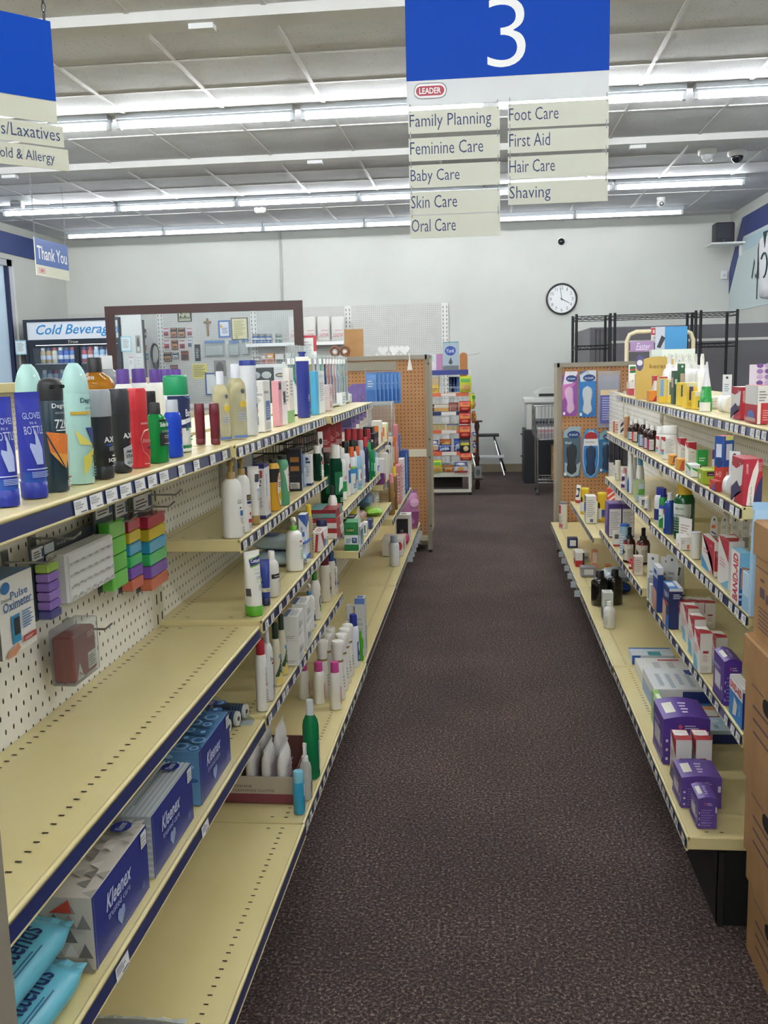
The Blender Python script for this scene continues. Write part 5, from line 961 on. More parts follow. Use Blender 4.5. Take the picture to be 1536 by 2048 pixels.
# lower shelf of the same section
Z = LZ['M2']
K('denture_carton', 'box', 'green and white denture cleanser carton standing at the shelf end', Z, 696, 1112, 1054, 29, 'dfe4e2', {'N': [('r', 0, 1, .55, 1, '1f7a3f'), ('r', 0, 1, 0, .22, '1f7a3f'), ('e', .45, .72, .33, .09, '16582c'), ('t', 'POLIDENT', .45, .72, .55, .08, 'c9d86a', 0, .015), ('r', .55, .9, .27, .46, '24508f'), ('p', [(.62, .3), (.72, .36), (.84, .3), (.76, .38), (.84, .44), (.72, .4), (.62, .44), (.69, .38)], 'dfe4e2'), ('l', .1, .5, .28, .45, 3, '6f8f9a')], 'F': [('r', .0, .06, 0, 1, '1f7a3f'), ('r', .25, .9, .2, .75, '5f9aa8'), ('p', [(.4, .25), (.6, .3), (.55, .6), (.45, .6)], 'dfe4e2')], 'T': [('r', 0, 1, 0, 1, '2f8a4c')]}, ly=.085)
for u, vb, vt, w_, ly, col, dd, lab in (
    (716, 1098, 1054, 13, .10, 'c9d0d2', {'F': [('r', .1, .9, .15, .8, '3f7f8a'), ('p', [(.4, .2), (.6, .2), (.5, .6)], 'e2e4e4')], 'N': [('r', 0, 1, .6, 1, 'a9505a')]}, 'white and teal denture carton behind the green one'),
    (730, 1072, 1046, 8, .05, 'e2e4e0', {'F': [('l', .2, .8, .2, .8, 5, '5a7a7a')], 'N': [('r', .3, .7, .2, .8, '4a6a6a')]}, 'small upright white carton at the shelf lip'),
    (738, 1058, 1040, 12, .06, '31406a', {'F': [('r', .1, .9, .2, .5, 'c9ccd4')]}, 'small navy packet lying near the shelf lip')):
    K('denture_carton', 'box', lab, Z, u, vb, vt, w_, col, dd, ly=ly)
carton('denture_carton', 'box', 'white carton with black top panel behind the denture cartons', (-.56, 3.86, Z+.0008), .12, .07, .075, 'd9d9d4', {'T': [('r', .05, .95, .1, .9, '23262c'), ('p', [(.4, .2), (.7, .2), (.6, .8), (.4, .8)], 'c0c4c8')], 'L': [('r', 0, 1, .7, 1, '23262c')]}, LEFT)
carton('denture_carton', 'box', 'yellow and white carton behind the black-topped one', (-.575, 4.0, Z+.0008), .10, .07, .09, 'dcd9cc', {'T': [('r', 0, 1, 0, 1, 'c9b83a')], 'L': [('r', 0, 1, .6, 1, 'c9b83a')]}, LEFT)
pouch('dental_pouch', 'pouch', 'lime green packet lying on the lower dental shelf', (-.52, 4.38, Z+.0008), .12, .08, .035, mat('8fc04a', .3), [('l', .2, .8, .2, .8, 3, 'd9e6b0')], LEFT+.2)
pouch('dental_pouch', 'pouch', 'large blue pouch lying at the back of the lower dental shelf', (-.63, 4.64, Z+.0008), .24, .16, .07, mat('4f7394', .3), [('r', .1, .9, .5, .9, '7fa4c0')], LEFT+.05)
pouch('dental_pouch', 'pouch', 'flesh coloured packet lying in front of the large blue pouch', (-.58, 4.22, Z+.0008), .14, .08, .04, mat('b08a80', .35), [('r', .2, .8, .3, .7, '5a3f4c')], LEFT-.1)

# ------------------------------------------------------------------ left run, farthest section
Z = LZ['N1']
for i, (x, y, c, hh, lab) in enumerate(((-.66, 4.86, '1b1c22', .10, 'black carton with a white label, first on the farthest upper shelf'), (-.60, 4.95, '1b1c22', .105, 'black carton with a white label, second on the farthest upper shelf'), (-.575, 5.12, 'e4e0d4', .125, 'white carton with an orange front beside the black cartons'), (-.562, 5.30, 'd9d6b0', .10, 'pale yellow carton beside the orange-fronted one'))):
    carton('hygiene_carton', 'box', lab, (x, y, Z+.0008), .09, .05, hh, c, {'L': [('r', .25, .75, .3, .8, 'dfdfda' if c[0] == '1' else 'd9762a')], 'F': [('r', .1, .9, .1, .5, 'b9b9b4' if c[0] == '1' else 'd9762a')]}, LEFT)
for i in range(3):
    carton('hygiene_carton', 'box', 'small black carton with pale print, farthest upper shelf, %s from camera' % ordw(i), (-.575, 4.86+.065*i, Z+.0008), .05, .035, .075, '202126', {'L': [('r', .2, .8, .3, .6, 'c9c9c4')], 'F': [('r', .2, .8, .3, .6, 'b06a80')]}, LEFT)
t = thing('display_bin', 'clear six-sided plastic bin above the farthest upper shelf', 'bin', (-.615, 5.72, Z+.0008), LEFT)
hexp = [(-.11, .06), (-.11, .12), (-.06, .205), (.06, .205), (.11, .12), (.11, .06), (.07, .001), (-.07, .001)]
b = MB(); b.loft([[(x, yy, z) for x, z in hexp] for yy in (-.07, .07)], film('e2e8ea', .10)); b.build('bin_shell', t)
b = MB(); b.tube([(x, -.07, z) for x, z in hexp], .002, film('f2f6f6', .5), 5, True); b.build('bin_rim', t)
for i in range(3):
    carton('test_carton', 'box', 'small white, red and blue carton inside the clear bin, %s from the left' % ordw(i), (-.615, 5.675+.045*i, Z+.004), .04, .06, .075, 'dfe0e2', {'F': [('r', 0, 1, 0, .4, '2a3a8a'), ('l', .1, .9, .5, .9, 3, 'b04a54')], 'L': [('r', 0, 1, 0, .4, '2a3a8a'), ('l', .1, .9, .5, .9, 3, 'b04a54')]}, LEFT)
for i in range(5):
    bag('floss_pick_bag', 'dental pack', 'violet hanging pack on the end panel, %s from the left' % ordw(i), (-.738, 5.0+.16*i, 1.02+.01*i), .10, .20, .02, mat('7d68a4', .35), [('r', .1, .9, .15, .45, '4f4a72'), ('l', .2, .8, .55, .8, 3, 'b9a9cc')], LEFT-.95, 'violet hanging packs by the brown panel')
for i in range(7):
    bag('floss_pick_bag', 'dental pack', 'blue hanging pack on the end panel, %s from the left' % ordw(i), (-.735+.024*i, 6.26+.03*i, 1.11), .075, .21, .014, mat('5f8fcc', .35), [('r', .1, .9, .1, .5, '3f70b8'), ('l', .2, .8, .6, .85, 3, 'c9d8ea')], -.2, 'blue hanging packs by the brown panel')
hook(6.33, 1.325, -.782, -.58, 'wire arm carrying the blue hanging packs by the brown end panel')
Z = LZ['N2']
for x, y, w_, d_, hh, c, dd, lab in ((-.553, 4.84, .07, .085, .13, 'dcd9de', {'L': [('r', 0, 1, 0, .45, '6a2f6a'), ('l', .2, .8, .6, .9, 3, '6a2f6a')], 'F': [('r', 0, 1, 0, .4, '6a2f6a')]}, 'white carton with a purple foot, nearest on the middle shelf of the farthest section'),
    (-.545, 5.05, .06, .06, .14, 'e4e2da', {'L': [('r', .2, .8, .7, .8, 'b04a54')]}, 'plain white carton behind the purple-footed one'),
    (-.529, 5.22, .045, .026, .165, 'e0deda', {'L': [('e', .5, .8, .3, .08, '3a3f5c')], 'F': [('e', .5, .8, .3, .08, '3a3f5c'), ('r', .2, .8, .1, .55, '9fc06a')]}, 'white baby-care pack with a dark ring, nearer of two'),
    (-.529, 5.36, .05, .026, .20, 'e0deda', {'L': [('e', .5, .8, .3, .08, '3a3f5c')], 'F': [('e', .5, .8, .3, .08, '3a3f5c'), ('r', .2, .8, .1, .55, '9fc06a'), ('r', .85, 1, 0, 1, 'd9702a')]}, 'white baby-care pack with a dark ring, farther of two'),
    (-.529, 5.55, .05, .026, .19, 'd9702a', {'L': [('r', .2, .8, .2, .7, 'e0d0c0')]}, 'orange pack beside the white baby-care packs'),
    (-.529, 5.70, .06, .026, .25, 'd0808a', {'L': [('r', .1, .9, .1, .6, 'dfb4b4')]}, 'tall pink carton towards the brown end panel'),
    (-.529, 5.85, .06, .026, .18, '4a80c0', {'L': [('r', .2, .8, .2, .6, 'c9d6e6')]}, 'blue pack at the far end of the middle shelf')):
    carton('baby_carton', 'box', lab, (x, y, Z+.0008), w_, d_, hh, c, dd, LEFT)
for i in range(2):
    goods('flat', 'gripe_bottle', 'orange brown bottle, middle shelf of farthest section, %s from camera' % ordw(i), 'bottle', (-.60, 5.12+.14*i, Z+.0008), .07, .05, .145, (mat('b05a2a', .3), mat('c9632a', .4)), [('r', -.4, .8, .2, .6, '8a3a2a')], LEFT)
Z = LZ['N3']
goods('wide', 'baby_oil', 'brown oil bottle with a yellow cap, on the lower shelf of the farthest section', 'bottle', (-.4905, 5.15, Z+.0008), .055, .030, .235, (mat('7a5a34', .25), mat('e2b82e', .4)), [('r', -.3, .8, .2, .5, '9a7a4a')], LEFT)
goods('wide', 'baby_oil', 'brown oil bottle with a pink cap, in front of the yellow-capped one', 'bottle', (-.4905, 4.98, Z+.0008), .055, .030, .215, (mat('8a6a40', .25), mat('d0848c', .4)), [('r', -.3, .8, .55, .7, 'd9882a')], LEFT)
for i, (x, y) in enumerate(((-.66, 4.9), (-.56, 4.87))):
    goods('tube', 'baby_tube', ['white tube standing at the back of the lower far shelf', 'white tube beside the pink-capped oil bottle'][i], 'tube', (x, y, Z+.0008), .045, .04, .14, (WB, WB), [('l', -.3, .5, .3, .7, 4, '6a7a9a')], LEFT-.5)
for x, y, w_, d_, hh, c, dd, lab in ((-.4905, 5.40, .12, .030, .22, 'd0898e', {'L': [('l', .1, .9, .1, .85, 9, 'e6cfcc')], 'F': [('l', .1, .9, .1, .85, 9, 'e6cfcc')]}, 'tall salmon pink carton on the lower shelf of the farthest section'),
    (-.4905, 5.62, .10, .030, .235, 'e2e0dc', {'L': [('l', .1, .9, .1, .85, 8, 'c9a0a4')], 'F': [('l', .1, .9, .1, .85, 8, 'c9a0a4')]}, 'white carton with pink print behind the salmon pink one'),
    (-.4905, 5.81, .11, .030, .27, '2c4f9a', {'L': [('r', .15, .85, .15, .85, '5f86c0')], 'F': [('r', .15, .85, .1, .9, '7fa0d0')]}, 'tall royal blue carton towards the brown end panel'),
    (-.4905, 5.96, .09, .030, .255, '3a5fa8', {'F': [('r', .15, .85, .1, .9, '23356a')]}, 'blue carton at the far end of the lower shelf')):
    carton('baby_carton', 'box', lab, (x, y, Z+.0008), w_, d_, hh, c, dd, LEFT)

# ------------------------------------------------------------------ left base deck
Z = LZ['LB']
G('wide', 'baby_powder', 'bottle', 'white powder bottle with a blue-grey lid standing on the base deck', Z, 788, 1133, 1072, 23, (mat('dfe2e6', .35), mat('9aa8b8', .35)), [('r', .5, .8, .2, .7, '3f60a8')], wy=.8)
carton('diaper_pack', 'box', 'pale flat carton behind the white powder bottle', (-.55, 5.66, Z+.0008), .2, .13, .10, 'd9d6cc', {'L': [('e', .85, .6, .1, .25, 'b0303a')], 'F': [('e', .2, .6, .15, .25, 'b0303a')], 'T': [('r', .1, .9, .1, .9, 'e2dfd6')]}, LEFT)
carton('breast_pad_carton', 'box', 'black and white carton on the base deck near the brown end panel', (-.53, 6.12, Z+.0008), .12, .10, .17, 'e0ded8', {'L': [('r', .1, .85, .1, .85, '25262a'), ('t', 'nuk', .45, .4, .2, .12, 'c9c9c4')], 'T': [('r', .3, .6, .3, .6, '25262a')]}, LEFT)
pouch('wipes_pouch', 'wipes', 'magenta packet before the black and white carton', (-.52, 5.93, Z+.0008), .11, .08, .07, mat('b8285f', .35), [('r', .4, .6, .1, .9, 'e0d6da')], LEFT)
bag('diaper_bag', 'bag', 'pink and grey bag on the base deck at the brown end panel', (-.525, 6.5, Z+.0008), .15, .27, .07, mat('b87aa8', .35), [('r', .1, .35, .05, .9, 'c9c4c0'), ('r', .4, .9, .1, .5, '8a4a80'), ('e', .65, .75, .25, .12, 'd6a9cc')], LEFT-.9)
for i in range(7):
    t = thing('tag_holder', 'clear price tag holder clipped to the base rail, %s from the camera' % ordw(i), 'tag holder', (-.4585, 5.55+.15*i, Z-.02), 0, 'clear tag holders on the left base rail')
    b = MB(); b.box(.0, .03, -.002, .002, -.012, .02, film('dfe6ea', .45)); b.box(.0, .003, -.02, .02, -.012, .02, film('dfe6ea', .4)); b.build('tag_sleeve', t)
# bottles in the second section of the base deck
PKC = mat('c04a90', .4)
for i, (u, vb, vt, lab) in enumerate(((670, 1421, 1324, 'white bottle with pink cap, nearest the shelf lip of three'), (637, 1410, 1324, 'white bottle with pink cap, middle of three'), (606, 1400, 1325, 'white bottle with pink cap, rearmost of three'))):
    G('wide', 'wash_bottle', 'bottle', lab, Z, u, vb, vt, 23, (WB, PKC), [('r', .4, .8, .15, .62, 'c87a9a'), ('l', .45, .75, .2, .55, 5, 'd9a04a')], turn=-.15)
FLT = [('r', -1, 1, .90, .95, '9a7a4a'), ('l', .2, .7, .3, .6, 4, 'a9a9ac')]
for i, (u, vb, vt) in enumerate(((677, 1402, 1282), (684, 1383, 1268), (690, 1368, 1257), (696, 1353, 1249))):
    G('flare', 'wash_bottle', 'bottle', 'white bottle with gold neck band, %s from the camera along the lip' % ordw(i), Z, u, vb, vt, 26-i, (WB, WB), FLT, wy=1.0, group='white wash bottles on the base deck')
for i, (u, vb, vt) in enumerate(((645, 1397, 1281), (653, 1378, 1266), (660, 1362, 1255))):
    G('flare', 'wash_bottle', 'bottle', 'white bottle with gold neck band, %s from the camera, rear row' % ordw(i), Z, u, vb, vt, 26-i, (WB, WB), FLT, wy=1.0, group='white wash bottles on the base deck')
G('flat', 'saline_bottle', 'bottle', 'white bottle with a small white cap behind the white wash bottles', Z, 694, 1332, 1243, 16, (WB, WB), [('r', .2, .7, .3, .6, '3a5aa8')])
G('wide', 'rinse_bottle', 'bottle', 'white bottle with a large royal blue cap on the base deck', Z, 708, 1336, 1229, 20, (mat('dfe2ea', .35), mat('24348f', .35)), [('r', .1, .8, .15, .62, '2f4f9f'), ('e', .45, .5, .2, .12, 'dfe2ea'), ('l', .2, .8, .2, .3, 3, 'dfe2ea')])
G('flat', 'gel_bottle', 'bottle', 'small lime green bottle at the base deck lip', Z, 722, 1322, 1262, 10, (mat('4faa2a', .3), mat('4faa2a', .3)), [('r', .1, .7, .2, .5, 'c9e0b0')])
K('glycerin_carton', 'box', 'tall white carton with blue lid at the base deck lip', Z, 722, 1312, 1197, 20, 'cfd0cc', {'N': [('r', 0, 1, .9, 1, '5a78b8'), ('l', .2, .8, .2, .7, 6, 'b4b8b8')], 'T': [('r', .15, .75, .2, .8, '3a5aa8')], 'F': [('r', .3, .9, .1, .5, 'a9b0b4')]}, ly=.05)
K('glycerin_carton', 'box', 'shorter white carton behind the tall blue-lidded one', Z, 703, 1308, 1214, 17, 'd4d4ce', {'N': [('l', .2, .8, .2, .8, 6, 'b4b8b8')]}, ly=.05)
# cleansing cloths in their display tray
t = thing('display_tray', 'open brown display tray of cleansing cloths on the base deck', 'tray'); x0, x1, y0, y1 = -.685, -.50, 2.30, 2.52; BR = mat('6a4038', .6); TANL = mat('b0a594', .6)
b = MB(); b.box(x0, x1, y0, y1, Z+.001, Z+.005, BR); b.build('tray_floor', t)
b = MB(); b.box(x0, x1, y0, y0+.003, Z+.005, Z+.075, TANL); decals(b, lambda e: (lambda u, v: (x0+(x1-x0)*u, y0-e, Z+.005+.07*v)), [('r', 0, 1, 0, .33, mat('7a3a44', .6)), ('t', 'FEMININE', .26, .62, .28, .10, mat('4f4238', .6)), ('t', 'CLEANSING CLOTHS', .42, .46, .6, .10, mat('4f4238', .6))]); b.build('front_panel', t)
for xx in (x0, x1-.003):
    b = MB(); b.add([(xx, y0+.003, Z+.005), (xx+.003, y0+.003, Z+.005), (xx+.003, y1, Z+.005), (xx, y1, Z+.005), (xx, y0+.003, Z+.07), (xx+.003, y0+.003, Z+.07), (xx+.003, y1, Z+.085), (xx, y1, Z+.085)], [(3, 2, 1, 0), (4, 5, 6, 7), (0, 1, 5, 4), (1, 2, 6, 5), (2, 3, 7, 6), (3, 0, 4, 7)], BR); b.build('side_panel', t)
b = MB(); b.box(x0, x1, y1, y1+.003, Z+.005, Z+.10, BR); b.build('back_panel', t)
for i in range(7):
    col, row = i % 4, i // 4
    bag('cloth_pack', 'wipes', 'white soft pack of cleansing cloths in the brown tray, %s of seven' % ordw(i), (-.662+.042*col+.01*row, 2.36+.10*row, Z+.0065), .10, .135+.02*row, .027, mat('d9d6d2', .3), [('r', .1, .45, .05, .25, 'b07a90'), ('l', .1, .8, .5, .75, 3, 'c9a9b4')], LEFT+.0, 'soft packs of cleansing cloths', 0)
G('flat', 'gel_bottle', 'bottle', 'tall green gel bottle with clear cap, before the brown display tray', Z, 622, 1560, 1400, 30, (mat('1f8a55', .12, trans=.3), mat('c9d0cc', .15)), [('r', .1, .8, .12, .6, 'd9dcd8'), ('p', [(.3, .15), (.8, .3), (.8, .55), (.4, .5)], '4a2a4a'), ('l', .2, .6, .45, .56, 3, '7a5a7a')], turn=-.4)
G('spray', 'mist_bottle', 'bottle', 'small clear pump bottle between the teal can and the green gel bottle', Z, 611, 1602, 1487, 23, (mat('d4d6d0', .12, trans=.4), mat('dfe2e0', .3)), [('l', .0, .7, .2, .5, 6, '4a4f4c')], turn=-.4)
G('can', 'travel_spray', 'can', 'small teal blue can at the near end of the second base deck', Z, 597, 1631, 1542, 23, (mat('2f9ac4', .3), mat('7cc4dc', .2)), [('r', .1, .6, .55, .95, 'd9dcdc'), ('r', .3, .7, .1, .5, 'd0d6d8'), ('l', .35, .65, .15, .45, 4, '7a8a90')], turn=-.5)
# ------------------------------------------------------------------ right run, top shelf
Z = RZ['R1']; RD = 'b3263a'
def KR(*a, **k): return K(*a, side=RIGHT, **k)
def GR(*a, **k): return G(*a, side=RIGHT, **k)
GR('taper', 'herbal_bottle', 'bottle', 'slim green bottle at the far end of the right top shelf', Z, 1247, 784, 729, 8, (mat('7f9a4a', .3), mat('8aa85a', .4)))
KR('foot_carton', 'box', 'white carton with green and red emblem, far end of the right top shelf', Z, 1256, 786, 730, 14, 'e6e4de', {'N': [('r', .1, .9, .72, .95, '1f7a4a'), ('p', [(.1, .78), (.9, .82), (.9, .88), (.1, .84)], 'c04a4a'), ('l', .2, .8, .2, .5, 4, 'b9b9b4')]}, ly=.02)
KR('foot_carton', 'box', 'small red and grey carton stack at the far end of the right top shelf', Z, 1265, 790, 765, 14, 'c9c4c0', {'N': [('r', 0, 1, 0, .5, 'b04048')], 'F': [('r', 0, 1, 0, .5, 'b04048')]}, ly=.08)
KR('foot_carton', 'box', 'slim red and white upright carton by the clear bottle', Z, 1275, 793, 748, 9, 'e0d6cc', {'N': [('r', 0, .5, 0, 1, 'c24a3a'), ('l', .1, .9, .2, .5, 3, 'b9a9a4')]}, ly=.03)
GR('flat', 'alcohol_bottle', 'bottle', 'clear bottle with white cap and barcode in front of the tan display card', Z, 1291, 795, 738, 22, (mat('d6dcdc', .15, trans=.25), mat('eceae6', .35)), [('l', -.6, .6, .3, .55, 5, '8fa4b4'), ('r', -.3, .3, .12, .22, '4a4a50')])
p = at(1300, 800, z=Z); t = thing('display_card', 'tan arched display card with violet oval, behind the clear bottle', 'display', (p.x+.05, 4.12, Z+.0008))
b = MB(); pts = [(-.09, 0), (.09, 0)]+[(.09*math.cos(a)*1.0, .13+.045*math.sin(a)) for a in [PI*k/12 for k in range(13)]]
b.add([(x, 0, z) for x, z in pts]+[(x, .003, z) for x, z in pts], [tuple(range(len(pts))), tuple(range(2*len(pts)-1, len(pts)-1, -1))]+[(i, len(pts)+i, len(pts)+(i+1) % len(pts), (i+1) % len(pts)) for i in range(len(pts))], mat('c9a95a', .5))
decals(b, lambda e: (lambda u, v: (u, -e, v)), [('e', -.075, .15, .016, .034, '5a5580'), ('e', -.075, .15, .012, .012, 'e0dde4'), ('t', 'kerasal', .01, .135, .09, .018, '7a6430')]); b.build('card', t)
b = MB(); b.box(-.08, .08, .003, .05, 0, .04, mat('c9a95a', .5)); b.build('tray', t)
for u, vb, vt, w_, ly, c, dd, lab in (
    (1312, 801, 752, 9, .05, 'e2dfd8', {'N': [('r', 0, 1, .8, 1, RD), ('r', .6, 1, 0, 1, RD)], 'F': [('p', [(0, .5), (1, .8), (1, 1), (0, 1)], RD)]}, 'white and red upright carton right of the clear bottle'),
    (1306, 803, 782, 22, .06, 'd9882f', {'N': [('p', [(.3, 0), (1, 0), (1, 1), (.6, .5)], RD), ('r', .8, 1, 0, 1, RD)]}, 'small orange and red carton at the shelf lip before the tan display card'),
    (1326, 806, 754, 16, .05, 'dcc77a', {'N': [('r', .1, .55, .2, .9, '7fa4c4'), ('r', 0, 1, 0, .25, 'e2bf3a'), ('r', 0, 1, .95, 1, RD)]}, 'pale yellow carton with blue panel'),
    (1342, 806, 760, 13, .05, 'd9c890', {'N': [('r', .2, .8, .35, .9, '5f6a5a'), ('r', 0, 1, 0, .3, 'e2c23a')]}, 'yellow-footed carton left of the dark green one'),
    (1352, 809, 742, 10, .05, '2f4f40', {'N': [('l', .2, .8, .2, .8, 8, '1b2f26'), ('r', .2, .6, .6, .75, 'a9c0b0')], 'F': [('r', .2, .8, .5, .8, 'c9b0a0')]}, 'dark green carton with black print'),
    (1363, 805, 728, 11, .04, '2a5a3e', {'N': [('e', .5, .93, .2, .03, 'c9d6cc'), ('r', .2, .9, .5, .75, 'b09a80')]}, 'tall green carton with hanging hole, behind the dark green one'),
    (1363, 812, 766, 9, .06, 'e0c33c', {'N': [('r', .3, .7, .4, .9, '4a4f44')]}, 'slim yellow carton at the shelf lip'),
    (1383, 817, 766, 21, .06, 'e6c53e', {'N': [('r', .25, .62, .32, .95, '4f4560'), ('l', .1, .9, .1, .25, 2, 'c0a030'), ('r', 0, 1, .85, 1, 'e0d9b0')]}, 'yellow carton with dark violet stripe'),
    (1397, 819, 784, 14, .06, 'e4c63f', {'N': [('r', 0, 1, .75, 1, 'dcd9cc'), ('r', .4, 1, .1, .5, '2a4a3c')]}, 'short yellow carton beside the green cone bottle')):
    KR('foot_carton', 'box', lab, Z, u, vb, vt, w_, c, dd, ly=ly)
GR('cone', 'callus_gel', 'bottle', 'green bottle with white cone nozzle on a white base', Z, 1414, 823, 724, 24, (mat('1f9a3f', .3), mat('dfe0e4', .3)), [('r', -1, 1, 0, .36, 'e6e4de'), ('t', 'PROFOOT', 0, .7, .5, .4, 'd9e6d9', 0, 0, 1), ('p', [(-.5, .45), (.5, .55), (.5, .9), (-.5, .75)], '2fb050')])
WP = mat('e6e5e2', .3)
for i, (u, y) in enumerate(((1339, 4.05), (1352, 3.92), (1365, 3.98), (1377, 3.85), (1391, 3.80), (1405, 3.70))):
    q = at(u, 708, y=y); D = 25*y/F
    goods('spray', 'foot_spray', 'tall white ribbed spray bottle behind the yellow cartons, %s from the left' % ordw(i), 'bottle', (q.x, y, Z+.0008), D, D, q.z-Z, (WP, WP), [], 0, 'tall white spray bottles')
p = at(1336, 745, y=4.4); carton('patterned_carton', 'box', 'mint patterned carton behind the white spray bottles', (p.x+.02, 4.42, Z+.0008), .19, .05, at(1336, 699, y=4.4).z-Z, 'd9e0d6', {'F': [('p', [(.2+.08*i+.0, .1+.09*j), (.25+.08*i, .1+.09*j+.03*((i+j) % 2)), (.22+.08*i, .16+.09*j)], ['8fb09a', 'c4cf9a', '7fa4a0'][(i+j) % 3]) for i in range(10) for j in range(9)]+[('r', 0, .2, 0, 1, 'c9d4cf')]})
def tape_spool(label, z, u, vb, vt, wpx, card_vt):
    p = at(u, vb, z=z); s_ = CF.dot(p-CP)/F; r = (vb-vt)*s_*.5; ln = wpx*s_
    t = thing('tape_spool', label, 'tape', (p.x, p.y+r*.3+.01, z+.001), RIGHT+.75)
    b = MB(); b.prof([(-ln*.45, r*.8, r*.8, 2), (-ln*.45, r, r, 2), (ln*.4, r, r, 2), (ln*.4, r*.8, r*.8, 2)], mat('e2dfd6', .25), 26)
    b.prof([(-ln*.1, r*1.004, r*1.004, 2), (ln*.0, r*1.004, r*1.004, 2)], mat('b9d6e6', .2), 26, caps=(False, False))
    for i, vtx in enumerate(b.v): b.v[i] = (vtx[2], vtx[1], vtx[0]+r)
    b.build('tape_roll', t)
    b = MB(); hgt = at(u, card_vt, y=p.y).z-z; b.box(-ln*.5, ln*.35, r*.2+.0, r*.2+.001, r*2+.001, hgt, 'e0e2e2'); b.box(-ln*.5, ln*.35, r*.2+.0, r*.2+.001, r*2-.004, r*2+.001, 'e0e2e2')
    decals(b, lambda e: (lambda u_, v: (-ln*.5+u_*ln*.85, r*.2-e, r*2+v*(hgt-r*2))), [('l', .2, .8, .2, .6, 4, '8f9fb4'), ('e', .5, .85, .15, .06, '3a3a3c')]); b.build('header_card', t)
tape_spool('white tape spool with hanging card on the right top shelf', Z, 1455, 826, 792, 24, 750)
KR('dressing_carton', 'box', 'low white carton behind the green cone bottle', Z, 1432, 818, 795, 22, 'e2e0d8', {'N': [('l', .1, .9, .1, .8, 3, 'c9c4b4')]}, ly=.07)
GZ = lambda word: {'F': [('p', [(0, 0), (.25, .0), (.6, .35), (.9, .45), (1, .9), (.4, .75), (0, .8)], 'e4e0da'), ('p', [(.0, 0), (.1, 0), (.6, .25), (.9, .3), (.5, .5), (.0, .3)], '3a3560'), ('t', '3', .75, .84, .15, .12, 'e4d6d4')],
    'N': [('p', [(.25, 0), (1, 0), (1, 1), (.75, 1), (.5, .72), (.32, .35)], 'e2ddd0'), ('t', 'LEADER', .18, .72, .13, .36, 'e9dcd8', 0, .01, 1), ('t', word, .68, .34, .13, .56, '9a3a44', 0, 0, 1)], 'T': [('r', 0, 1, 0, 1, 'd9d4cc')]}
KR('gauze_carton', 'box', 'red and cream gauze carton on the right top shelf', Z, 1496, 840, 775, 30, RD, GZ('Gauze Pads'), ly=.10)
KR('gauze_carton', 'box', 'second red gauze carton with pale top, at the right edge on the top shelf', Z, 1527, 849, 772, 26, 'b82c38', {'N': [('r', 0, 1, .55, 1, 'dcdad6'), ('l', .1, .7, .6, .9, 4, '8a8a8c'), ('r', .0, .25, 0, .55, 'e4d9cc'), ('l', .4, .9, .1, .4, 5, 'd9908a')], 'F': [('r', 0, 1, .5, 1, 'dcdad6'), ('e', .5, .2, .3, .15, '5a78b8'), ('r', .1, .9, .05, .15, 'c9a9a0')]}, ly=.11)
p = at(1536, 790, y=2.95); carton('sleep_carton', 'box', 'tall carton with violet pattern at the right edge behind the red gauze cartons', (p.x+.02, 2.98, Z+.0008), .12, .06, at(1520, 730, y=2.92).z-Z, 'dcd2e0', {'F': [('e', .12+.19*i, .62+.12*j, .08, .05, ['7a4fa0', 'c4a4d0', '9a78b8'][(i+j) % 3]) for i in range(5) for j in range(4)]+[('r', 0, 1, .53, .56, '7a4fa0')]})

# second shelf
Z = RZ['Q2']
for u, vb, vt, w_, ly, c, dd, lab in (
    (1222, 859, 846, 8, .06, 'd9923a', {'N': [('r', .4, 1, 0, 1, 'e0d2c4')]}, 'small orange carton at the far end of the second right shelf'),
    (1232, 865, 842, 12, .05, 'e0d9d0', {'N': [('r', 0, .3, 0, 1, 'c9705a'), ('l', .4, .9, .2, .8, 3, 'b06a60')]}, 'white and salmon carton, far end of the second right shelf'),
    (1244, 870, 840, 10, .05, 'dcd6d2', {'N': [('p', [(.2, .1), (.8, .3), (.8, .5), (.2, .3)], '3a3a5a'), ('p', [(.2, .5), (.8, .7), (.8, .9), (.2, .7)], '3a3a5a')]}, 'white carton with dark diagonal bars')):
    KR('cough_carton', 'box', lab, Z, u, vb, vt, w_, c, dd, ly=ly)
GR('tall', 'salve_bottle', 'bottle', 'beige bottle before the brown syrup bottles', Z, 1254, 876, 831, 11, (mat('b98a68', .4), mat('d9cfb4', .4)))
BRN = mat('2c1512', .12, coat=.5)
for i, (u, vb, vt, w_, c1, c2) in enumerate(((1264, 880, 843, 13, 'dcdad6', '6aa4c4'), (1273, 885, 838, 14, 'e0c9c4', 'c0404a'), (1287, 894, 839, 16, 'd6dce0', '5f9ac0'), (1296, 898, 848, 16, 'dcd9d4', '8a5aa0'), (1306, 902, 851, 18, 'd9d6d4', 'a02a5c'))):
    GR('flat', 'syrup_bottle', 'bottle', 'brown syrup bottle with white cap, %s from the far end' % ordw(i), Z, u, vb, vt, w_, (BRN, mat('e4e2de', .35)), [('r', -.9, .8, .05, .55, c1), ('r', -.35, .05, .05, .55, c2), ('l', .1, .7, .1, .5, 5, '8a8a8c'), ('p', [(-.6, .55), (.4, .55), (.1, .7), (-.5, .7)], '3a2a28')])
JW = mat('e3e2dd', .35)
JD = [('r', -.85, -.5, .2, .9, '1f2a40'), ('p', [(-.35, .88), (.2, .88), (.2, .7), (-.35, .8)], 'c03a3a'), ('r', -.4, .1, .18, .3, '6fb0d0'), ('r', -.4, .1, .3, .38, 'c9505a'), ('l', .25, .8, .2, .85, 10, 'b4b4b0')]
GR('jar', 'epsom_jar', 'jar', 'large white pill jar with white lid, behind and left of its twin', Z, 1327, 912, 853, 26, (JW, JW), JD)
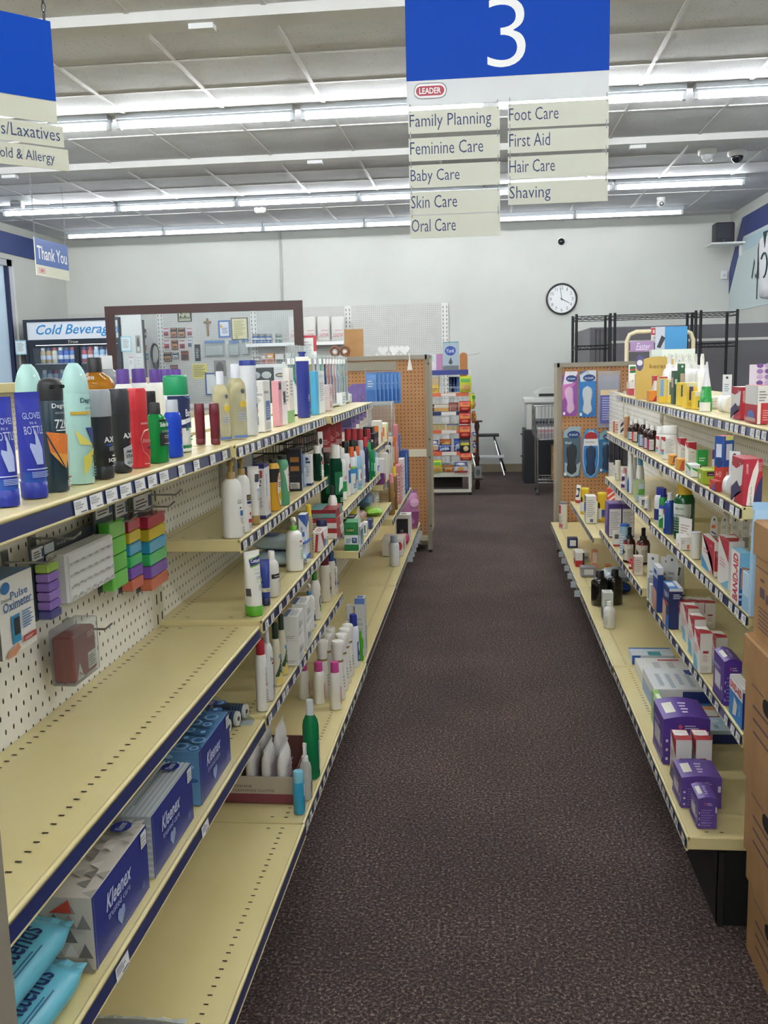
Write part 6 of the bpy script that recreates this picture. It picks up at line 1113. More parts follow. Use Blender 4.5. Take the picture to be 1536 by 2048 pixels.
GR('jar', 'epsom_jar', 'jar', 'large white pill jar with white lid, nearer of two', RZ['R2'], 1342, 919, 852, 33, (JW, JW), JD)
Z = RZ['R2']
WR = {'N': [('p', [(0, .75), (1, .6), (1, 1), (0, 1)], RD), ('t', 'CAPS', .5, .5, .6, .08, 'b04a50'), ('l', .1, .9, .1, .4, 4, 'd0d0cc')], 'F': [('p', [(0, .9), (1, .65), (1, 1), (0, 1)], RD)]}
for u, vb, vt, w_, ly, c, dd, lab in (
    (1366, 921, 877, 12, .05, 'e6e4e0', WR, 'white carton with red corner, left of two tall ones'),
    (1384, 925, 885, 16, .05, 'e6e4e0', WR, 'white carton with red corner, right of two tall ones'),
    (1347, 930, 911, 12, .05, 'dd9a34', {'N': [('p', [(.3, .1), (.9, .4), (.9, .9), (.5, .8)], '8a4a3a')], 'F': [('r', 0, .3, 0, 1, 'e4ded4')]}, 'small orange carton at the lip, left of two'),
    (1363, 941, 919, 13, .05, 'dd9a34', {'N': [('p', [(.2, .1), (.9, .0), (.9, .9), (.5, .8)], 'a84a3a')], 'F': [('r', 0, .3, 0, 1, 'e4ded4')]}, 'small orange carton at the lip, right of two'),
    (1405, 932, 901, 20, .02, '2aa04a', {'N': [('l', .15, .8, .3, .6, 2, 'cfe6d4')]}, 'green upright card pack on the second right shelf'),
    (1391, 955, 931, 20, .07, 'e2e6e0', {'N': [('p', [(.0, .85), (.9, .6), (.9, .35), (.3, .6)], '2a9a48'), ('r', .9, 1, 0, 1, '2a2c2e')], 'F': [('p', [(0, .9), (1, .5), (1, .8), (.2, 1)], '2a9a48'), ('l', .1, .5, .2, .4, 2, '6a7a70')], 'T': [('r', 0, 1, 0, 1, 'dfe8e2')]}, 'white carton with green swoosh'),
    (1418, 970, 942, 22, .07, '9cb52e', {'N': [('r', .3, 1, .62, .9, '3a1f3f'), ('l', .4, .9, .7, .8, 1, 'cfc0d0')], 'F': [('e', .4, .5, .15, .2, 'e6e6dc')], 'T': [('r', 0, 1, 0, 1, 'c4d66a')]}, 'lime green carton with purple band'),
    (1437, 984, 964, 13, .06, 'a8282e', {'F': [('r', 0, 1, 0, 1, 'c8412e'), ('p', [(.4, 0), (.7, .7), (.9, .7), (.9, 0)], '3a55a0'), ('t', 'cold', .2, .6, .2, .3, 'e9d6c9')], 'T': [('r', 0, 1, 0, 1, 'c4504a')]}, 'small red and blue carton on the second right shelf')):
    KR('firstaid_carton', 'box', lab, Z, u, vb, vt, w_, c, dd, ly=ly)
GR('tall', 'chest_stick', 'stick', 'slim violet and white stick with lime foot', Z, 1430, 943, 900, 12, (mat('dcd9de', .35), mat('5a2f60', .4)), [('r', -1, 1, 0, .25, 'c4cf3a'), ('r', -1, 1, .62, 1, '5a3a68')], wy=.6)
p = at(1456, 982, z=Z)
carton('ointment_carton', 'box', 'tall blue, white and red carton leaning on the second right shelf', (p.x+.0, p.y+.05, Z+.0008), .03, .035, .135, 'c8403a', {'F': [('r', 0, 1, .42, 1, '2f5aa8'), ('e', .5, .5, .4, .1, '22407c'), ('t', 'A+D', .5, .28, .6, .1, 'e9d9d4'), ('r', .2, .8, .6, .85, 'd9dee8')], 'R': [('r', 0, 1, .42, 1, '2f5aa8'), ('t', 'Aid', .5, .28, .6, .1, 'e9d9d4'), ('r', .2, .8, .55, .85, 'd9dee8'), ('r', .1, .9, .92, 1, 'd6d67a')]}, RIGHT+.6)
tape_spool('white tape spool with pale blue hanging card on the second right shelf', Z, 1470, 994, 953, 28, 905)
KR('gauze_carton', 'box', 'tall red, cream and navy rolled gauze carton on the second right shelf', Z, 1516, 1019, 924, 38, RD, {'F': GZ('x')['F'], 'N': [('p', [(.2, 0), (.55, 0), (.62, .4), (.8, .75), (.75, 1), (.5, .75), (.3, .4)], 'e2ddd0'), ('p', [(.55, 0), (1, 0), (1, .65), (.75, .45), (.6, .2)], '34305c'), ('t', 'LEADER', .2, .8, .1, .22, 'e9dcd8', 0, .01, 1), ('t', 'Rolled Gauze', .42, .22, .08, .38, '9a3a44', 0, 0, 1), ('l', .75, 1, .75, .95, 5, 'd9a0a4')], 'T': [('r', 0, 1, 0, 1, 'b04048')]}, ly=.10)

# third shelf
Z = RZ['Q3']
for i, (u, vt, vb) in enumerate(((1226, 880, 925), (1236, 884, 930), (1246, 890, 932))):
    p = at(u, vb, x=.80); q = at(u, vt, x=.80)
    bag('comb_pack', 'pack', 'dark clear hanging pack under the second right shelf, %s from the far end' % ordw(i), (.80, p.y, p.z), .06, q.z-p.z+.02, .012, film('3a3844', .45), [('r', .2, .5, .05, .8, '2a2830')], RIGHT+.9)
GR('tall', 'eye_bottle', 'bottle', 'white stick bottle at the far end of the third right shelf', Z, 1236, 960, 921, 11, (WB, WB), [('l', -.3, .5, .1, .4, 3, '9a9a9c')])
GR('taper', 'eye_bottle', 'bottle', 'white and purple bottle with a pink cap on the third right shelf', Z, 1250, 979, 936, 13, (mat('dcd9de', .35), mat('c98a94', .4)), [('r', -.4, .6, .1, .8, '4f2a66')])
for i, (u, vb, vt, w_, c) in enumerate(((1262, 988, 908, 14, '3a6ab0'), (1270, 985, 915, 14, '3a5a9a'), (1281, 992, 910, 17, '1f3a7a'))):
    GR('taper', 'nasal_spray', 'bottle', 'white nasal spray bottle with blue drop, %s of three' % ordw(i), Z, u, vb, vt, w_, (JW, JW if i < 2 else mat('5fa4cc', .4)), [('p', [(-.2, .05), (.3, .05), (.25, .4), (.05, .6), (-.15, .4)], c)])
KR('lens_carton', 'box', 'pale green carton before the nasal sprays', Z, 1279, 996, 961, 20, 'b4c49a', {'N': [('p', [(.3, .1), (1, .2), (1, .5), (.5, .7)], '5aa04a'), ('r', .4, .9, .5, .8, 'c9d6dc')], 'T': [('r', 0, 1, 0, 1, '9aac84')]}, ly=.04)
for u, vb, vt, w_, ly, c, dd, lab in (
    (1281, 1004, 994, 16, .05, '9fb0b4', {'N': [('l', .1, .9, .2, .8, 2, 'd9dedc')]}, 'low teal grey carton at the third shelf lip'),
    (1289, 1014, 997, 14, .05, 'd9dad8', {'N': [('r', .1, .9, .2, .8, '3a3c44'), ('l', .2, .8, .3, .7, 2, 'c9c9cc')]}, 'low white carton with dark label at the third shelf lip')):
    KR('lens_carton', 'box', lab, Z, u, vb, vt, w_, c, dd, ly=ly)
GR('jar', 'drops_bottle', 'bottle', 'small clear bottle with white cap at the third shelf lip', Z, 1296, 1022, 990, 12, (mat('c9ccd4', .2), mat('e0d0b4', .4)), [('r', -.5, .5, .2, .6, 'e0e0e0'), ('r', -.5, .5, .05, .2, '5a4a7a')])
Z = RZ['R3']
KR('burn_carton', 'box', 'red and white carton behind the blue-capped bottles', Z, 1308, 1022, 969, 14, 'e0ddd8', {'N': [('r', 0, 1, .7, 1, '9a2430'), ('l', .1, .9, .2, .6, 4, 'b04a50')]}, ly=.04)
GR('wide', 'burn_spray', 'bottle', 'white bottle with a royal blue trigger-shaped cap, rear', Z, 1316, 1042, 971, 20, (mat('dfe2e6', .3), mat('23309a', .3)), [('r', -.4, .4, .1, .5, '27357a')])
GR('wide', 'burn_spray', 'bottle', 'green, white and blue bottle with royal blue cap', Z, 1327, 1056, 977, 15, (mat('2a9a50', .3), mat('23309a', .3)), [('r', -1, 1, .4, .62, 'dfe6e2'), ('r', -1, 1, .62, 1, '3550b8'), ('p', [(-.6, .2), (.6, .35), (.6, .45), (-.6, .3)], 'c9e6d0')])
GR('flat', 'antiseptic_bottle', 'bottle', 'deep blue bottle with white cap and red and white label', Z, 1341, 1069, 985, 22, (mat('1f4a9a', .15, coat=.4), mat('e2e2e2', .35)), [('p', [(-.8, .8), (-.1, .7), (-.1, .15), (-.8, .2)], 'dfe2e6'), ('p', [(-.8, .82), (-.1, .72), (-.1, .55), (-.8, .66)], 'b82c38')])
GR('wide', 'aloe_bottle', 'bottle', 'large aloe gel bottle, dark green shoulders, yellow cap, pale label', Z, 1371, 1082, 964, 38, (mat('15602f', .15, coat=.5), mat('dcb42c', .4)), [('r', -1, 1, .0, .80, 'cfd6cc'), ('t', 'Aloe Vera', .2, .7, .6, .05, '1f3a2a', 0, .01), ('l', -.2, .7, .2, .6, 7, '7a8a7c')])
KR('leaflet_carton', 'box', 'small white open carton with orange print before the aloe bottle', Z, 1371, 1101, 1075, 20, 'e4e2dc', {'N': [('e', .75, .25, .12, .2, 'd9703a'), ('l', .1, .5, .5, .8, 2, 'b0b4b8')], 'F': [('e', .6, .3, .1, .15, 'd9703a')]}, ly=.07)
p = at(1382, 1078, y=2.99); t = thing('leaflet', 'white folded leaflet standing behind the small open carton', 'paper', (p.x-.01, 3.03, Z+.0008), RIGHT+.5); b = MB(); b.box(-.03, .03, 0, .001, 0, .088, 'e6e3dd'); decals(b, lambda e: (lambda u, v: (-.03+u*.06, -e, v*.088)), [('l', .15, .85, .3, .8, 5, 'b8a4a0'), ('r', .2, .4, .3, .4, '4a4a4c')]); b.build('sheet', t)
GR('tall', 'ointment_tube', 'bottle', 'plain white cylinder left of the red and blue carton', Z, 1393, 1119, 1064, 20, (JW, mat('d6d8da', .3)))
for i in range(5):
    u = 1402+11*i; q = at(u, 1036+1.5*i, y=2.93-.02*i); b_z = q.z-.10
    t = thing('blister_card', 'white hanging blister card with a hole, %s of five in a row' % ordw(i), 'pack', (.70+.028*i, 2.97-.012*i, Z+.0008), 0, 'white blister cards on the third right shelf')
    hgt = max(.09, q.z-Z); b = MB(); pts = [(-.011, 0), (.011, 0), (.011, hgt*.8), (.007, hgt*.95), (0, hgt), (-.007, hgt*.95), (-.011, hgt*.8)]
    b.add([(x, 0, z) for x, z in pts]+[(x, .0015, z) for x, z in pts], [tuple(range(7)), tuple(range(13, 6, -1))]+[(k, 7+k, 7+(k+1) % 7, (k+1) % 7) for k in range(7)], 'e2e0dc'); decals(b, lambda e: (lambda u_, v: (u_, -e, v)), [('e', 0, hgt*.88, .0025, .004, '3a3a3a'), ('r', -.008, .004, hgt*.62, hgt*.72, ['d9703a', 'c9c6c0', 'c9c6c0', 'c9c6c0', 'c9c6c0'][i]), ('p', [(-.008, hgt*.5), (.006, hgt*.42), (.006, hgt*.46), (-.008, hgt*.55)], ['2f4a9a', 'd4d2cc', 'd4d2cc', 'd4d2cc', 'd4d2cc'][i])]); b.build('card', t)
    b = MB(); b.box(-.008, .008, -.006, -.001, hgt*.1, hgt*.4, film('c9c9c4', .5)); b.build('bubble', t)
LC = {'F': [('p', [(0, 1), (1, 1), (1, .0), (.85, .45), (.3, .85)], RD), ('p', [(0, 0), (.0, .38), (.75, .0)], '3a90c0'), ('p', [(.7, .0), (.75, .15), (.95, .1), (.9, 0)], 'c08a68'), ('l', .15, .6, .5, .68, 2, 'c98a8c'), ('t', 'LEADER', .78, .84, .2, .05, 'e9dcd8')], 'N': [('r', .05, .95, .15, .75, 'a8202f'), ('t', 'LEADER', .5, .7, .4, .25, 'e9dcd8', 0, 0, 1), ('r', 0, 1, 0, .14, 'dcd9d4')], 'T': [('p', [(.0, 1), (1, .5), (1, 1)], RD), ('r', .1, .6, .2, .5, 'e4e2dc')]}
KR('bandage_carton', 'box', 'red, white and blue bandage carton with a fingertip picture', Z, 1434, 1154, 1086, 13, 'e4e1dc', LC, ly=.145)
KR('bandage_carton', 'box', 'tall white carton with red corner, left of the carton with big red letters', Z, 1471, 1181, 1084, 30, 'dedbd4', {'F': [('p', [(0, 1), (1, 1), (1, .55), (.3, .9)], RD), ('p', [(.3, 0), (1, .2), (1, 0)], '6aaacc'), ('l', .2, .8, .4, .6, 3, 'c9a0a0')], 'N': [('l', .5, .9, .15, .6, 7, 'b4b2ac'), ('r', .3, .4, .1, .16, '4a4a4a')], 'T': [('p', [(.3, 0), (1, 0), (1, .6), (.5, 1), (.0, 1)], 'a8242f'), ('r', .2, .55, .1, .9, 'e4e2dc')]}, ly=.11)
KR('adhesive_carton', 'box', 'blue bandage carton with big red letters up its white spine and a knee photo', Z, 1487, 1212, 1108, 23, '2a62b0', {'F': [('r', 0, 1, 0, 1, 'e9e6e2'), ('t', 'BAND-AID', .55, .5, .6, .9, 'c02030', 0, .03, 1)], 'N': [('r', 0, 1, .72, 1, '7fbfe0'), ('r', 0, 1, 0, .22, '23357c'), ('p', [(.1, .3), (.45, .35), (.85, .66), (.8, .72), (.2, .75), (.1, .6)], 'c08f70'), ('p', [(.6, .72), (.95, .68), (.9, .6)], '5a4438'), ('l', .0, .3, .1, .3, 2, 'a9c0dc')], 'T': [('r', 0, 1, 0, 1, '8fcbe6')]}, ly=.075)
KR('adhesive_carton', 'box', 'pale blue carton half hidden by the cardboard boxes', Z, 1503, 1228, 1150, 16, 'bcd6e6', {'N': [('l', .1, .6, .4, .9, 4, '5a6a8a'), ('p', [(.2, .05), (.8, .1), (.6, .35)], 'e2e6d0')], 'F': [('r', 0, 1, 0, .4, '8fb9d4')]}, ly=.05)
o = bag('cold_pack_pouch', 'pouch', 'light blue printed pouch leaning against the top cardboard box', (.685, 2.152, Z+.006), .20, .262, .018, mat('a9cbe6', .35), [('r', .14, .9, .83, .9, '4a86c4'), ('l', .16, .9, .25, .8, 14, '6f92c4')], .0, None, 0, mat('9cc6e8', .35), (.05, .0, 0))

# fourth shelf
Z = RZ['P4']
GR('tube', 'cream_tube', 'tube', 'white and navy tube at the far end of the lowest right shelf', Z, 1158, 1006, 970, 14, (mat('e0ded8', .35), mat('a8343c', .4)), [('r', -.2, .6, .2, .8, '23284a')])
YB = [('r', -1, 1, 0, .45, '2a4f9a'), ('r', -.4, .5, .1, .5, 'dfe0e4'), ('e', .1, .6, .2, .12, '3a3a30')]
GR('tall', 'rub_bottle', 'bottle', 'yellow and blue bottle with yellow lid, nearer the brown panel', Z, 1170, 1028, 976, 17, (mat('e0bb2f', .35), mat('e8cc30', .35)), YB)
KR('vapor_carton', 'box', 'white carton with small print before the yellow bottles', Z, 1182, 1047, 993, 20, 'dcdad4', {'N': [('l', .1, .9, .25, .9, 9, 'a9a9a4'), ('r', .4, .7, .05, .16, '55555a')], 'F': [('p', [(0, .3), (1, .5), (1, .8), (0, .7)], '4a6aa0'), ('r', 0, 1, .8, 1, '6f8fb0')]}, ly=.09)
GR('tall', 'rub_bottle', 'bottle', 'yellow and blue bottle with rounded yellow lid, farther from the brown panel', Z, 1205, 1044, 985, 18, (mat('e0bb2f', .35), mat('e8cc30', .35)), YB)
KR('vapor_carton', 'box', 'red and white candy-striped carton on the lowest right shelf', Z, 1222, 1020, 978, 14, 'd9504a', {'N': [('p', [(0, .1+.25*i), (1, .35+.25*i), (1, .45+.25*i), (0, .2+.25*i)], 'e6dcd8') for i in range(3)]}, ly=.06)
Z = RZ['Q4']
PW_ = {'N': [('r', .04, .96, .03, .86, 'dcdad8'), ('l', .1, .9, .08, .8, 14, 'a4a2a8')], 'F': [('p', [(0, .2), (.6, .3), (.8, 1), (.2, 1)], '8a70b4'), ('l', .2, .8, .1, .5, 4, '6a4a94')], 'T': [('r', .1, .9, .1, .9, '7a68a8')]}
KR('humidifier_carton', 'box', 'purple and white carton with fine print, left of two on the fourth right shelf', Z, 1230, 1075, 1009, 25, '4a357c', PW_, ly=.14)
KR('humidifier_carton', 'box', 'purple and white carton with fine print, right of two on the fourth right shelf', Z, 1256, 1075, 1009, 24, '4a357c', PW_, ly=.14)
KR('ointment_carton', 'box', 'small white carton with red foot at the fourth right shelf lip', Z, 1233, 1093, 1063, 13, 'dcdad4', {'N': [('r', 0, 1, 0, .12, 'b83a40'), ('r', .2, .8, .5, .8, '55585c')]}, ly=.03)
GR('tall', 'cold_spray', 'can', 'pale blue bottle with bright blue flared lid', Z, 1250, 1112, 1048, 18, (mat('9fbcd0', .3), mat('2464b8', .35)), [('l', -.5, .6, .1, .8, 8, 'dfe6ec')])
SPB = [('r', -1, 1, .12, .78, 'c9c4b4'), ('p', [(-.9, .95), (.8, .8), (.8, .62), (-.2, .8)], 'b02a34'), ('p', [(-.7, .35), (-.2, .6), (.1, .45), (-.3, .3)], '2a2a2c'), ('r', .35, 1, .1, .6, 'a9a090')]
GR('spray', 'wound_spray', 'bottle', 'brown spray bottle with black nozzle and red and cream label, farther of two', Z, 1260, 1127, 1055, 23, (mat('3a1c14', .2), mat('1d1d1f', .45)), SPB)
GR('spray', 'wound_spray', 'bottle', 'brown spray bottle with black nozzle and red and cream label, nearer of two', Z, 1288, 1130, 1056, 25, (mat('3a1c14', .2), mat('1d1d1f', .45)), SPB)
GR('wide', 'drops_bottle', 'bottle', 'small red bottle at the fourth right shelf lip', Z, 1264, 1139, 1117, 11, (mat('c4343a', .3), mat('c4343a', .3)), [('r', -.3, .5, .3, .6, 'e6d0cc')])
KR('sting_carton', 'box', 'small white and salmon carton before the nearer brown spray bottle', Z, 1277, 1151, 1114, 17, 'd9d0c6', {'N': [('l', .1, .9, .2, .9, 6, 'b4a49a')], 'F': [('r', 0, 1, 0, 1, 'd0948a')], 'T': [('r', 0, 1, 0, 1, 'e2dcd4')]}, ly=.04)
Z = RZ['R4']
for u, vb, vt, w_, ly, c, dd, lab in (
    (1288, 1181, 1146, 16, .07, 'd6d6d2', {'N': [('r', .5, 1, 0, .5, '26282c'), ('e', .7, .7, .15, .15, 'b04a50')], 'F': [('l', .1, .9, .4, .9, 4, '9a9c9e')]}, 'white carton with black corner on the fourth right shelf'),
    (1307, 1200, 1128, 8, .10, '2f5048', {'F': [('r', .1, .9, .7, .95, 'd0d6d2'), ('e', .5, .35, .3, .15, '6a8f84')], 'N': [('r', .1, .9, .7, 1, 'd9dcda')]}, 'dark green carton with white top'),
    (1319, 1226, 1137, 11, .09, '24408a', {'F': [('p', [(0, 0), (.8, 0), (.8, .45), (0, .5)], 'c09078'), ('r', 0, 1, .75, 1, 'c9d2de'), ('r', .2, .8, .82, .92, '2f5fb0')], 'N': [('r', 0, 1, .85, 1, 'dfe2e6')], 'T': [('r', 0, 1, 0, 1, 'dfe2e6')]}, 'blue and white carton with a heel photo, left of the taller one')):
    KR('bandage_carton', 'box', lab, Z, u, vb, vt, w_, c, dd, ly=ly)
KR('bandage_carton', 'box', 'tall navy carton with blue top and skin photo', Z, 1344, 1259, 1178, 26, '222f63', {'F': [('p', [(0, 0), (.55, 0), (.55, .5), (0, .6)], 'c09a84'), ('p', [(.5, 0), (1, 0), (1, .35), (.6, .3)], '2f6fc4'), ('r', .3, .9, .55, .62, 'c04a50'), ('t', 'HEEL', .6, .8, .7, .14, 'c9d6ea', 0, 0, 1)], 'N': [('r', 0, 1, .93, 1, 'dfe2e6'), ('l', .3, .9, .75, .88, 3, 'dfe2e6')], 'T': [('r', 0, 1, 0, 1, '3a7fc4'), ('r', .2, .7, .1, .6, 'dfe6ea'), ('r', 0, 1, .7, 1, 'e2e4e6')]}, ly=.11)
for i, (u, vt) in enumerate(((1306, 1108), (1331, 1112), (1340, 1106))):
    p = at(u, vt, y=3.46); t = thing('wart_card', 'white carded pack standing behind the cartons on the fourth right shelf, %s from left' % ordw(i), 'pack', (p.x, 3.46-.02*i, Z+.0008), RIGHT+.9); hgt = p.z-Z
    b = MB(); b.box(-.022, .022, 0, .0015, 0, hgt, 'd9d9d4'); decals(b, lambda e: (lambda u_, v: (-.022+u_*.044, -e, v*hgt)), [('l', .2, .8, .3, .7, 4, 'a4a6a8'), ('e', .5, .9, .1, .03, '3a3a3a')]); b.build('card', t)
    b = MB(); b.box(-.012, .012, -.012, -.001, .01, hgt*.5, film('d9dcdc', .4)); b.build('bubble', t)
GR('tube', 'cream_tube', 'tube', 'white tube standing on a black cap behind the navy carton', Z, 1354, 1194, 1118, 19, (mat('d6d4cc', .35), mat('1a1b1d', .5)), [('r', -.1, .2, .6, .85, '4a4a4c')])
RWB = {'F': [('p', [(0, 1), (1, 1), (1, .55), (.5, .78)], RD), ('p', [(.0, 0), (.0, .4), (.5, .3), (.75, 0)], '6fb0cc'), ('l', .1, .8, .42, .65, 4, 'c98a8c'), ('t', 'LEADER', .7, .82, .4, .05, 'e9dcd8')], 'N': [('r', .25, .7, .50, .56, 'a82a34'), ('l', .25, .7, .30, .48, 5, 'c4a4a0'), ('l', .1, .8, .05, .2, 4, 'bdbab2')], 'T': [('p', [(.3, 0), (1, 0), (1, 1), (.6, 1), (.5, .5)], 'a8242f'), ('r', .05, .4, .05, .9, 'e6e3de')]}
rw = [(1361, 1262, 1205, 21, 'first'), (1377, 1290, 1218, 22, 'second'), (1390, 1318, 1240, 23, 'third'), (1402, 1347, 1268, 24, 'fourth')]
for u, vb, vt, w_, nm in rw:
    KR('tape_carton', 'box', 'white and red bandage carton in the row along the lip, %s from the far end' % nm, Z, u+9, vb, vt, w_, 'e2dfd8', RWB, ly=.075, group='white and red bandage cartons on the fourth right shelf')
for u, vb, vt, w_, nm in ((1375, 1255, 1204, 20, 'leftmost'), (1394, 1256, 1206, 21, 'second from left'), (1415, 1258, 1207, 21, 'third from left'), (1437, 1333, 1276, 23, 'nearest')):
    KR('tape_carton', 'box', 'white and red bandage carton in the rear row, %s' % nm, Z, u+5, vb, vt, w_, 'e2dfd8', RWB, ly=.07, group='white and red bandage cartons on the fourth right shelf')
def oval_box(label, z, u, vb, vt, wpx, ly, col='533590'):
    """purple dressing box, bowed top and soft corners, with a dispensing window on the aisle face"""
    p = at(u, vb, z=z); D = wpx*CF.dot(p-CP)/F; H = at(u, vt, y=p.y).z-z; t = thing('dressing_box', label, 'box', (p.x, p.y+ly/2, z+.0008), RIGHT, 'purple dressing boxes')
    PU = mat(col, .35); b = MB(); n = 8; top = lambda k: H*(1+.07*math.sin(PI*k/n)); rings = []
    for yy in (-ly/2, ly/2):
        rings.append([(yy, -D/2, 0), (yy, D/2, 0)]+[(yy, D/2-D*k/n, top(k)) for k in range(n+1)])
    b.loft(rings, PU, False)
    decals(b, lambda e: (lambda u_, v: (ly/2+e, (u_-.5)*D, v*H)), [('r', .05, .1, .1, .16, 'd9d4e6'), ('r', .05, .1, .3, .36, 'd9d4e6'), ('r', .05, .1, .5, .56, 'd9d4e6'), ('l', .15, .8, .1, .7, 7, '8a74b8'), ('p', [(.3, .85), (.36, .9), (.42, .85), (.36, .78)], 'c84a70'), ('l', .45, .75, .8, .9, 2, 'cfc4e0'), ('r', .9, .97, .55, .75, 'd9d4e6')])
    decals(b, lambda e: (lambda u_, v: ((u_-.5)*ly, -D/2-e, v*H)), [('r', .15, .7, .25, .62, 'b9b4c4'), ('r', .18, .67, .28, .59, 'd0ccd4'), ('l', .1, .8, .7, .8, 2, 'cfc4e0'), ('e', .85, .35, .05, .05, 'd9d4e6')])
    decals(b, lambda e: (lambda u_, v: ((v-.5)*ly, (u_-.5)*D, H*(1+.07*math.sin(PI*min(1, max(0, u_))))+e+.0004)), [('r', .1, .32, .25, .75, 'd6d2c4'), ('l', .45, .62, .3, .9, 4, 'cfc4e0')])
    b.build('box_body', t)
    b = MB(); b.box(-ly*.45, ly*.45, -D/2-.0025, -D/2-.0006, H*.02, H*.12, mat('46297c', .35)); b.build('tear_flap', t); return t
oval_box('purple dressing box on the fourth right shelf, behind the carton with big red letters', Z, 1464, 1412, 1325, 34, .11)
KR('adhesive_carton', 'box', 'white-topped blue bandage carton with red letters, at the near end of the fourth right shelf', Z, 1494, 1461, 1381, 20, '24308c', {'F': [('r', 0, 1, 0, .68, '2f80c4'), ('r', 0, 1, .66, 1, 'e9e6e2'), ('t', 'BAND-AID', .5, .82, .86, .2, 'c8443a', 0, .03), ('p', [(.3, .1), (.55, .15), (.65, .45), (.4, .6)], 'd6d2c4'), ('t', 'water block', .8, .4, .12, .3, 'c9d6ea', 0, 0, 1)], 'N': [('r', 0, 1, .92, 1, 'e6e3de')], 'T': [('r', 0, 1, 0, 1, 'e2dfda'), ('l', .1, .9, .1, .9, 7, 'b9b8b4')]}, ly=.12)

# right base deck
Z = RZ['RB']
GR('tall', 'scrub_can', 'can', 'white and red can with grey striped lid, far end of right base deck', Z, 1127, 1058, 1004, 16, (mat('d6d4ce', .35), mat('7a8086', .4)), [('r', -.6, .2, .62, .95, 'b83040'), ('r', -.6, .5, .05, .2, 'b8606a'), ('l', -.4, .5, .25, .55, 4, 'b4b0ac')])
for x, y, w_, d_, hh, c, dd, lab in ((.535, 5.85, .06, .06, .06, '2a3560', {'R': [('r', .2, .8, .2, .8, 'd6d8dc')]}, 'small navy carton on the right base deck by the striped-lid can'), (.56, 5.45, .06, .06, .05, 'c9c6b4', {'R': [('r', .1, .9, .2, .6, '8a7a6a')]}, 'small tan carton on the right base deck'), (.545, 5.05, .07, .08, .05, '8a8a90', {'R': [('r', .2, .8, .2, .8, 'c9c9cc')]}, 'small grey packet on the right base deck'), (.60, 5.25, .05, .03, .10, 'd98a6a', {'R': [('r', .1, .9, .3, .9, 'e0d2c8')]}, 'upright white and orange card pack on the right base deck'), (.63, 4.9, .05, .03, .09, 'd9803a', {'R': [('r', .1, .9, .3, .7, 'd9b09a')]}, 'upright orange card pack on the right base deck')):
    carton('travel_carton', 'box', lab, (x, y, Z+.0008), w_, d_, hh, c, dd, RIGHT)
KR('firstaid_carton', 'box', 'white-topped carton with red foot on the right base deck', Z, 1160, 1134, 1106, 17, 'dcdad6', {'N': [('r', 0, .8, 0, .45, 'b02a30'), ('r', .8, 1, 0, 1, '26262a')], 'F': [('r', 0, 1, 0, .45, 'b02a30')]}, ly=.12)
p = at(1190, 1150, z=Z); FW2 = mat('b9c6ce', .2, .2); BW2 = mat('27489a', .3)
pouch('wipes_pouch', 'wipes', 'blue and silver foil wipes pouch, lower of two on the right base deck', (.64, 4.70, Z+.0008), .17, .13, .055, BW2, [('r', .4, 1, .1, .9, 'b9c6ce'), ('l', .45, .9, .3, .7, 3, '4a6aa8')], RIGHT+.1)
pouch('wipes_pouch', 'wipes', 'silver foil wipes pouch with blue letters, upper of two on the right base deck', (.65, 4.70, Z+.058), .17, .14, .055, FW2, [('t', 'wipes', .5, .6, .5, .3, '2a4a8a'), ('r', 0, .2, .0, 1, '27489a')], RIGHT+.05, seal=BW2)
BK = mat('141416', .22, coat=.5)
GR('flat', 'peroxide_bottle', 'bottle', 'black bottle on the right base deck, left of two', Z, 1201, 1213, 1141, 31, (BK, mat('111113', .5)), [('r', -1, -.55, .1, .7, 'd0d2d4'), ('p', [(-.7, .8), (-.2, .9), (-.2, .96), (-.7, .88)], 'c9ccd0')])  # pale decals are highlights painted on the black plastic
GR('flat', 'peroxide_bottle', 'bottle', 'black bottle on the right base deck, right of two', Z, 1231, 1211, 1139, 28, (BK, mat('111113', .5)), [('p', [(-.7, .8), (-.3, .9), (-.3, .96), (-.7, .88)], 'c9ccd0')])  # pale shoulder mark is a painted highlight
KR('ointment_carton', 'box', 'pale green white carton in front of the black bottles', Z, 1216, 1240, 1186, 20, 'c9cec9', {'N': [('l', .1, .9, .2, .8, 6, 'a4aca8')], 'F': [('r', .0, 1, 0, .45, '2a3a4a'), ('l', .1, .9, .6, .9, 3, '9aa4a4')], 'T': [('l', .1, .9, .2, .8, 3, 'a4aca8')]}, ly=.06)
GR('flat', 'alcohol_bottle', 'bottle', 'small white bottle at the lip before the black bottles', Z, 1220, 1258, 1203, 21, (JW, JW), [('p', [(-.7, .15+.12*i), (-.3, .2+.12*i), (-.3, .25+.12*i), (-.7, .2+.12*i)], '3a3c44') for i in range(5)][0:1]+[('l', -.7, -.35, .15, .7, 5, '3a3c44'), ('l', 0, .5, .2, .6, 5, 'c0c0bc')])
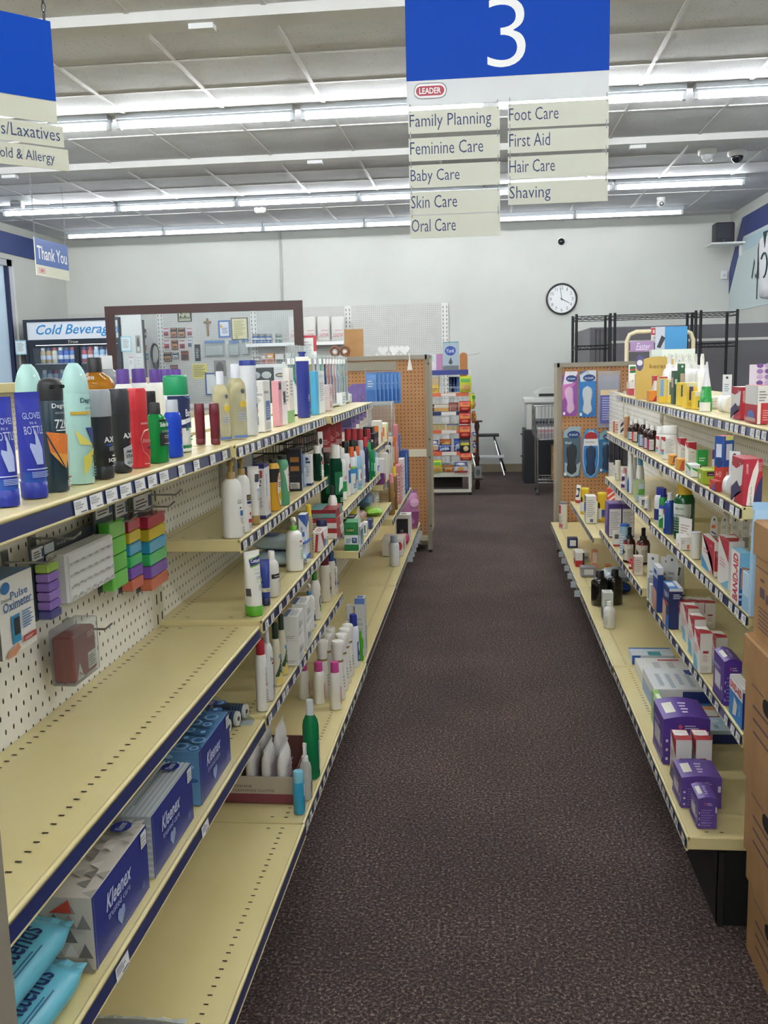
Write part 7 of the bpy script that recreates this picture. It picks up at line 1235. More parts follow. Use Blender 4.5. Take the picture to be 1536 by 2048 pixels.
for (x0, x1, y0, y1, h0, h1, c, dd, lab) in (
    (.545, .70, 3.52, 3.62, 0, .035, 'c4cdd4', {'T': [('r', 0, .15, 0, 1, '3a70b8'), ('r', .5, 1, .4, .7, '3f8a94')], 'R': [('r', 0, .2, 0, 1, '2f60b0')]}, 'flat blue and white carton on the right base deck behind the large navy one'),
    (.545, .80, 3.28, 3.46, 0, .045, 'd9dad8', {'T': [('r', .3, 1, .75, 1, '5f9a94'), ('r', .1, .2, .3, .6, 'b05060'), ('l', .3, .9, .2, .6, 2, 'b9bcc0')], 'R': [('r', .5, 1, .2, .8, '3a6a4a')]}, 'flat white carton with teal edge lying behind the large navy one'),
    (.540, .80, 3.03, 3.25, 0, .075, 'd4d8da', {'T': [('r', 0, .35, .8, 1, '4a70b0'), ('r', .1, .35, .5, .8, '3f60a4'), ('l', .3, .95, .1, .6, 4, 'a9b4c0')], 'R': [('r', .35, 1, .15, .9, '23397c'), ('p', [(0, .1), (.4, .1), (.4, .6), (0, .5)], '6f8fc4'), ('r', .0, .42, 0, .14, 'c9ccce'), ('r', .65, 1, 0, .14, 'b9b9b4')], 'F': [('r', 0, 1, 0, .6, '8fa9d0')]}, 'large white and navy carton lying flat on the right base deck'),
    (.545, .715, 2.90, 3.01, 0, .035, 'dedcd6', {'T': [('p', [(0, .1), (.4, .5), (.55, 1), (0, 1)], 'd9a070'), ('r', .0, .2, .6, 1, '3a80b8'), ('t', 'Relief', .75, .6, .3, .3, '3a4a8a')], 'R': [('r', .4, 1, 0, 1, '8a2434'), ('r', .05, .35, .2, .8, 'b9c4a9')]}, 'flat white and red carton before the large navy one'),
    (.548, .745, 2.77, 2.88, 0, .04, 'bfd6e2', {'T': [('e', .3, .5, .28, .4, 'a4cbe0'), ('e', .3, .5, .2, .28, 'd0dfe4'), ('l', .6, .95, .2, .8, 4, '8fa4b4')], 'R': [('r', .0, .6, .1, .8, 'dcdedc'), ('r', .2, .45, .2, .7, '5a6aa0'), ('r', .6, 1, 0, .7, '25336e')], 'F': [('r', .2, .8, .2, .8, 'dfe4e6')]}, 'flat pale blue carton with a round motif'),
    (.548, .59, 2.72, 2.764, 0, .045, 'dad9d2', {'T': [('p', [(.6, .2), (1, .5), (1, 1), (.5, .8)], '2a7a4a')], 'R': [('l', .2, .8, .2, .6, 3, 'b4b4ae')]}, 'small white carton with green leaf by the purple boxes')):
    w_, d_ = y1-y0, x1-x0
    carton('dressing_carton', 'box', lab, ((x0+x1)/2, (y0+y1)/2, Z+h0+.0008), w_, d_, h1-h0, c, dd, RIGHT)
KR('gauze_carton', 'box', 'green and white carton with red letters along its side, left of the large purple box', Z, 1320, 1468, 1402, 12, 'bcd6a4', {'F': [('r', 0, 1, 0, 1, 'd9dcd2'), ('r', 0, .35, .1, 1, '8fc07a'), ('t', 'CURAD', .75, .5, .4, .7, 'b83a3a', 0, .02, 1)], 'T': [('r', 0, 1, 0, 1, '8fc46a'), ('r', .4, .8, .2, .8, 'd9e4d0')]}, ly=.10)
oval_box('largest purple dressing box on the right base deck, behind the two white and red cartons', Z, 1372, 1530, 1440, 90, .16)
WRB = {'F': [('p', [(0, 1), (1, 1), (1, .6), (.6, .8)], RD), ('p', [(.0, 0), (1, 0), (1, .15), (.3, .35)], '2a2a4a'), ('e', .5, .35, .2, .08, 'b89a80'), ('l', .1, .7, .5, .7, 3, 'b08a8c')], 'N': [('r', .25, .65, .52, .60, 'a8202f'), ('l', .25, .7, .40, .50, 3, 'c9b4b0')], 'T': [('p', [(.05, .05), (.55, .05), (.6, .4), (.55, .95), (.1, .95)], 'e9e6e2'), ('t', 'dressing', .3, .5, .14, .6, 'c98a94', 0, 0, 1)]}
for u, lab in ((1366, 'white carton with red top, left of two standing before the large purple box'), (1406, 'white carton with red top, right of two standing before the large purple box')):
    KR('dressing_carton', 'box', lab, Z, u, 1572, 1481, 31, 'dedbd6', dict(WRB, T=[('r', 0, 1, 0, 1, 'a8242f')]+WRB['T']), ly=.075)
oval_box('medium purple dressing box on the right base deck, behind the smallest one', Z, 1402, 1617, 1557, 78, .11, '5f4694')
oval_box('smallest purple dressing box, nearest the camera on the right base deck', Z, 1414, 1658, 1599, 37, .085, '5f4694')
for i in range(6):
    t = thing('tag_holder', 'clear price tag holder clipped to the right base rail, %s from the camera' % ordw(i), 'tag holder', (.4705, 4.7+.2*i, Z-.018), PI, 'clear tag holders on the right base rail')
    b = MB(); b.box(.0, .03, -.002, .002, -.012, .02, film('dfe6ea', .45)); b.box(.0, .003, -.02, .02, -.012, .02, film('dfe6ea', .4)); b.build('tag_sleeve', t)
# insole packs hanging on the brown end panel
def insole(label, u, vt, vb, wpx, base, shape, col2, decs=()):
    y = 6.838; p = at(u, vb, y=y); q = at(u, vt, y=y); w_ = wpx*y/F; h = q.z-p.z
    t = thing('insole_pack', label, 'insole pack', (p.x+.011, y-.0035, p.z)); b = MB()
    n = 10; pts = [(-w_/2, .03*h), (-w_*.46, 0), (w_*.4, 0), (w_/2, .04*h), (w_/2, h), (w_*.1, h)]+[(-w_/2+.55*w_*(1-math.cos(a)), h-.14*h*(1-math.sin(a))) for a in [PI/2*(1-k/6) for k in range(7)]] if shape != 'round' else [(w_/2*spow(math.sin(2*PI*k/28), .5), h/2-h/2*spow(math.cos(2*PI*k/28), .8)) for k in range(28)]
    b.add([(x, 0, z) for x, z in pts]+[(x, .002, z) for x, z in pts], [tuple(range(len(pts))), tuple(range(2*len(pts)-1, len(pts)-1, -1))]+[(k, len(pts)+k, len(pts)+(k+1) % len(pts), (k+1) % len(pts)) for k in range(len(pts))], mat(base, .35))
    decals(b, lambda e: (lambda u_, v: ((u_-.5)*w_, -e, v*h)), list(decs)); b.build('backing_card', t)
    b = MB(); ss = [(.0, .16), (.2, .2), (.45, .17), (.7, .21), (.9, .17)]; rings = []
    sole = [(.30*w_*(1-.28*math.exp(-((k/12-.42)/.16)**2))*math.sqrt(max(0, 1-(2*k/12-1)**6)), h*(.05+.62*k/12)) for k in range(13)]
    for k, (a, z) in enumerate(sole): rings.append([(a*math.cos(2*PI*j/14)+(.06*w_*math.sin(k*.5) if shape == 'curve' else 0), -.004-.004*abs(math.sin(2*PI*j/14)) if math.sin(2*PI*j/14) < 0 else -.002, z+.0) for j in range(14)])
    b.loft(rings, mat(col2, .3)); b.build('insole', t)
    b = MB(); b.tube([(0, .0005, h*.965), (0, -.03, h*.97), (0, -.036, h*.98)], .0018, STEEL, 6); b.build('peg_hook', t); return t
LG_ = [('e', .6, .84, .36, .075, '23386a'), ('e', .6, .84, .32, .055, '1f3f7c'), ('t', "Dr.Scholl's", .6, .84, .5, .04, 'e6eaf0', .2, .01), ('r', .06, .2, .03, .09, 'dfe2e6')]
insole('purple insole pack, top left on the right brown panel', 1136, 743, 832, 29, '8a4a9a', 'curve', 'c9a4c4', [('p', [(0, .6), (.7, .75), (1, .95), (1, 1), (.2, 1)], 'dcd9e2'), ('p', [(0, .35), (.5, .55), (.9, .75), (0, .7)], 'c070ac')]+LG_)
insole('bright blue insole pack with grey insole, top middle on the right brown panel', 1171, 741, 834, 33, '2a74b8', 'x', 'b9c0c4', [('p', [(.1, .76), (1, .78), (1, 1), (.5, 1), (.05, .9)], 'c4ccd2')]+LG_)
insole('dark grey blue insole pack, lower left on the right brown panel', 1140, 853, 954, 34, '4a6272', 'x', '2c343a', [('p', [(0, .78), (1, .80), (1, 1), (.4, 1), (.05, .92)], '8fa4ac'), ('p', [(.1, .06), (.5, .0), (.9, .04), (1, .3), (.6, .2), (.1, .3)], '9fb0b8'), ('t', 'Work', .3, .68, .4, .05, 'e2e6e8'), ('e', .5, .12, .18, .06, 'd9c890')]+LG_)
insole('rounded blue insole pack with red arc, lower middle on the right brown panel', 1178, 858, 956, 34, '3f8cc4', 'round', '24395c', [('e', .5, .5, .47, .48, 'b9bcc0'), ('e', .5, .47, .42, .44, '2f80c4'), ('e', .5, .84, .36, .10, 'a8242f'), ('r', .1, .9, .66, .80, 'd6d6d4'), ('t', 'Insoles', .45, .74, .5, .04, '4a4a50')])
insole('teal insole pack partly behind the shelf, lower right on the right brown panel', 1210, 860, 945, 30, '2a6a94', 'x', '1f3450', [('p', [(0, .78), (1, .80), (1, 1), (.4, 1), (.05, .92)], '7fa4b0'), ('t', '$9.99', .5, .68, .5, .07, 'c9d6de')]+LG_)
t = bag('foam_pack', 'pack', 'clear pack of violet foam pads, top right on the right brown panel', (at(1217, 855, y=6.82).x, 6.824, at(1217, 855, y=6.82).z), .155, at(1217, 742, y=6.82).z-at(1217, 855, y=6.82).z, .018, film('cfd4e4', .35), [('r', .12, .88, .08, .62, '5a5aa0'), ('r', .12, .88, .62, .72, 'd0b890'), ('l', .2, .75, .15, .6, 10, 'a9aed4')], 0, None, 0, film('e6e6e4', .3))
p = at(1217, 742, y=6.82); hk = thing('display_hook', 'wire hook above the violet foam pads', 'hook', (0, 0, 0), group='wire display hooks'); b = MB(); b.tube([(p.x, 6.838, p.z+.012), (p.x, 6.79, p.z+.012), (p.x, 6.78, p.z+.022)], .002, STEEL, 6); b.build('wire_arm', hk)
# ------------------------------------------------------------------ back wall: pegboard, shelves and what hangs there
YB = Y1-.001; YP = Y1-.026
t = thing('wall_pegboard', 'white pegboard panelling along the lower back wall behind the counter', 'pegboard')
b = MB(); b.box(-5.34, -.452, YP, YB, .12, 2.118, PEGWALL); b.build('pegboard_panel', t)
for u in (320, 507, 696, 890):
    x = at(u, 640, y=YP).x; b = MB(); b.box(x-.04, x+.04, YP-.008, YP, .12, 2.118, mat('dfded8', .5))
    z = 1.0
    while z < 2.08:
        for dx in (-.022, .022): b.box(x+dx-.004, x+dx+.004, YP-.0085, YP-.0078, z, z+.03, 'dgrey')
        z += .05
    b.build('slotted_upright', t)
b = MB(); b.box(-5.34, -.452, YP-.002, YP, 1.36, 1.366, mat('b9b7b0')); b.build('seam_strip', t)
def onwall(u0, u1, v0, v1, y=None):
    y = y or YP-.004; a = at(u0, v0, y=y); c = at(u1, v1, y=y); return a.x, c.x, c.z, a.z, y
def card(name, cat, label, u0, u1, v0, v1, base, decs=(), group=None, y=None, th=.004, frame=None):
    x0, x1, z0, z1, y = onwall(u0, u1, v0, v1, y); w_, h = x1-x0, z1-z0
    if not frame: return carton(name, cat, label, ((x0+x1)/2, y-th/2, z0), w_, th, h, base, {'F': decs}, 0, group)
    t = thing(name, label, cat, ((x0+x1)/2, y-th/2, z0)); fw = w_*frame[1]
    b = MB(); b.box(-w_/2+fw, w_/2-fw, -th/2+.004, th/2, fw, h-fw, base); decals(b, lambda e: (lambda u, v: ((u-.5)*w_, -th/2+.004-e, v*h)), decs); b.build('picture_sheet', t)
    b = MB(); m_ = mat(frame[0], .4)
    b.box(-w_/2, w_/2, -th/2, th/2, 0, fw, m_); b.box(-w_/2, w_/2, -th/2, th/2, h-fw, h, m_); b.box(-w_/2, -w_/2+fw, -th/2, th/2, fw, h-fw, m_); b.box(w_/2-fw, w_/2, -th/2, th/2, fw, h-fw, m_); b.build('frame', t); return t
g_ = 'carded packs hanging behind the counter'
packs = [(326, 339, 656, 674, 'd9d2d2', 'b0505a'), (341, 355, 656, 675, '33343c', 'c4805a'), (356, 371, 656, 675, '2f3038', 'c98f6a'), (373, 386, 656, 673, 'd6cccc', 'a8606a'), (327, 341, 680, 699, 'dcd4d4', 'b84a54'), (343, 357, 680, 699, '5a3436', 'c98a60'), (358, 372, 680, 699, 'd9cfd0', '9a3a4a'), (375, 385, 680, 695, 'd4d4d8', '5a6a8a'), (328, 344, 705, 723, '2b2c32', 'b98a60'), (345, 358, 705, 718, '23304a', 'd9dade'), (362, 378, 702, 720, '8a4a30', '2b2c32'), (341, 356, 730, 738, '5a2a34', 'b07a80')]
rowd = ['top row, first from left', 'top row, second from left', 'top row, third from left', 'top row, fourth from left', 'middle row, first from left', 'middle row, second from left', 'middle row, third from left', 'middle row, fourth from left', 'lower row, first from left', 'lower row, second from left', 'lower row, third from left', 'lowest, under the lower row']
for (u0, u1, v0, v1, c1, c2), rd in zip(packs, rowd):
    card('battery_pack', 'carded pack', 'small carded pack on the white pegboard, ' + rd, u0, u1, v0, v1, c1, [('r', .1, .9, .1, .6, c2), ('r', .2, .8, .2, .35, '3a3a40'), ('r', .1, .9, .85, .95, c2)], g_, None, .012)
card('notice_sign', 'sign', 'small dark sign with bold pale letters high on the white pegboard', 355, 384, 624, 643, '3a3d34', [('t', 'NFIB', .5, .68, .8, .42, 'd9d9b4', 0, .03), ('r', .08, .92, .32, .38, 'c9c9a9'), ('r', .08, .92, .1, .24, 'd0d0b0')], None, None, .01)
x0, x1, z0, z1, y = onwall(407, 424, 637, 672); t = thing('wall_cross', 'slim wooden cross on the white pegboard', 'cross', ((x0+x1)/2, y-.01, z0)); CW = mat('8a6a4a', .5); hgt = z1-z0
b = MB(); b.box(-.012, .012, -.008, .008, 0, hgt, CW, .004); b.build('upright', t); b = MB(); b.box(-(x1-x0)/2, (x1-x0)/2, -.010, .006, hgt*.72, hgt*.72+.024, CW, .004); b.build('crossbar', t)
card('certificate', 'certificate', 'certificate in a blue frame on the white pegboard', 436, 462, 641, 675, 'dfe2e6', [('e', .25, .65, .1, .1, 'd9a04a'), ('l', .3, .8, .25, .6, 4, '7a8aa8')], None, None, .012, ('4f74b4', .13))
card('certificate', 'certificate', 'cream certificate in a thin dark frame beside the blue one', 462, 497, 636, 679, 'dcd6a9', [('l', .15, .85, .2, .9, 9, 'a9a06a'), ('e', .3, .12, .1, .07, 'b9b080')], None, None, .012, ('5a5248', .05))
card('paper_notice', 'paper', 'yellow typed notice on the white pegboard', 384, 416, 728, 757, 'e0d478', [('l', .08, .92, .15, .95, 7, '8a8250')], None, None, .002)
card('paper_notice', 'paper', 'calendar page with a dark picture, on the white board by the cooler', 269, 286, 671, 735, 'dcdcd6', [('r', .1, .9, .45, 1, '9a9690'), ('e', .5, .75, .2, .2, '4a4644'), ('e', .5, .58, .2, .08, 'd0ccc4'), ('l', .1, .9, .1, .38, 3, 'c9c9c4')], None, 10.5495, .003)
card('paper_notice', 'paper', 'small red-bordered note on the white board by the cooler', 257, 268, 714, 738, 'e4e2de', [('r', .05, .95, .92, .98, 'c0606a'), ('l', .2, .8, .4, .8, 3, 'b4a4a4')], None, 10.5495, .002)
card('key_tag', 'tag', 'black hanging tag strip right of the carded packs', 389, 402, 689, 722, '2a2c30', [('l', .2, .8, .2, .8, 6, 'b9bcc0')], None, None, .01)
for i, (u0, u1, v0, v1, c) in enumerate(((286, 293, 658, 676, '4a4038'), (289, 294, 691, 700, 'a4604a'), (291, 297, 707, 720, '2f7fa8'))):
    card('key_ring_pack', 'carded pack', 'small hanging pack in the column beside the calendar page, %s from top' % ordw(i), u0, u1, v0, v1, c, [('r', .1, .9, .3, .6, 'c9a090')], None, None, .008)
p = at(308, 710, y=YP-.03); t = thing('cable_coil', 'coil of black cables hanging on the white pegboard', 'cable', (p.x, YP-.04, p.z))
for i in range(6):
    b = MB(); q = random.uniform; b.tube([(.035+.07*math.cos(a)*(1-.04*i)+.03*math.sin(a/2)**2-.03, .006*i-.015+.004*math.sin(3*a), .02+.125*math.sin(a)*(1-.03*i)-.02*i*(math.sin(a) < 0)) for a in [2*PI*k/22 for k in range(22)]], .004, mat('25262a', .5), 5, True); b.build('cable_loop', t)
b = MB(); b.tube([(0, .03, .15), (0, -.02, .15), (0, -.03, .165)], .003, STEEL, 6); b.build('peg_hook', t)
for i, (u0, u1, v0, v1) in enumerate(((408, 452, 683, 712), (457, 480, 683, 712), (483, 500, 680, 710))):
    x0, x1, z0, z1, y = onwall(u0, u1, v0, v1); t = thing('pen_holder', 'clear acrylic holder of cards on the white pegboard, %s from left' % ordw(i), 'holder', ((x0+x1)/2, y, z0)); w_, h = x1-x0, z1-z0
    b = MB(); b.add([(-w_/2, -.002, h), (w_/2, -.002, h), (w_*.42, -.05, 0), (-w_*.42, -.05, 0), (-w_/2, -.001, 0), (w_/2, -.001, 0), (-w_/2, -.08, h*.8), (w_/2, -.08, h*.8)], [(3, 2, 7, 6), (4, 5, 2, 3), (0, 1, 5, 4)], film('dfe6e8', .18)); b.build('holder_shell', t)
    b = MB(); b.box(-w_*.46, w_*.46, -.012, -.004, h*.88, h*1.05, mat('5f84b8', .4)); b.build('header_strip', t)
    b = MB(); b.box(-w_*.4, w_*.4, -.035, -.02, h*.08, h*.7, mat('c9ccc8', .4)); b.build('cards', t)
card('headset_pack', 'pack', 'grey hanging mesh pack above the baby oil bottles', 429, 453, 721, 752, '8a8784', [('e', .5, .5, .35, .4, '5f5c5a')], None, None, .03)
card('certificate', 'certificate', 'blue bordered frame low on the pegboard, behind the baby oil bottles', 410, 436, 746, 790, 'e0e2e2', [], None, None, .012, ('3f6098', .12))
# white wire shelves with boxed goods
def wire_shelf(label, u0, u1, v, dep=.28):
    x0, x1, _, z, y = onwall(u0, u1, v, v); t = thing('wall_shelf', label, 'shelf', (0, 0, 0))
    b = MB(); b.box(x0, x1, YP-.01-dep, YP-.009, z-.02, z, mat('e6e5e0', .4)); b.build('shelf_deck', t)
    b = MB(); b.box(x0, x1, YP-.015-dep, YP-.0102-dep, z-.03, z+.012, mat('efeeea', .4)); b.build('shelf_lip', t)
    b = MB()
    for zz in (z+.03, z+.075): b.tube([(x0, YP-.015-dep, zz), (x1, YP-.015-dep, zz)], .0025, WIREW, 5)
    for k in range(31):
        x = x0+(x1-x0)*k/30; b.tube([(x, YP-.017-dep, z+.012), (x, YP-.017-dep, z+.075)], .0018, WIREW, 4)
    b.build('wire_fence', t); return x0, x1, z, YP-.01-dep
sx0, sx1, sz, sy = wire_shelf('upper white wire-fronted shelf on the back wall', 503, 694, 690)
for i, (u, c) in enumerate(((511, '2c5a9c'), (524, '2a5a94'), (537, '2c5a9c'), (557, '2a6a3a'))):
    q = at(u, 668, y=sy+.07); goods('jar', 'pill_bottle', 'supplement bottle with grey lid on the upper wall shelf, %s from left' % ordw(i), 'bottle', (q.x, sy+.07, sz+.001), .085, .085, max(.1, q.z-sz), (mat(c, .3), mat('8f9498', .4)), [('r', -1, 1, .55, .72, 'dfe2e4'), ('l', -.5, .5, .2, .45, 3, '8fb0d0')], 0)
LB = [('t', 'LEADER', .5, .28, .8, .14, 'c4606c', .3, 0), ('r', .3, .9, .46, .48, 'd0808a'), ('r', 0, 1, 0, .12, 'c6c4be')]
for i, (u0, u1) in enumerate(((576, 602), (606, 632), (634, 660), (662, 690))):
    a = at(u0, 640, y=sy+.12); c = at(u1, 640, y=sy+.12); w_ = c.x-a.x; h = at(u0, 634, y=sy+.12).z-sz
    t = thing('paper_bag', 'white folded paper bag with red letters on the upper wall shelf, %s from left' % ordw(i), 'paper bag', ((a.x+c.x)/2, sy+.12, sz+.001)); b = MB(); rings = []
    for k in range(7):
        f = k/6; rings.append([(w_*.48*spow(math.sin(2*PI*j/16), .35), -.045*spow(math.cos(2*PI*j/16), .5)*(1-.75*max(0, f-.4))+.006*math.sin(j*2+k), h*f+.004*math.sin(j*1.7)*(k == 6)) for j in range(16)])
    b.loft(rings, mat('dcdad4', .6), True); decals(b, lambda e: (lambda u, v: ((u-.5)*w_*.9, -.052-e+.02*max(0, v-.4), v*h)), LB); b.build('bag_body', t)
lx0, lx1, lz, ly0 = wire_shelf('lower white wire-fronted shelf on the back wall', 503, 600, 731)
for i, (u, w_, h, c, c2) in enumerate(((515, .10, .10, '8a7a78', '5a4a4c'), (528, .07, .13, 'b0a0a4', 'a02a3c'), (541, .10, .14, 'd9923f', 'b05a2a'), (560, .11, .13, 'd9d4cc', '3a3f48'), (577, .07, .14, 'dcd6cc', '2f5aa8'), (590, .06, .12, 'd4d4d4', 'a04a50'))):
    carton('remedy_carton', 'box', 'small carton on the lower wall shelf, %s from left' % ordw(i), (at(u, 720, y=ly0+.06).x, ly0+.07, lz+.001), w_*.95, .08, h, c, {'F': [('r', .1, .9, .1, .5, c2), ('r', .2, .8, .65, .85, 'd9d9d4')]})
carton('appliance_carton', 'box', 'black appliance carton with pale picture behind the white lotion carton', (at(525, 760, y=11.4).x, 11.4, .95), .30, .2, at(525, 736, y=11.4).z-.95, '2b2d32', {'F': [('e', .3, .8, .2, .1, 'b9bcc0'), ('e', .75, .8, .2, .1, 'c9c9c4'), ('l', .3, .7, .55, .6, 1, 'a9a9a9')]})
carton('appliance_carton', 'box', 'white carton with dark oval emblem behind the pink carton', (at(564, 760, y=11.4).x, 11.4, .95), .15, .2, at(564, 734, y=11.4).z-.95, 'e0ded8', {'F': [('e', .5, .78, .38, .06, '4a4038'), ('e', .5, .78, .3, .03, 'c9b890'), ('r', 0, 1, .93, .95, 'c9c6be')]})
t = thing('back_table', 'white table along the back wall behind the counter', 'table'); b = MB(); b.box(-4.0, -1.5, 11.15, 11.72, .92, .949, mat('dddcd6', .4)); b.build('table_top', t)
for x in (-3.95, -1.55):
    for y in (11.2, 11.67): b = MB(); b.box(x-.02, x+.02, y-.02, y+.02, 0, .92, mat('b9b8b2', .4)); b.build('leg', t)

cy_ = 10.548
# checkout counter with a framed clear screen
fy = 8.2; A = at(210, 611, y=fy); B_ = at(604, 603, y=fy); fx0_, fx1_, fz = A.x, B_.x, (A.z+B_.z)/2
t = thing('checkout_counter', 'checkout counter under the framed clear screen', 'counter'); b = MB(); b.box(fx0_-.3, fx1_+.15, fy-.3, fy+.4, .95, 1.0, mat('b9a888', .4)); b.build('counter_top', t)
b = MB(); b.box(fx0_-.26, fx1_+.1, fy-.25, fy+.36, 0, .95, mat('c4bda9', .5)); b.build('counter_body', t)
t = thing('counter_screen', 'brown framed clear screen standing on the checkout counter', 'screen', (0, 0, 0)); FWD = mat('3b221d', .45); fw = .075
for xa in (fx0_, fx1_-fw): b = MB(); b.box(xa, xa+fw, fy-.02, fy+.02, 1.001, fz-fw, FWD); b.build('frame_post', t)
b = MB(); b.box(fx0_, fx1_, fy-.02, fy+.02, fz-fw, fz, FWD); b.build('frame_top', t)
b = MB(); b.box(fx0_+fw, fx1_-fw, fy-.003, fy+.003, 1.001, fz-fw, film('eef4f6', .02, 'clear_acrylic')); b.build('clear_panel', t)
card('paper_notice', 'paper', 'small red-bordered sheet standing at the right post of the clear screen', 589, 634, 672, 716, 'e2e2e0', [('r', 0, 1, .9, 1, 'b83a44'), ('r', 0, .14, 0, 1, 'b83a44'), ('r', .86, 1, .3, 1, 'b83a44'), ('l', .25, .8, .2, .8, 5, 'a9b4b4')], None, fy+.0245, .004)
for (u0, u1, v0, v1, lab) in ((30, 54, 681, 709, 'pale blue bordered notice taped by the window edge'), (241, 264, 673, 703, 'pale blue bordered notice seen through the clear screen')):
    card('paper_notice', 'paper', lab, u0, u1, v0, v1, 'dfe6e2', [('r', 0, 1, .93, 1, '8fc9d9'), ('r', 0, 1, 0, .07, '8fc9d9'), ('r', 0, .08, 0, 1, '8fc9d9'), ('r', .92, 1, 0, 1, '8fc9d9'), ('l', .2, .8, .25, .85, 6, 'a4a9ac')], None, cy_-.0005 if u0 < 100 else cy_-.0005, .003)
t = thing('desk_lamp', 'chrome faucet-like bent tube behind the blue lotion tubes', 'tube'); 
COL.objects.unlink(t); bpy.data.objects.remove(t)

# white board beside the cooler
wb0, wb1 = at(243, 700, y=10.58).x, at(287, 700, y=10.58).x
t = thing('partition_board', 'tall plain white board standing between the cooler and the pegboard', 'board', (0, 0, 0)); b = MB(); b.box(wb0, wb1, 10.55, 10.58, .001, at(260, 628, y=10.55).z, mat('d3d3ce', .5)); b.build('board_sheet', t); b = MB(); b.box(wb0, wb1, 10.5805, 10.72, .001, .03, mat('b9b8b2')); b.build('board_foot', t)
# beverage cooler in the left corner
cy = 10.55; ca, cb = at(45, 640, y=cy), at(241, 634, y=cy); cx0, cx1, cz = ca.x, cb.x, ca.z; BKC = mat('20242e', .4)
if cx0 < X0+.03: cx0 = X0+.03
zs0, zs1 = at(140, 678, y=cy).z, at(140, 640, y=cy).z; zd1 = at(140, 690, y=cy).z
t = thing('beverage_cooler', 'black two-door beverage cooler with a lit white sign, in the left corner', 'refrigerator', (0, 0, 0)); W_ = cx1-cx0
b = MB(); b.box(cx0, cx0+.04, cy, cy+.75, .02, cz, BKC); b.box(cx1-.04, cx1, cy, cy+.75, .02, cz, BKC); b.box(cx0+.04, cx1-.04, cy+.71, cy+.75, .02, cz, mat('8a93a0', .4)); b.box(cx0+.04, cx1-.04, cy, cy+.71, zs0-.06, zs0, BKC); b.box(cx0+.04, cx1-.04, cy, cy+.71, cz-.03, cz, BKC); b.box(cx0+.04, cx1-.04, cy, cy+.71, .02, .25, BKC); b.build('cabinet', t)
b = MB(); b.box(cx0+.04, cx1-.04, cy+.01, cy+.05, zs0, cz-.03, mat('b9bec4', .4, 0, .06)); sf = lambda e: (lambda u, v: (cx0+.04+u*(W_-.08), cy+.01-e, zs0+v*(cz-.03-zs0)))
b.text('Cold Beverages', sf(.002), .56, .48, .92, .74, mat('2a86c0', .4), .35, .012); b.build('sign_panel', t)
b = MB(); b.text('True', lambda u, v: (cx0+.5*W_+u*.12, cy-.0015, zs0-.03+v*.032), 0, 0, 1, 1, mat('c9c4b0', .3), .3, .01); b.build('name_plate', t)
for i, (xa, xb_, yo) in enumerate(((cx0+.045, cx0+W_*.545, 0), (cx0+W_*.51, cx1-.045, .035))):
    b = MB()
    for (p0, p1, q0, q1) in ((xa, xa+.05, .27, zs0-.065), (xb_-.05, xb_, .27, zs0-.065), (xa+.05, xb_-.05, .27, .33), (xa+.05, xb_-.05, zs0-.09, zs0-.065)): b.box(p0, p1, cy+.005+yo, cy+.03+yo, q0, q1, BKC)
    dr = b.build('sliding_door', t); b = MB(); b.box(xa+.05, xb_-.05, cy+.012+yo, cy+.018+yo, .33, zs0-.09, film('dfe9f2', .05, 'cooler_glass')); b.build('glass_pane', dr)
zsh = [at(140, 726, y=cy+.3).z, at(140, 772, y=cy+.3).z, .55]
for z in zsh: b = MB(); b.box(cx0+.05, cx1-.05, cy+.1, cy+.7, z-.012, z, WIREW); b.build('rack_shelf', t)
b = MB(); b.box(cx0+.1, cx1-.1, cy+.07, cy+.10, zs0-.085, zs0-.0605, mat('f4f8ff', .4, 0, 1.2)); b.build('interior_lamp', t)
bc = ['c9b98a', 'c4a06a', 'd9d4b0', '2a5aa8', '2f62b4', '3f78b8', '4f90c4', 'b04048', 'c05a50', 'a9c4d4', '9ab8cc', '8fb0c9', '3f68a8', 'b04a54']
for r, z in enumerate(zsh[:2]):
    for i in range(14):
        x = cx0+.11+(W_-.22)*i/13; h = .185 if r == 0 else .19; c = bc[i] if r == 0 else ['8fb4c4', 'b9c4cc', 'a9a0b0', '6f8fb4', '7fb8b0'][i % 5]
        goods('wide', 'drink_bottle', 'drink bottle in the cooler, %s shelf, %s from left' % (['upper', 'lower'][r], ordw(i)), 'bottle', (x, cy+.22, z+.001), .062, .062, h, (mat(c, .15), mat(['e4e4e4', '2a3a6a', 'b03a3a'][i % 3], .4)), [('r', -1, 1, .3, .62, ['dfe4ea', 'c9d6e6', 'e6d9d0'][i % 3])], 0, 'drink bottles in the cooler')

# ------------------------------------------------------------------ snack rack
ry = 9.95; P1 = at(853, 990, y=ry); P2 = at(943, 990, y=ry); rx0, rx1 = P1.x+.0, P2.x; CRM = mat('dcd9c9', .4); rz = lambda v: at(895, v, y=ry).z
t = thing('snack_rack', 'cream metal snack rack of wire shelves beyond the left end panel', 'rack', (0, 0, 0)); ztop = rz(741)
for xa in (rx0, rx1-.03):
    b = MB(); b.box(xa, xa+.03, ry, ry+.03, .03, ztop, CRM); b.build('front_post', t); b = MB(); b.box(xa, xa+.03, ry+.40, ry+.43, .03, ztop, CRM); b.build('rear_post', t)
    b = MB(); b.ball((xa+.015, ry+.015, .018), .018, 'black', 10, 6); b.build('glide', t)
b = MB(); b.box(rx0+.03, rx1-.03, ry+.002, ry+.028, rz(985), rz(979), CRM); b.build('foot_bar', t)
b = MB(); b.box(rx0+.03, rx1-.03, ry, ry+.42, rz(954), rz(946), CRM); b.build('bottom_deck', t)
b = MB(); b.box(rx0+.05, rx1-.1, ry+.25, ry+.27, .05, rz(960), mat('2b241f', .7)); b.build('base_panel', t)
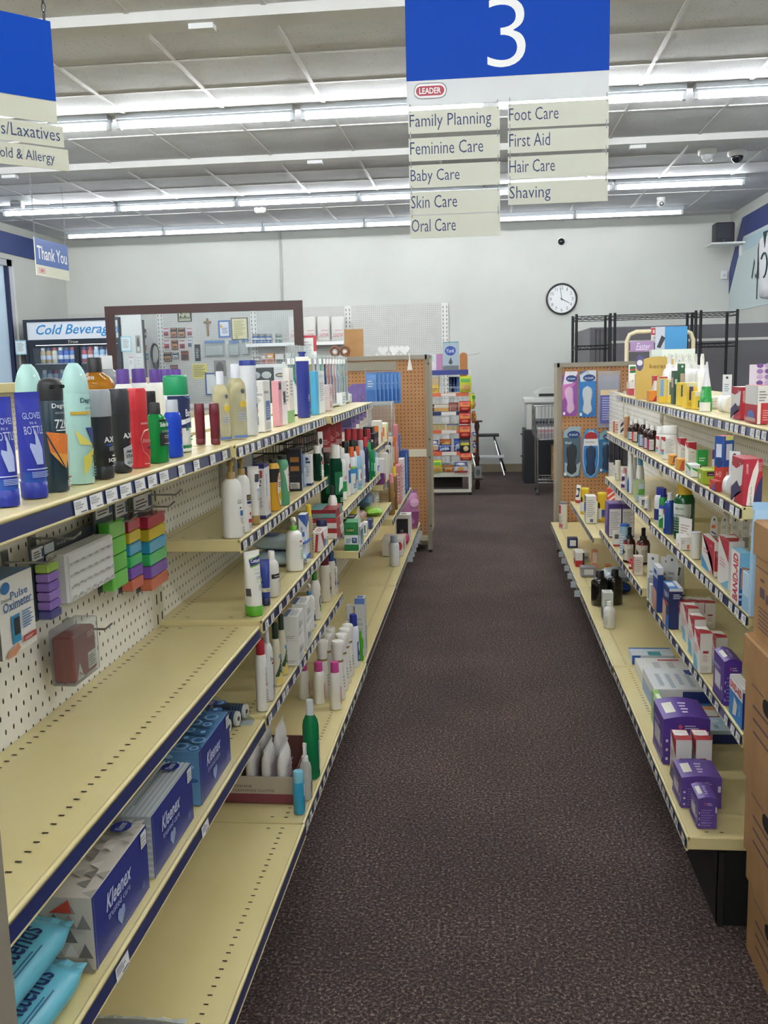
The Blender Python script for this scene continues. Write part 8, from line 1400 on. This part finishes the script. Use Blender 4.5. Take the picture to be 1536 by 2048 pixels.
lev = [(rz(749), '2a3a86', rz(740)), (rz(792), 'd9683a', rz(786)), (rz(830), '23305f', rz(823)), (rz(866), 'd9683a', rz(860)), (rz(910), 'd9603a', rz(903))]
for k, (z0, c, z1) in enumerate(lev):
    b = MB(); b.box(rx0+.03, rx1-.03, ry+.02, ry+.41, z0-.006, z0, CRM); sh = b.build('tray', t)
    b = MB(); b.box(rx0+.02, rx1-.02, ry-.012, ry-.001, z0-.004, z1, mat(c, .4)); 
    if k: b.box(rx0+.17, rx1-.15, ry-.014, ry-.0125, z0-.002, z1-.003, mat('e4e2d9', .4))
    b.build('price_strip', sh)
    zb = (lev[k+1][2] if k < 4 else rz(946))
    b = MB()
    for j in range(9): b.tube([(rx0+.04+j*(rx1-rx0-.08)/8, ry+.40, zb+.01), (rx0+.04+j*(rx1-rx0-.08)/8, ry+.40, z0-.01)], .002, WIREW, 4)
    for zz in (.35, .75): b.tube([(rx0+.03, ry+.40, zb+(z0-zb)*zz), (rx1-.03, ry+.40, zb+(z0-zb)*zz)], .002, WIREW, 4)
    b.build('wire_grid', t); b = MB()
    for j in range(8): b.tube([(rx0+.04+j*(rx1-rx0-.08)/7, ry-.005, zb+.002), (rx0+.04+j*(rx1-rx0-.08)/7, ry-.005, zb+(z0-zb)*.3)], .0016, WIREW, 4)
    b.tube([(rx0+.03, ry-.005, zb+(z0-zb)*.3), (rx1-.03, ry-.005, zb+(z0-zb)*.3)], .002, WIREW, 4); b.build('front_wires', t)
def rpos(u, v, dy=.12): q = at(u, v, y=ry+dy); return q
def rbox(name, label, u, w_, z, h, c, dd, dy=.1, d=.12): carton(name, 'box', label, (rpos(u, 800, dy).x, ry+dy, z+.001), w_, d, h, c, dd)
rbox('tampon_pack', 'pastel hygiene pack on top of the snack rack', 869, .19, lev[0][2]-.0, .165, 'd4cfdc', {'F': [('r', .0, .2, .3, 1, '5f84c0'), ('r', .65, 1, 0, 1, 'b480a8'), ('e', .35, .3, .28, .22, 'dfd6de'), ('r', .25, .5, .55, .9, 'a9d0b4')]}, .12, .14)
rbox('coupon_box', 'tall grey blue dispenser box with a blue oval on top of the snack rack', 903, .165, lev[0][2], at(903, 684, y=ry+.1).z-lev[0][2], 'a4b4c0', {'F': [('e', .48, .68, .34, .17, '2a4aa0'), ('t', 'York', .48, .68, .5, .14, 'dfe4ea', .2, .01), ('p', [(.35, .25), (.5, .45), (.62, .25), (.5, .18)], '4a4a52'), ('r', 0, 1, .97, 1, '4a8a80'), ('r', 0, 1, 0, .15, '6a7276')]}, .1, .12)
for i, (u, w_, k, h, c, dd, lab) in enumerate(((866, .13, 1, .16, 'c9b48a', {'F': [('r', 0, 1, 0, .52, 'e0b82f'), ('t', 'MALLO', .5, .3, .7, .12, '6a2a1c', .2, .02), ('t', 'CUP', .5, .13, .45, .12, '6a2a1c', .2, .02)]}, 'yellow candy carton on the first rack tray'), (861, .09, 2, .07, '4a342c', {'F': [('l', .1, .9, .3, .9, 2, 'c9b9a4')]}, 'brown candy tray on the second rack tray, left'), (883, .15, 2, .07, 'd9a44a', {'F': [('r', .0, 1, .5, 1, 'dcd4c4')]}, 'orange candy tray on the second rack tray, middle'), (907, .10, 2, .085, '8a4a3a', {'F': [('l', .1, .9, .2, .9, 3, 'd98a7a')]}, 'red candy tray on the second rack tray, right'), (872, .19, 3, .055, 'c4b070', {'F': [('r', 0, 1, .6, 1, 'b09a5a')]}, 'tan carton of wafers on the third rack tray, left'), (905, .13, 3, .055, 'c4b478', {'F': [('r', 0, 1, .7, 1, '4a5a9a')]}, 'tan carton of wafers on the third rack tray, right'))):
    rbox('candy_carton', lab, u, w_, lev[k][2]-.0, h, c, dd)
for i in range(3):
    u = 903+6*i; q = rpos(u, 800, .30); carton('curtain_panel', 'box', 'tall blue display card at the back of the snack rack, %s from left' % ordw(i), (q.x, ry+.3, lev[1][2]+.001), .05, .02, lev[0][0]-lev[1][2]-.03, ['1f2f66', '2a4a9a', '4a80d0'][i], {'F': [('l', .2, .8, .2, .6, 3, '5f86c0')]})
CH = {'y': ('c9cf3a', [('e', .4, .32, .3, .2, 'd9b070'), ('e', .65, .3, .26, .18, 'c9985a'), ('r', .1, .9, .68, .9, '4aa03a')]), 'r': ('b8302c', [('r', .05, .95, .5, .95, 'd9702f'), ('t', 'Cheetos', .5, .7, .7, .16, 'e6c94a', .2, .01), ('e', .5, .28, .3, .12, 'd9705a')]), 'k': ('23282a', [('r', .1, .9, .55, .75, 'd0c44a'), ('e', .6, .3, .25, .2, 'd9c490')]), 'b': ('2a4aa4', [('p', [(.1, .1), (.9, .3), (.8, .7), (.3, .6)], 'b9d0e6')]), 'o': ('c8763a', [('e', .3, .6, .2, .2, '3a3030'), ('r', .2, .9, .45, .7, 'd9b050')]), 'f': ('dfe0e4', [('r', 0, 1, .6, 1, '34487c'), ('t', 'Fritos', .5, .75, .7, .2, 'd9d0d4'), ('e', .5, .35, .25, .18, 'd9a04a'), ('r', 0, 1, .0, .15, 'c0303a')])}
def chips(k, label, u, vb, vt, wpx, dy=-.03, rzz=0): 
    y = ry+dy; p = at(u, vb, y=y); q = at(u, vt, y=y); bag('chip_bag', 'snack bag', label, (p.x, y, p.z), wpx*y/F, q.z-p.z, .035, mat(CH[k][0], .3, .1), CH[k][1], rzz, 'snack bags on the rack')
chips('y', 'yellow and green snack bag clipped high at the right of the rack', 931, 784, 752, 23, -.04); chips('y', 'yellow snack bag edge-on below the clipped yellow one', 945, 818, 786, 12, -.02, .9)
chips('r', 'orange and red snack bag, uppermost of three on the right clip strip', 930, 823, 802, 23, -.045); chips('r', 'orange and red snack bag, middle of three on the right clip strip', 930, 848, 825, 23, -.045); chips('r', 'orange and red snack bag, lowest of three on the right clip strip', 930, 876, 850, 23, -.045)
chips('k', 'black and yellow snack bag at the right, fourth rack tray', 930, 905, 876, 21, -.04); chips('f', 'white, navy and red snack bag at the left of the fourth rack tray', 869, 903, 878, 17, .03); chips('o', 'orange snack bag in the fourth rack tray', 891, 899, 878, 24, .10); chips('b', 'blue and white snack bag lying in the fourth rack tray', 889, 903, 889, 26, .03); chips('b', 'deep blue snack bag in the fourth rack tray, beside the black one', 915, 903, 877, 14, .04)
chips('y', 'yellow and green snack bag at the left of the bottom rack tray', 872, 945, 920, 24, -.035); chips('f', 'white and navy fish cracker bag at the right of the bottom rack tray', 922, 945, 922, 26, -.035); chips('o', 'brown jerky bag in the middle of the bottom rack tray', 896, 944, 931, 22, .06); chips('r', 'red snack bag hanging under the black and yellow one', 932, 921, 906, 23, -.045)
for k, (u, vb, vt, wp, lab) in enumerate(((947.5, 846, 822, 9, 'orange and blue snack bag edge-on at the right side of the rack'), (947.5, 884, 862, 9, 'red, white and navy snack bag edge-on, upper at the right side'), (947.5, 908, 885, 9, 'red, white and navy snack bag edge-on, lower at the right side'))): chips('of'[k > 0], lab, u, vb, vt, wp, .1, .8)
for k, (u, vb, vt, lab) in enumerate(((855, 850, 833, 'blue snack bag at the left side of the rack'), (856, 872, 855, 'orange snack bag at the left side of the rack'), (858, 922, 890, 'yellow snack bag at the left side of the rack'))): chips('boy'[k], lab, u-5, vb, vt, 7, .08, -.8)
# wooden stand, paddle and step stool right of the rack
q = at(955, 978, z=0); t = thing('wooden_stand', 'dark turned-wood stand with a low shelf right of the snack rack', 'stand', (q.x, q.y, 0)); sz_ = at(955, 842, y=q.y).z
b = MB(); b.prof([(.001, .02, .02, 2), (.05, .03, .03, 2), (.1, .02, .02, 2), (.3, .022, .022, 2), (.34, .03, .03, 2), (.38, .02, .02, 2), (sz_-.12, .018, .018, 2), (sz_-.06, .03, .03, 2), (sz_-.01, .02, .02, 2)], DWOOD, 14); b.build('post', t)
b = MB(); b.box(-.045, .06, -.14, .12, .12, .135, DWOOD, .003); b.build('low_shelf', t); b = MB(); b.box(-.05, .06, -.06, .06, sz_-.01, sz_+.004, DWOOD, .003); b.build('top', t)
carton('wrapped_bundle', 'bundle', 'grey wrapped bundle on the low shelf of the dark wooden stand', (q.x-.0, q.y-.085, .1362), .08, .09, .12, '8a8d8c', {'F': [('e', .5, .5, .3, .3, '5a605e')]}, .2)
q = at(966, 951, z=0); t = thing('step_stool', 'folding step stool with black and silver legs by the back wall', 'step stool', (q.x, q.y+.15, 0))
for sx in (-.16, .16):
    b = MB(); b.tube([(sx+.10, -.28, .012), (sx-.02, -.02, .45)], .012, CHROME, 8); b.build('front_leg', t); b = MB(); b.tube([(sx+.12, .22, .012), (sx-.02, .0, .47)], .012, mat('1c1c1e', .4), 8); b.build('rear_leg', t)
b = MB(); b.box(-.2, .2, -.09, .09, .47, .50, mat('2b2c2e', .5), .005); b.build('top_step', t); b = MB(); b.box(-.12, .26, -.24, -.10, .22, .245, mat('c9cacb', .4), .004); b.build('lower_step', t)
q = at(925, 740, y=10.3); t = thing('bread_paddle', 'small wooden plaque hung on a wire arm above the snack rack', 'plaque', (at(927, 708, y=10.40).x, 10.40, rz(741)))
b = MB(); hh = at(927, 705, y=10.4).z-rz(741); pts = [(-.042, -.28), (.042, -.28), (.042, hh-.03)]+[(.042*math.cos(a), hh-.03+.03*math.sin(a)) for a in [PI*k/8 for k in range(1, 8)]]+[(-.042, hh-.03)]
b.add([(x, 0, z) for x, z in pts]+[(x, .015, z) for x, z in pts], [tuple(range(len(pts))), tuple(range(2*len(pts)-1, len(pts)-1, -1))]+[(i, len(pts)+i, len(pts)+(i+1) % len(pts), (i+1) % len(pts)) for i in range(len(pts))], mat('b0733f', .5)); b.build('board', t)
b = MB(); b.tube([(.03, -.004, hh-.03), (.15, -.01, hh-.02), (.17, -.01, hh-.005)], .003, STEEL, 6); b.build('wire_arm', t)
# hearts and cardboard on the left end panel
ey = 6.98; T0 = 1.432
for i, u in enumerate((766, 789, 809)):
    q = at(u, 700, y=ey); t = thing('heart_ornament', 'white wooden heart on top of the left end panel, %s from left' % ordw(i), 'heart ornament', (q.x, ey, T0+.0015))
    s_ = .038; pts = [(s_*.062*16*math.sin(a)**3, s_*.062*(13*math.cos(a)-5*math.cos(2*a)-2*math.cos(3*a)-math.cos(4*a))+s_*1.06) for a in [2*PI*k/32 for k in range(32)]]
    b = MB(); b.loft([[(x, yy, z) for x, z in pts] for yy in (-.006, .006)], mat('dcdcda', .5), False); b.build('heart', t)
t = thing('bead_garland', 'white bead garland with tassel hanging off the left end panel', 'garland', (0, 0, 0)); xa, xb_ = at(750, 705, y=6.85).x, at(817, 705, y=6.85).x; b = MB()
for k in range(9): b.ball((xa+(xb_-xa)*k/8, 6.92, T0+.009), .008, mat('dedcd6', .5), 8, 6)
b.build('bead_string', t); b = MB(); b.tube([(xb_, 6.91, T0+.012), (xb_+.006, 6.848, T0+.004), (xb_+.008, 6.838, T0-.03)], .003, mat('d6d2c6', .7), 6); b.prof([(T0-.105, .02, .012, 2), (T0-.06, .012, .009, 2), (T0-.03, .006, .006, 2)], mat('d6d2c6', .8), 12, (xb_+.008, 6.838)); b.build('tassel', t)
q0, q1 = at(689, 710, y=7.1), at(725, 658, y=7.1); carton('cardboard_sheet', 'cardboard', 'plain tan cardboard sheet standing on top of the left end panel', ((q0.x+q1.x)/2, 7.12, T0+.0008), q1.x-q0.x, .012, q1.z-T0, KRAFT, {}, .12)
for i, (u, y) in enumerate(((647, 7.05), (667, 7.05))):
    q = at(u, 712, y=y); t = thing('heart_ornament', 'brown ring-shaped ornament with pale label left of the tan cardboard, %s from left' % ordw(i), 'ornament', (-1.09+.075*i, y, T0+.002)); b = MB(); b.tube([(.03*math.cos(a), 0, .042+.032*math.sin(a)) for a in [2*PI*k/18 for k in range(18)]], .009, mat('7a4a34', .5), 8, True); b.build('ring', t)
    b = MB(); b.box(-.012, .012, -.014, -.010, .03, .05, 'dcdad4'); b.build('label', t)

# ------------------------------------------------------------------ clock
cc = at(1123, 598, y=Y1); cr_ = 30*12.05/F
t = thing('wall_clock', 'round black-rimmed white wall clock on the back wall', 'clock', (cc.x, Y1-.001, cc.z))
b = MB(); b.loft([[(r*math.cos(2*PI*k/48), y, r*math.sin(2*PI*k/48)) for k in range(48)] for r, y in ((cr_*.98, 0), (cr_, -.03), (cr_*.97, -.042), (cr_*.90, -.042), (cr_*.885, -.026))], mat('1c1d20', .35), True, False, False); b.build('rim', t)
b = MB(); b.loft([[(cr_*.9*math.cos(2*PI*k/48), y, cr_*.9*math.sin(2*PI*k/48)) for k in range(48)] for y in (-.018, -.020)], mat('e6e8e8', .5), False); fc = lambda e: (lambda u, v: (u, -.0205-e, v))
for n in range(1, 13):
    a = PI/2-2*PI*n/12; b.text(str(n), fc(.0003), cr_*.69*math.cos(a), cr_*.69*math.sin(a), cr_*(.05 if n == 1 else .12 if n < 10 else .15 if n == 11 else .2), cr_*.2, mat('55585c', .5), 0, -.004)
for n in range(60):
    a = 2*PI*n/60; u_, v_ = math.cos(a), math.sin(a); k = .0012; b.mapped([(cr_*.82*u_-k*v_, cr_*.82*v_+k*u_), (cr_*.82*u_+k*v_, cr_*.82*v_-k*u_), (cr_*.86*u_+k*v_, cr_*.86*v_-k*u_), (cr_*.86*u_-k*v_, cr_*.86*v_+k*u_)], [(0, 1, 2, 3)], fc(.0003), mat('6a6d70'))
b.build('dial', t)
def hand(nm, deg, ln, w_, e):
    a = math.radians(90-deg); u_, v_ = math.cos(a), math.sin(a); b = MB(); pts = [(-.15*ln*u_-w_*v_, -.15*ln*v_+w_*u_), (-.15*ln*u_+w_*v_, -.15*ln*v_-w_*u_), (ln*u_+w_*.6*v_, ln*v_-w_*.6*u_), (ln*u_-w_*.6*v_, ln*v_+w_*.6*u_)]
    b.add([(x, -.0215-e, z) for x, z in pts]+[(x, -.0225-e, z) for x, z in pts], [(3, 2, 1, 0), (4, 5, 6, 7), (0, 1, 5, 4), (1, 2, 6, 5), (2, 3, 7, 6), (3, 0, 4, 7)], mat('26282c', .5)); b.build(nm, t)
hand('minute_hand', -7, cr_*.74, .0035, .002); hand('hour_hand', 119, cr_*.58, .005, .0); b = MB(); b.disc((0, -.022, 0), .007, (0, -1, 0), '2a2c30', 14, .004); b.build('hub', t)

# ------------------------------------------------------------------ copier corner: cabinet, copier and wire cart
q0 = at(1048, 967, z=0); kx0 = q0.x; kx1 = kx0+.56; ky = q0.y; kz = at(1048, 861, y=ky).z
t = thing('filing_cabinet', 'black cabinet under the copier, near the back wall', 'cabinet', (0, 0, 0)); CBK = mat('23262b', .5)
b = MB(); b.box(kx0, kx1, ky, ky+.55, 0.001, kz, CBK, .004); b.build('cabinet_body', t)
for z in (.3, .55): b = MB(); b.box(kx0-.035, kx0-.0005, ky+.06, ky+.09, z, z+.015, mat('3a3d42', .4)); b.build('handle', t)
cpz = kz+.001; t = thing('copier', 'pale grey copier with output slots on the black cabinet', 'printer', (0, 0, 0)); CG = mat('c4c6c0', .45); czt = lambda v: at(1080, v, y=ky+.05).z
z1, z2, z3 = czt(806), czt(783), czt(776)
b = MB(); b.box(kx0+.03, kx1-.05, ky+.03, ky+.5, cpz, z1, CG, .01); b.build('body', t); b = MB(); b.box(kx0+.0, kx1-.03, ky+.01, ky+.5, z1+.0005, z1+.06, mat('d0d2cc', .45), .01); b.build('scanner_deck', t)
b = MB(); b.loft([[(x, ky+.06+.4*f, z) for x, z in ((kx0+.13, z1+.061), (kx1-.06, z1+.061), (kx1-.06, z2), (kx1-.12, z3), (kx0+.2, z3-.005), (kx0+.13, z2-.02))] for f in (0, 1)], CG, False); b.build('document_feeder', t)
b = MB(); b.box(kx0+.17, kx1-.1, ky+.052, ky+.06, z2-.055, z2-.025, 'black'); b.build('feed_slot', t)
b = MB(); b.box(kx0+.1, kx1-.12, ky+.012, ky+.03, cpz+.05, cpz+.13, mat('6b6e70', .4)); b.box(kx0+.12, kx1-.3, ky+.008, ky+.012, cpz+.075, cpz+.1, 'black'); b.box(kx1-.27, kx1-.14, ky+.008, ky+.012, cpz+.075, cpz+.1, 'black'); b.build('output_tray', t)
c0 = at(1075, 990, z=0); wy_ = c0.y; wx0, wx1 = c0.x-.0, c0.x+.43; t = thing('wire_cart', 'chrome wire basket cart on casters in front of the black cabinet', 'cart', (0, 0, 0)); zt_ = at(1070, 812, y=wy_).z; zm_ = at(1075, 880, y=wy_).z; zl = at(1075, 966, y=wy_).z
for (x, y) in ((wx0, wy_), (wx1, wy_), (wx0, wy_+.4), (wx1, wy_+.4)):
    dx = -.03 if x == wx0 else .03
    b = MB(); b.tube([(x, y, .06), (x, y, zm_), (x+dx, y, zm_+.06), (x+dx, y, zt_)], .009, CHROME, 8); b.build('post', t)
    b = MB(); b.disc((x-.01, y, .028), .027, (1, 0, 0), 'dgrey', 14, .02); b.tube([(x, y, .028), (x, y, .065)], .008, CHROME, 6); b.build('caster', t)
for nm, za, zb, tap in (('upper_basket', zm_, zt_, .03), ('lower_tray', zl, zl+.03, .0)):
    b = MB()
    for z, o_ in ((za, 0), (zb, tap)): b.tube([(wx0-o_, wy_, z), (wx1+o_, wy_, z), (wx1+o_, wy_+.4, z), (wx0-o_, wy_+.4, z)], .005, CHROME, 6, True)
    n = 12
    for k in range(1, n):
        x = wx0+(wx1-wx0)*k/n; b.tube([(x, wy_, zb), (x, wy_, za), (x, wy_+.4, za), (x, wy_+.4, zb)], .0025, CHROME, 5)
    for k in range(1, 6): y = wy_+.4*k/6; b.tube([(wx0-tap, y, zb), (wx0, y, za), (wx1, y, za), (wx1+tap, y, zb)], .0025, CHROME, 5)
    b.build(nm, t)
carton('magazine_stack', 'magazines', 'loose printed papers in the wire cart basket', ((wx0+wx1)/2, wy_+.2, zm_+.006), .40, .34, .10, 'b9b4b4', {'F': [('l', 0, 1, .1, .6, 4, '7a7a80'), ('p', [(0, .7), (1, .8), (1, 1), (0, .9)], 'c8909c')]})
q = at(1104, 968, y=wy_+.1)
for i, (z, h) in enumerate(((zl+.008, .20), (zl+.209, .17))): carton('shipping_box', 'cardboard box', ['lower cardboard carton on the tray of the wire cart', 'upper cardboard carton on the tray of the wire cart'][i], (min(q.x+.14, wx1-.145), wy_+.2, z), .25, .25, h, KRAFT, {'F': [('r', 0, 1, .42, .55, 'b99a6a'), ('r', .1, .4, .6, .8, '8a6a44')]})

# ------------------------------------------------------------------ right rear: grey cabinet, wire racks, card display
gy0, gy1 = 9.6, 11.2; G1 = at(1180, 655, y=gy0); GR1, GR2 = mat('6c6a70', .5), mat('77757b', .5)
t = thing('metal_cabinet', 'large dark grey metal cabinet block in the right rear corner', 'cabinet', (0, 0, 0)); b = MB(); b.box(G1.x, 2.93, gy0, gy1, 0.001, G1.z, GR1, .006); b.build('cabinet_body', t)
for k in range(3): b = MB(); x = G1.x+.05+.04*k; b.box(x, x+.012, gy0-.01, gy0-.0005, .1, G1.z-.02, mat('4b4a50', .5)); b.build('edge_trim', t)
b = MB(); b.box(G1.x+.2, 2.9, gy0-.012, gy0-.0005, G1.z-.16, G1.z-.135, mat('dcdad6', .4)); b.build('light_strip', t)
BKW = mat('232326', .4, .4)
def wire_rack(label, u0, u1, y0, y1, v, levels):
    xa, xb_ = at(u0, v, y=y0).x, at(u1, v, y=y0).x; zt_ = at((u0+u1)/2, v, y=y0).z; t = thing('wire_rack', label, 'wire rack', (0, 0, 0))
    for x in (xa, xb_):
        for y in (y0, y1): b = MB(); b.cyl(x, y, .001, zt_+.02, .0125, BKW, 10); b.build('post', t)
    for z in [zt_]+[at((u0+u1)/2, l, y=y0).z if l > 10 else l for l in levels]:
        b = MB()
        for dz in (0, -.03): b.tube([(xa, y0, z+dz), (xb_, y0, z+dz), (xb_, y1, z+dz), (xa, y1, z+dz)], .004, BKW, 6, True)
        n = max(4, int((xb_-xa)/.05))
        for (ya) in (y0, y1): b.tube([(xa+(xb_-xa)*k/(2*n), ya, z-.03*(k % 2)) for k in range(2*n+1)], .0025, BKW, 5)
        for k in range(1, n): b.tube([(xa+(xb_-xa)*k/n, y0, z), (xa+(xb_-xa)*k/n, y1, z)], .002, BKW, 4)
        b.build('wire_shelf', t)
wire_rack('narrow black wire rack at the left, behind the right brown panel', 1153, 1221, 8.8, 9.16, 632, (691, .7, .15))
wire_rack('wide black wire rack in the middle, behind the card display', 1230, 1392, 8.8, 9.16, 628, (.9, .15))
wire_rack('narrow black wire rack at the right, before the grey cabinet', 1402, 1475, 8.8, 9.16, 624, (686, .7, .15))
dy_ = 7.7; d0, d1 = at(1254, 665, y=dy_), at(1387, 660, y=dy_); dz = (d0.z+d1.z)/2; CRT = mat('d9cda9', .4)
t = thing('card_display', 'cream tubular display stand with seasonal signs, behind the right shelves', 'display stand', (0, 0, 0)); r_ = .07
b = MB(); b.tube([(d0.x, dy_, .001), (d0.x, dy_, dz-r_), (d0.x+r_*.3, dy_, dz-r_*.3), (d0.x+r_, dy_, dz), (d1.x-r_, dy_, dz), (d1.x-r_*.3, dy_, dz-r_*.3), (d1.x, dy_, dz-r_), (d1.x, dy_, .001)], .017, CRT, 10); b.build('tube_frame', t)
for v in (700, 745, .9, .5): b = MB(); z = at(1320, v, y=dy_).z if v > 10 else v; b.box(d0.x+.017, d1.x-.017, dy_-.02, dy_+.10, z-.012, z, CRT); b.build('card_tier', t)
b = MB(); b.box(d0.x-.03, d1.x+.03, dy_-.2, dy_+.25, .001, .04, CRT); b.build('base', t)
def dcard(name, label, u0, u1, v0, v1, c, dd, y=dy_-.025): 
    a, e_ = at(u0, v1, y=y), at(u1, v0, y=y); carton(name, 'sign', label, ((a.x+e_.x)/2, y, a.z), e_.x-a.x, .004, e_.z-a.z, c, {'F': dd})
dcard('season_sign', 'violet sign with white script word on the cream display', 1260, 1308, 682, 704, 'a98ab4', [('t', 'Easter', .55, .5, .6, .7, 'e4dcea', .4, 0)], dy_-.03)
dcard('price_card', 'red and white price card on the cream display', 1302, 1330, 654, 680, 'dcd9d6', [('r', 0, 1, .4, .95, 'b8323c'), ('t', '$1.29', .5, .66, .8, .3, 'e6e0dc', 0, .02), ('l', .1, .7, .1, .3, 2, 'a98a8c')], dy_-.036)
dcard('phone_card', 'blue card with a grey phone picture on the cream display', 1310, 1375, 652, 699, 'c4cad4', [('r', .3, 1, 0, 1, '4a98cc'), ('p', [(.05, .1), (.16, .05), (.32, .5), (.2, .62)], '3a3a42')], dy_-.044)

# ------------------------------------------------------------------ right wall: banner, jersey, speaker
def wp(u, v, x=X1): q = at(u, v, x=x); return (min(q.y, Y1-.02), q.z)
oA, oB, oC, oD, iE, iF = wp(1536, 405), wp(1487, 435), wp(1459, 540), wp(1456, 588), wp(1488, 473), wp(1536, 447)
k_ = (6.5-oA[0])/(oA[0]-oB[0]); oA = (6.5, oA[1]); iF = (6.5, iF[1])
t = thing('wall_banner', 'white wall graphic with slanted navy border high on the right wall', 'banner', (0, 0, 0))
def panel(pts, x0, x1, mt, nm): b = MB(); n = len(pts); b.add([(x0, y, z) for y, z in pts]+[(x1, y, z) for y, z in pts], [tuple(range(n)), tuple(range(2*n-1, n-1, -1))]+[(i, n+i, n+(i+1) % n, (i+1) % n) for i in range(n)], mt); b.build(nm, t)
NVB = mat('34437f', .5)
panel([oA, oB, iE, iF], X1-.012, X1-.0005, NVB, 'top_border'); panel([oB, oC, oD, iE], X1-.012, X1-.0005, NVB, 'slanted_border')
panel([(6.5, iF[1]-.001), (iE[0]-.001, iE[1]-.001), (oD[0]-.01, oD[1]), (oD[0]-.01, 1.9), (6.5, 1.9)], X1-.008, X1-.0005, mat('cfdcdc', .5), 'white_field')
panel([(8.0, iF[1]-.03), (iE[0]-.04, iE[1]-.03), (iE[0]-.04, iE[1]-.16), (8.0, iF[1]-.16)], X1-.010, X1-.0085, mat('b9d2dc', .5), 'pale_blue_band')
J0 = at(1533, 455, x=2.85); jy, jz = J0.y, J0.z-.08; t = thing('jersey', 'white sports jersey with green stripes hanging before the right wall banner', 'jersey', (2.85, jy-.12, jz))
JWH, JGR = mat('d9d9dc', .8), mat('1f3f3a', .8); o_ = [(-.46, -.12), (-.27, .0), (-.09, .05), (0, .0), (.09, .05), (.27, 0), (.46, -.12), (.62, -.50), (.5, -.56), (.35, -.30), (.33, -.85), (0, -.88), (-.33, -.85), (-.35, -.30), (-.5, -.56), (-.62, -.50)]
o_ = [(y*.72, z*.72) for y, z in o_]
b = MB(); n = len(o_); cxy = (0, -.28); L_ = []
for xx, s_ in ((-.002, 1), (-.03, .93), (-.042, .75)): L_.append([(xx+.006*math.sin(i*2.1), cxy[0]+(y-cxy[0])*s_, cxy[1]+(z-cxy[1])*s_) for i, (y, z) in enumerate(o_)])
L2 = [[(.004-x, y, z) for x, y, z in r] for r in L_[::-1]]
b.loft(L2+L_, JWH, True); b.build('shirt', t)
for nm, pts in (('side_stripe', [(.20, -.62), (.235, -.62), (.235, -.12), (.20, -.06)]), ('side_stripe', [(-.235, -.62), (-.20, -.62), (-.20, -.06), (-.235, -.12)]), ('neck_trim', [(-.065, .03), (.065, .03), (0, -.13)]), ('sleeve_stripe', [(.36, -.20), (.44, -.38), (.41, -.40), (.335, -.24)])):
    b = MB(); m_ = len(pts); b.add([(-.047, y, z) for y, z in pts]+[(-.044, y, z) for y, z in pts], [tuple(range(m_)), tuple(range(2*m_-1, m_-1, -1))]+[(i, m_+i, m_+(i+1) % m_, (i+1) % m_) for i in range(m_)], JGR); b.build(nm, t)
b = MB(); b.tube([(-.048, .11*math.cos(a), -.3+.12*math.sin(a)) for a in [.6+k*.25 for k in range(17)]], .008, JGR, 6); b.build('chest_emblem', t)
b = MB(); b.tube([(0, -.16, -.01), (0, 0, .07), (0, .16, -.01)], .008, mat('2a2224', .5), 6); b.tube([(0, 0, .07), (.0, .0, .12), (.06, .0, .14)], .004, STEEL, 6); b.build('hanger', t)
b = MB(); b.tube([(.06, 0, .14), (.088, 0, .15)], .005, STEEL, 6); b.build('wall_hook', t)
sy_ = 11.55; S0 = at(1428, 447, y=sy_); S1 = at(1465, 486, y=sy_); t = thing('shelf_bracket', 'small white wall shelf under the black speaker', 'shelf', (0, 0, 0)); b = MB(); b.box(S0.x-.05, X1-.001, sy_-.14, sy_+.22, S1.z-.02, S1.z-.001, mat('e2e4e2', .4)); b.build('shelf_board', t); b = MB(); b.box(X1-.03, X1-.001, sy_+.02, sy_+.05, S1.z-.14, S1.z-.0205, mat('e2e4e2', .4)); b.build('bracket', t)
t = thing('wall_speaker', 'black speaker on a small white shelf in the right rear corner', 'speaker', ((S0.x+S1.x)/2, sy_, S1.z)); hw = (S1.x-S0.x)/2; hh = S0.z-S1.z
b = MB(); b.box(-hw, hw, -.09, .1, .0005, hh, mat('25272d', .5), .012); b.build('cabinet', t); b = MB(); b.box(-hw*.85, hw*.55, -.096, -.0905, hh*.2, hh*.92, mat('343740', .7)); b.build('grille', t); b = MB(); b.disc((-hw*.15, -.0965, hh*.1), .012, (0, -1, 0), '4a4d55', 12, .003); b.build('badge', t)
q = at(1453, 550, y=Y1-.02); t = thing('thermostat', 'small white sensor box on the back wall at the right corner', 'sensor', (min(q.x, 2.88), Y1-.001, q.z)); b = MB(); b.box(-.04, .04, -.035, 0, -.05, .05, mat('e4e6e6', .4), .008); b.build('sensor_body', t); b = MB(); b.box(-.02, .02, -.038, -.0355, -.02, .01, 'c9cccc'); b.build('window', t)
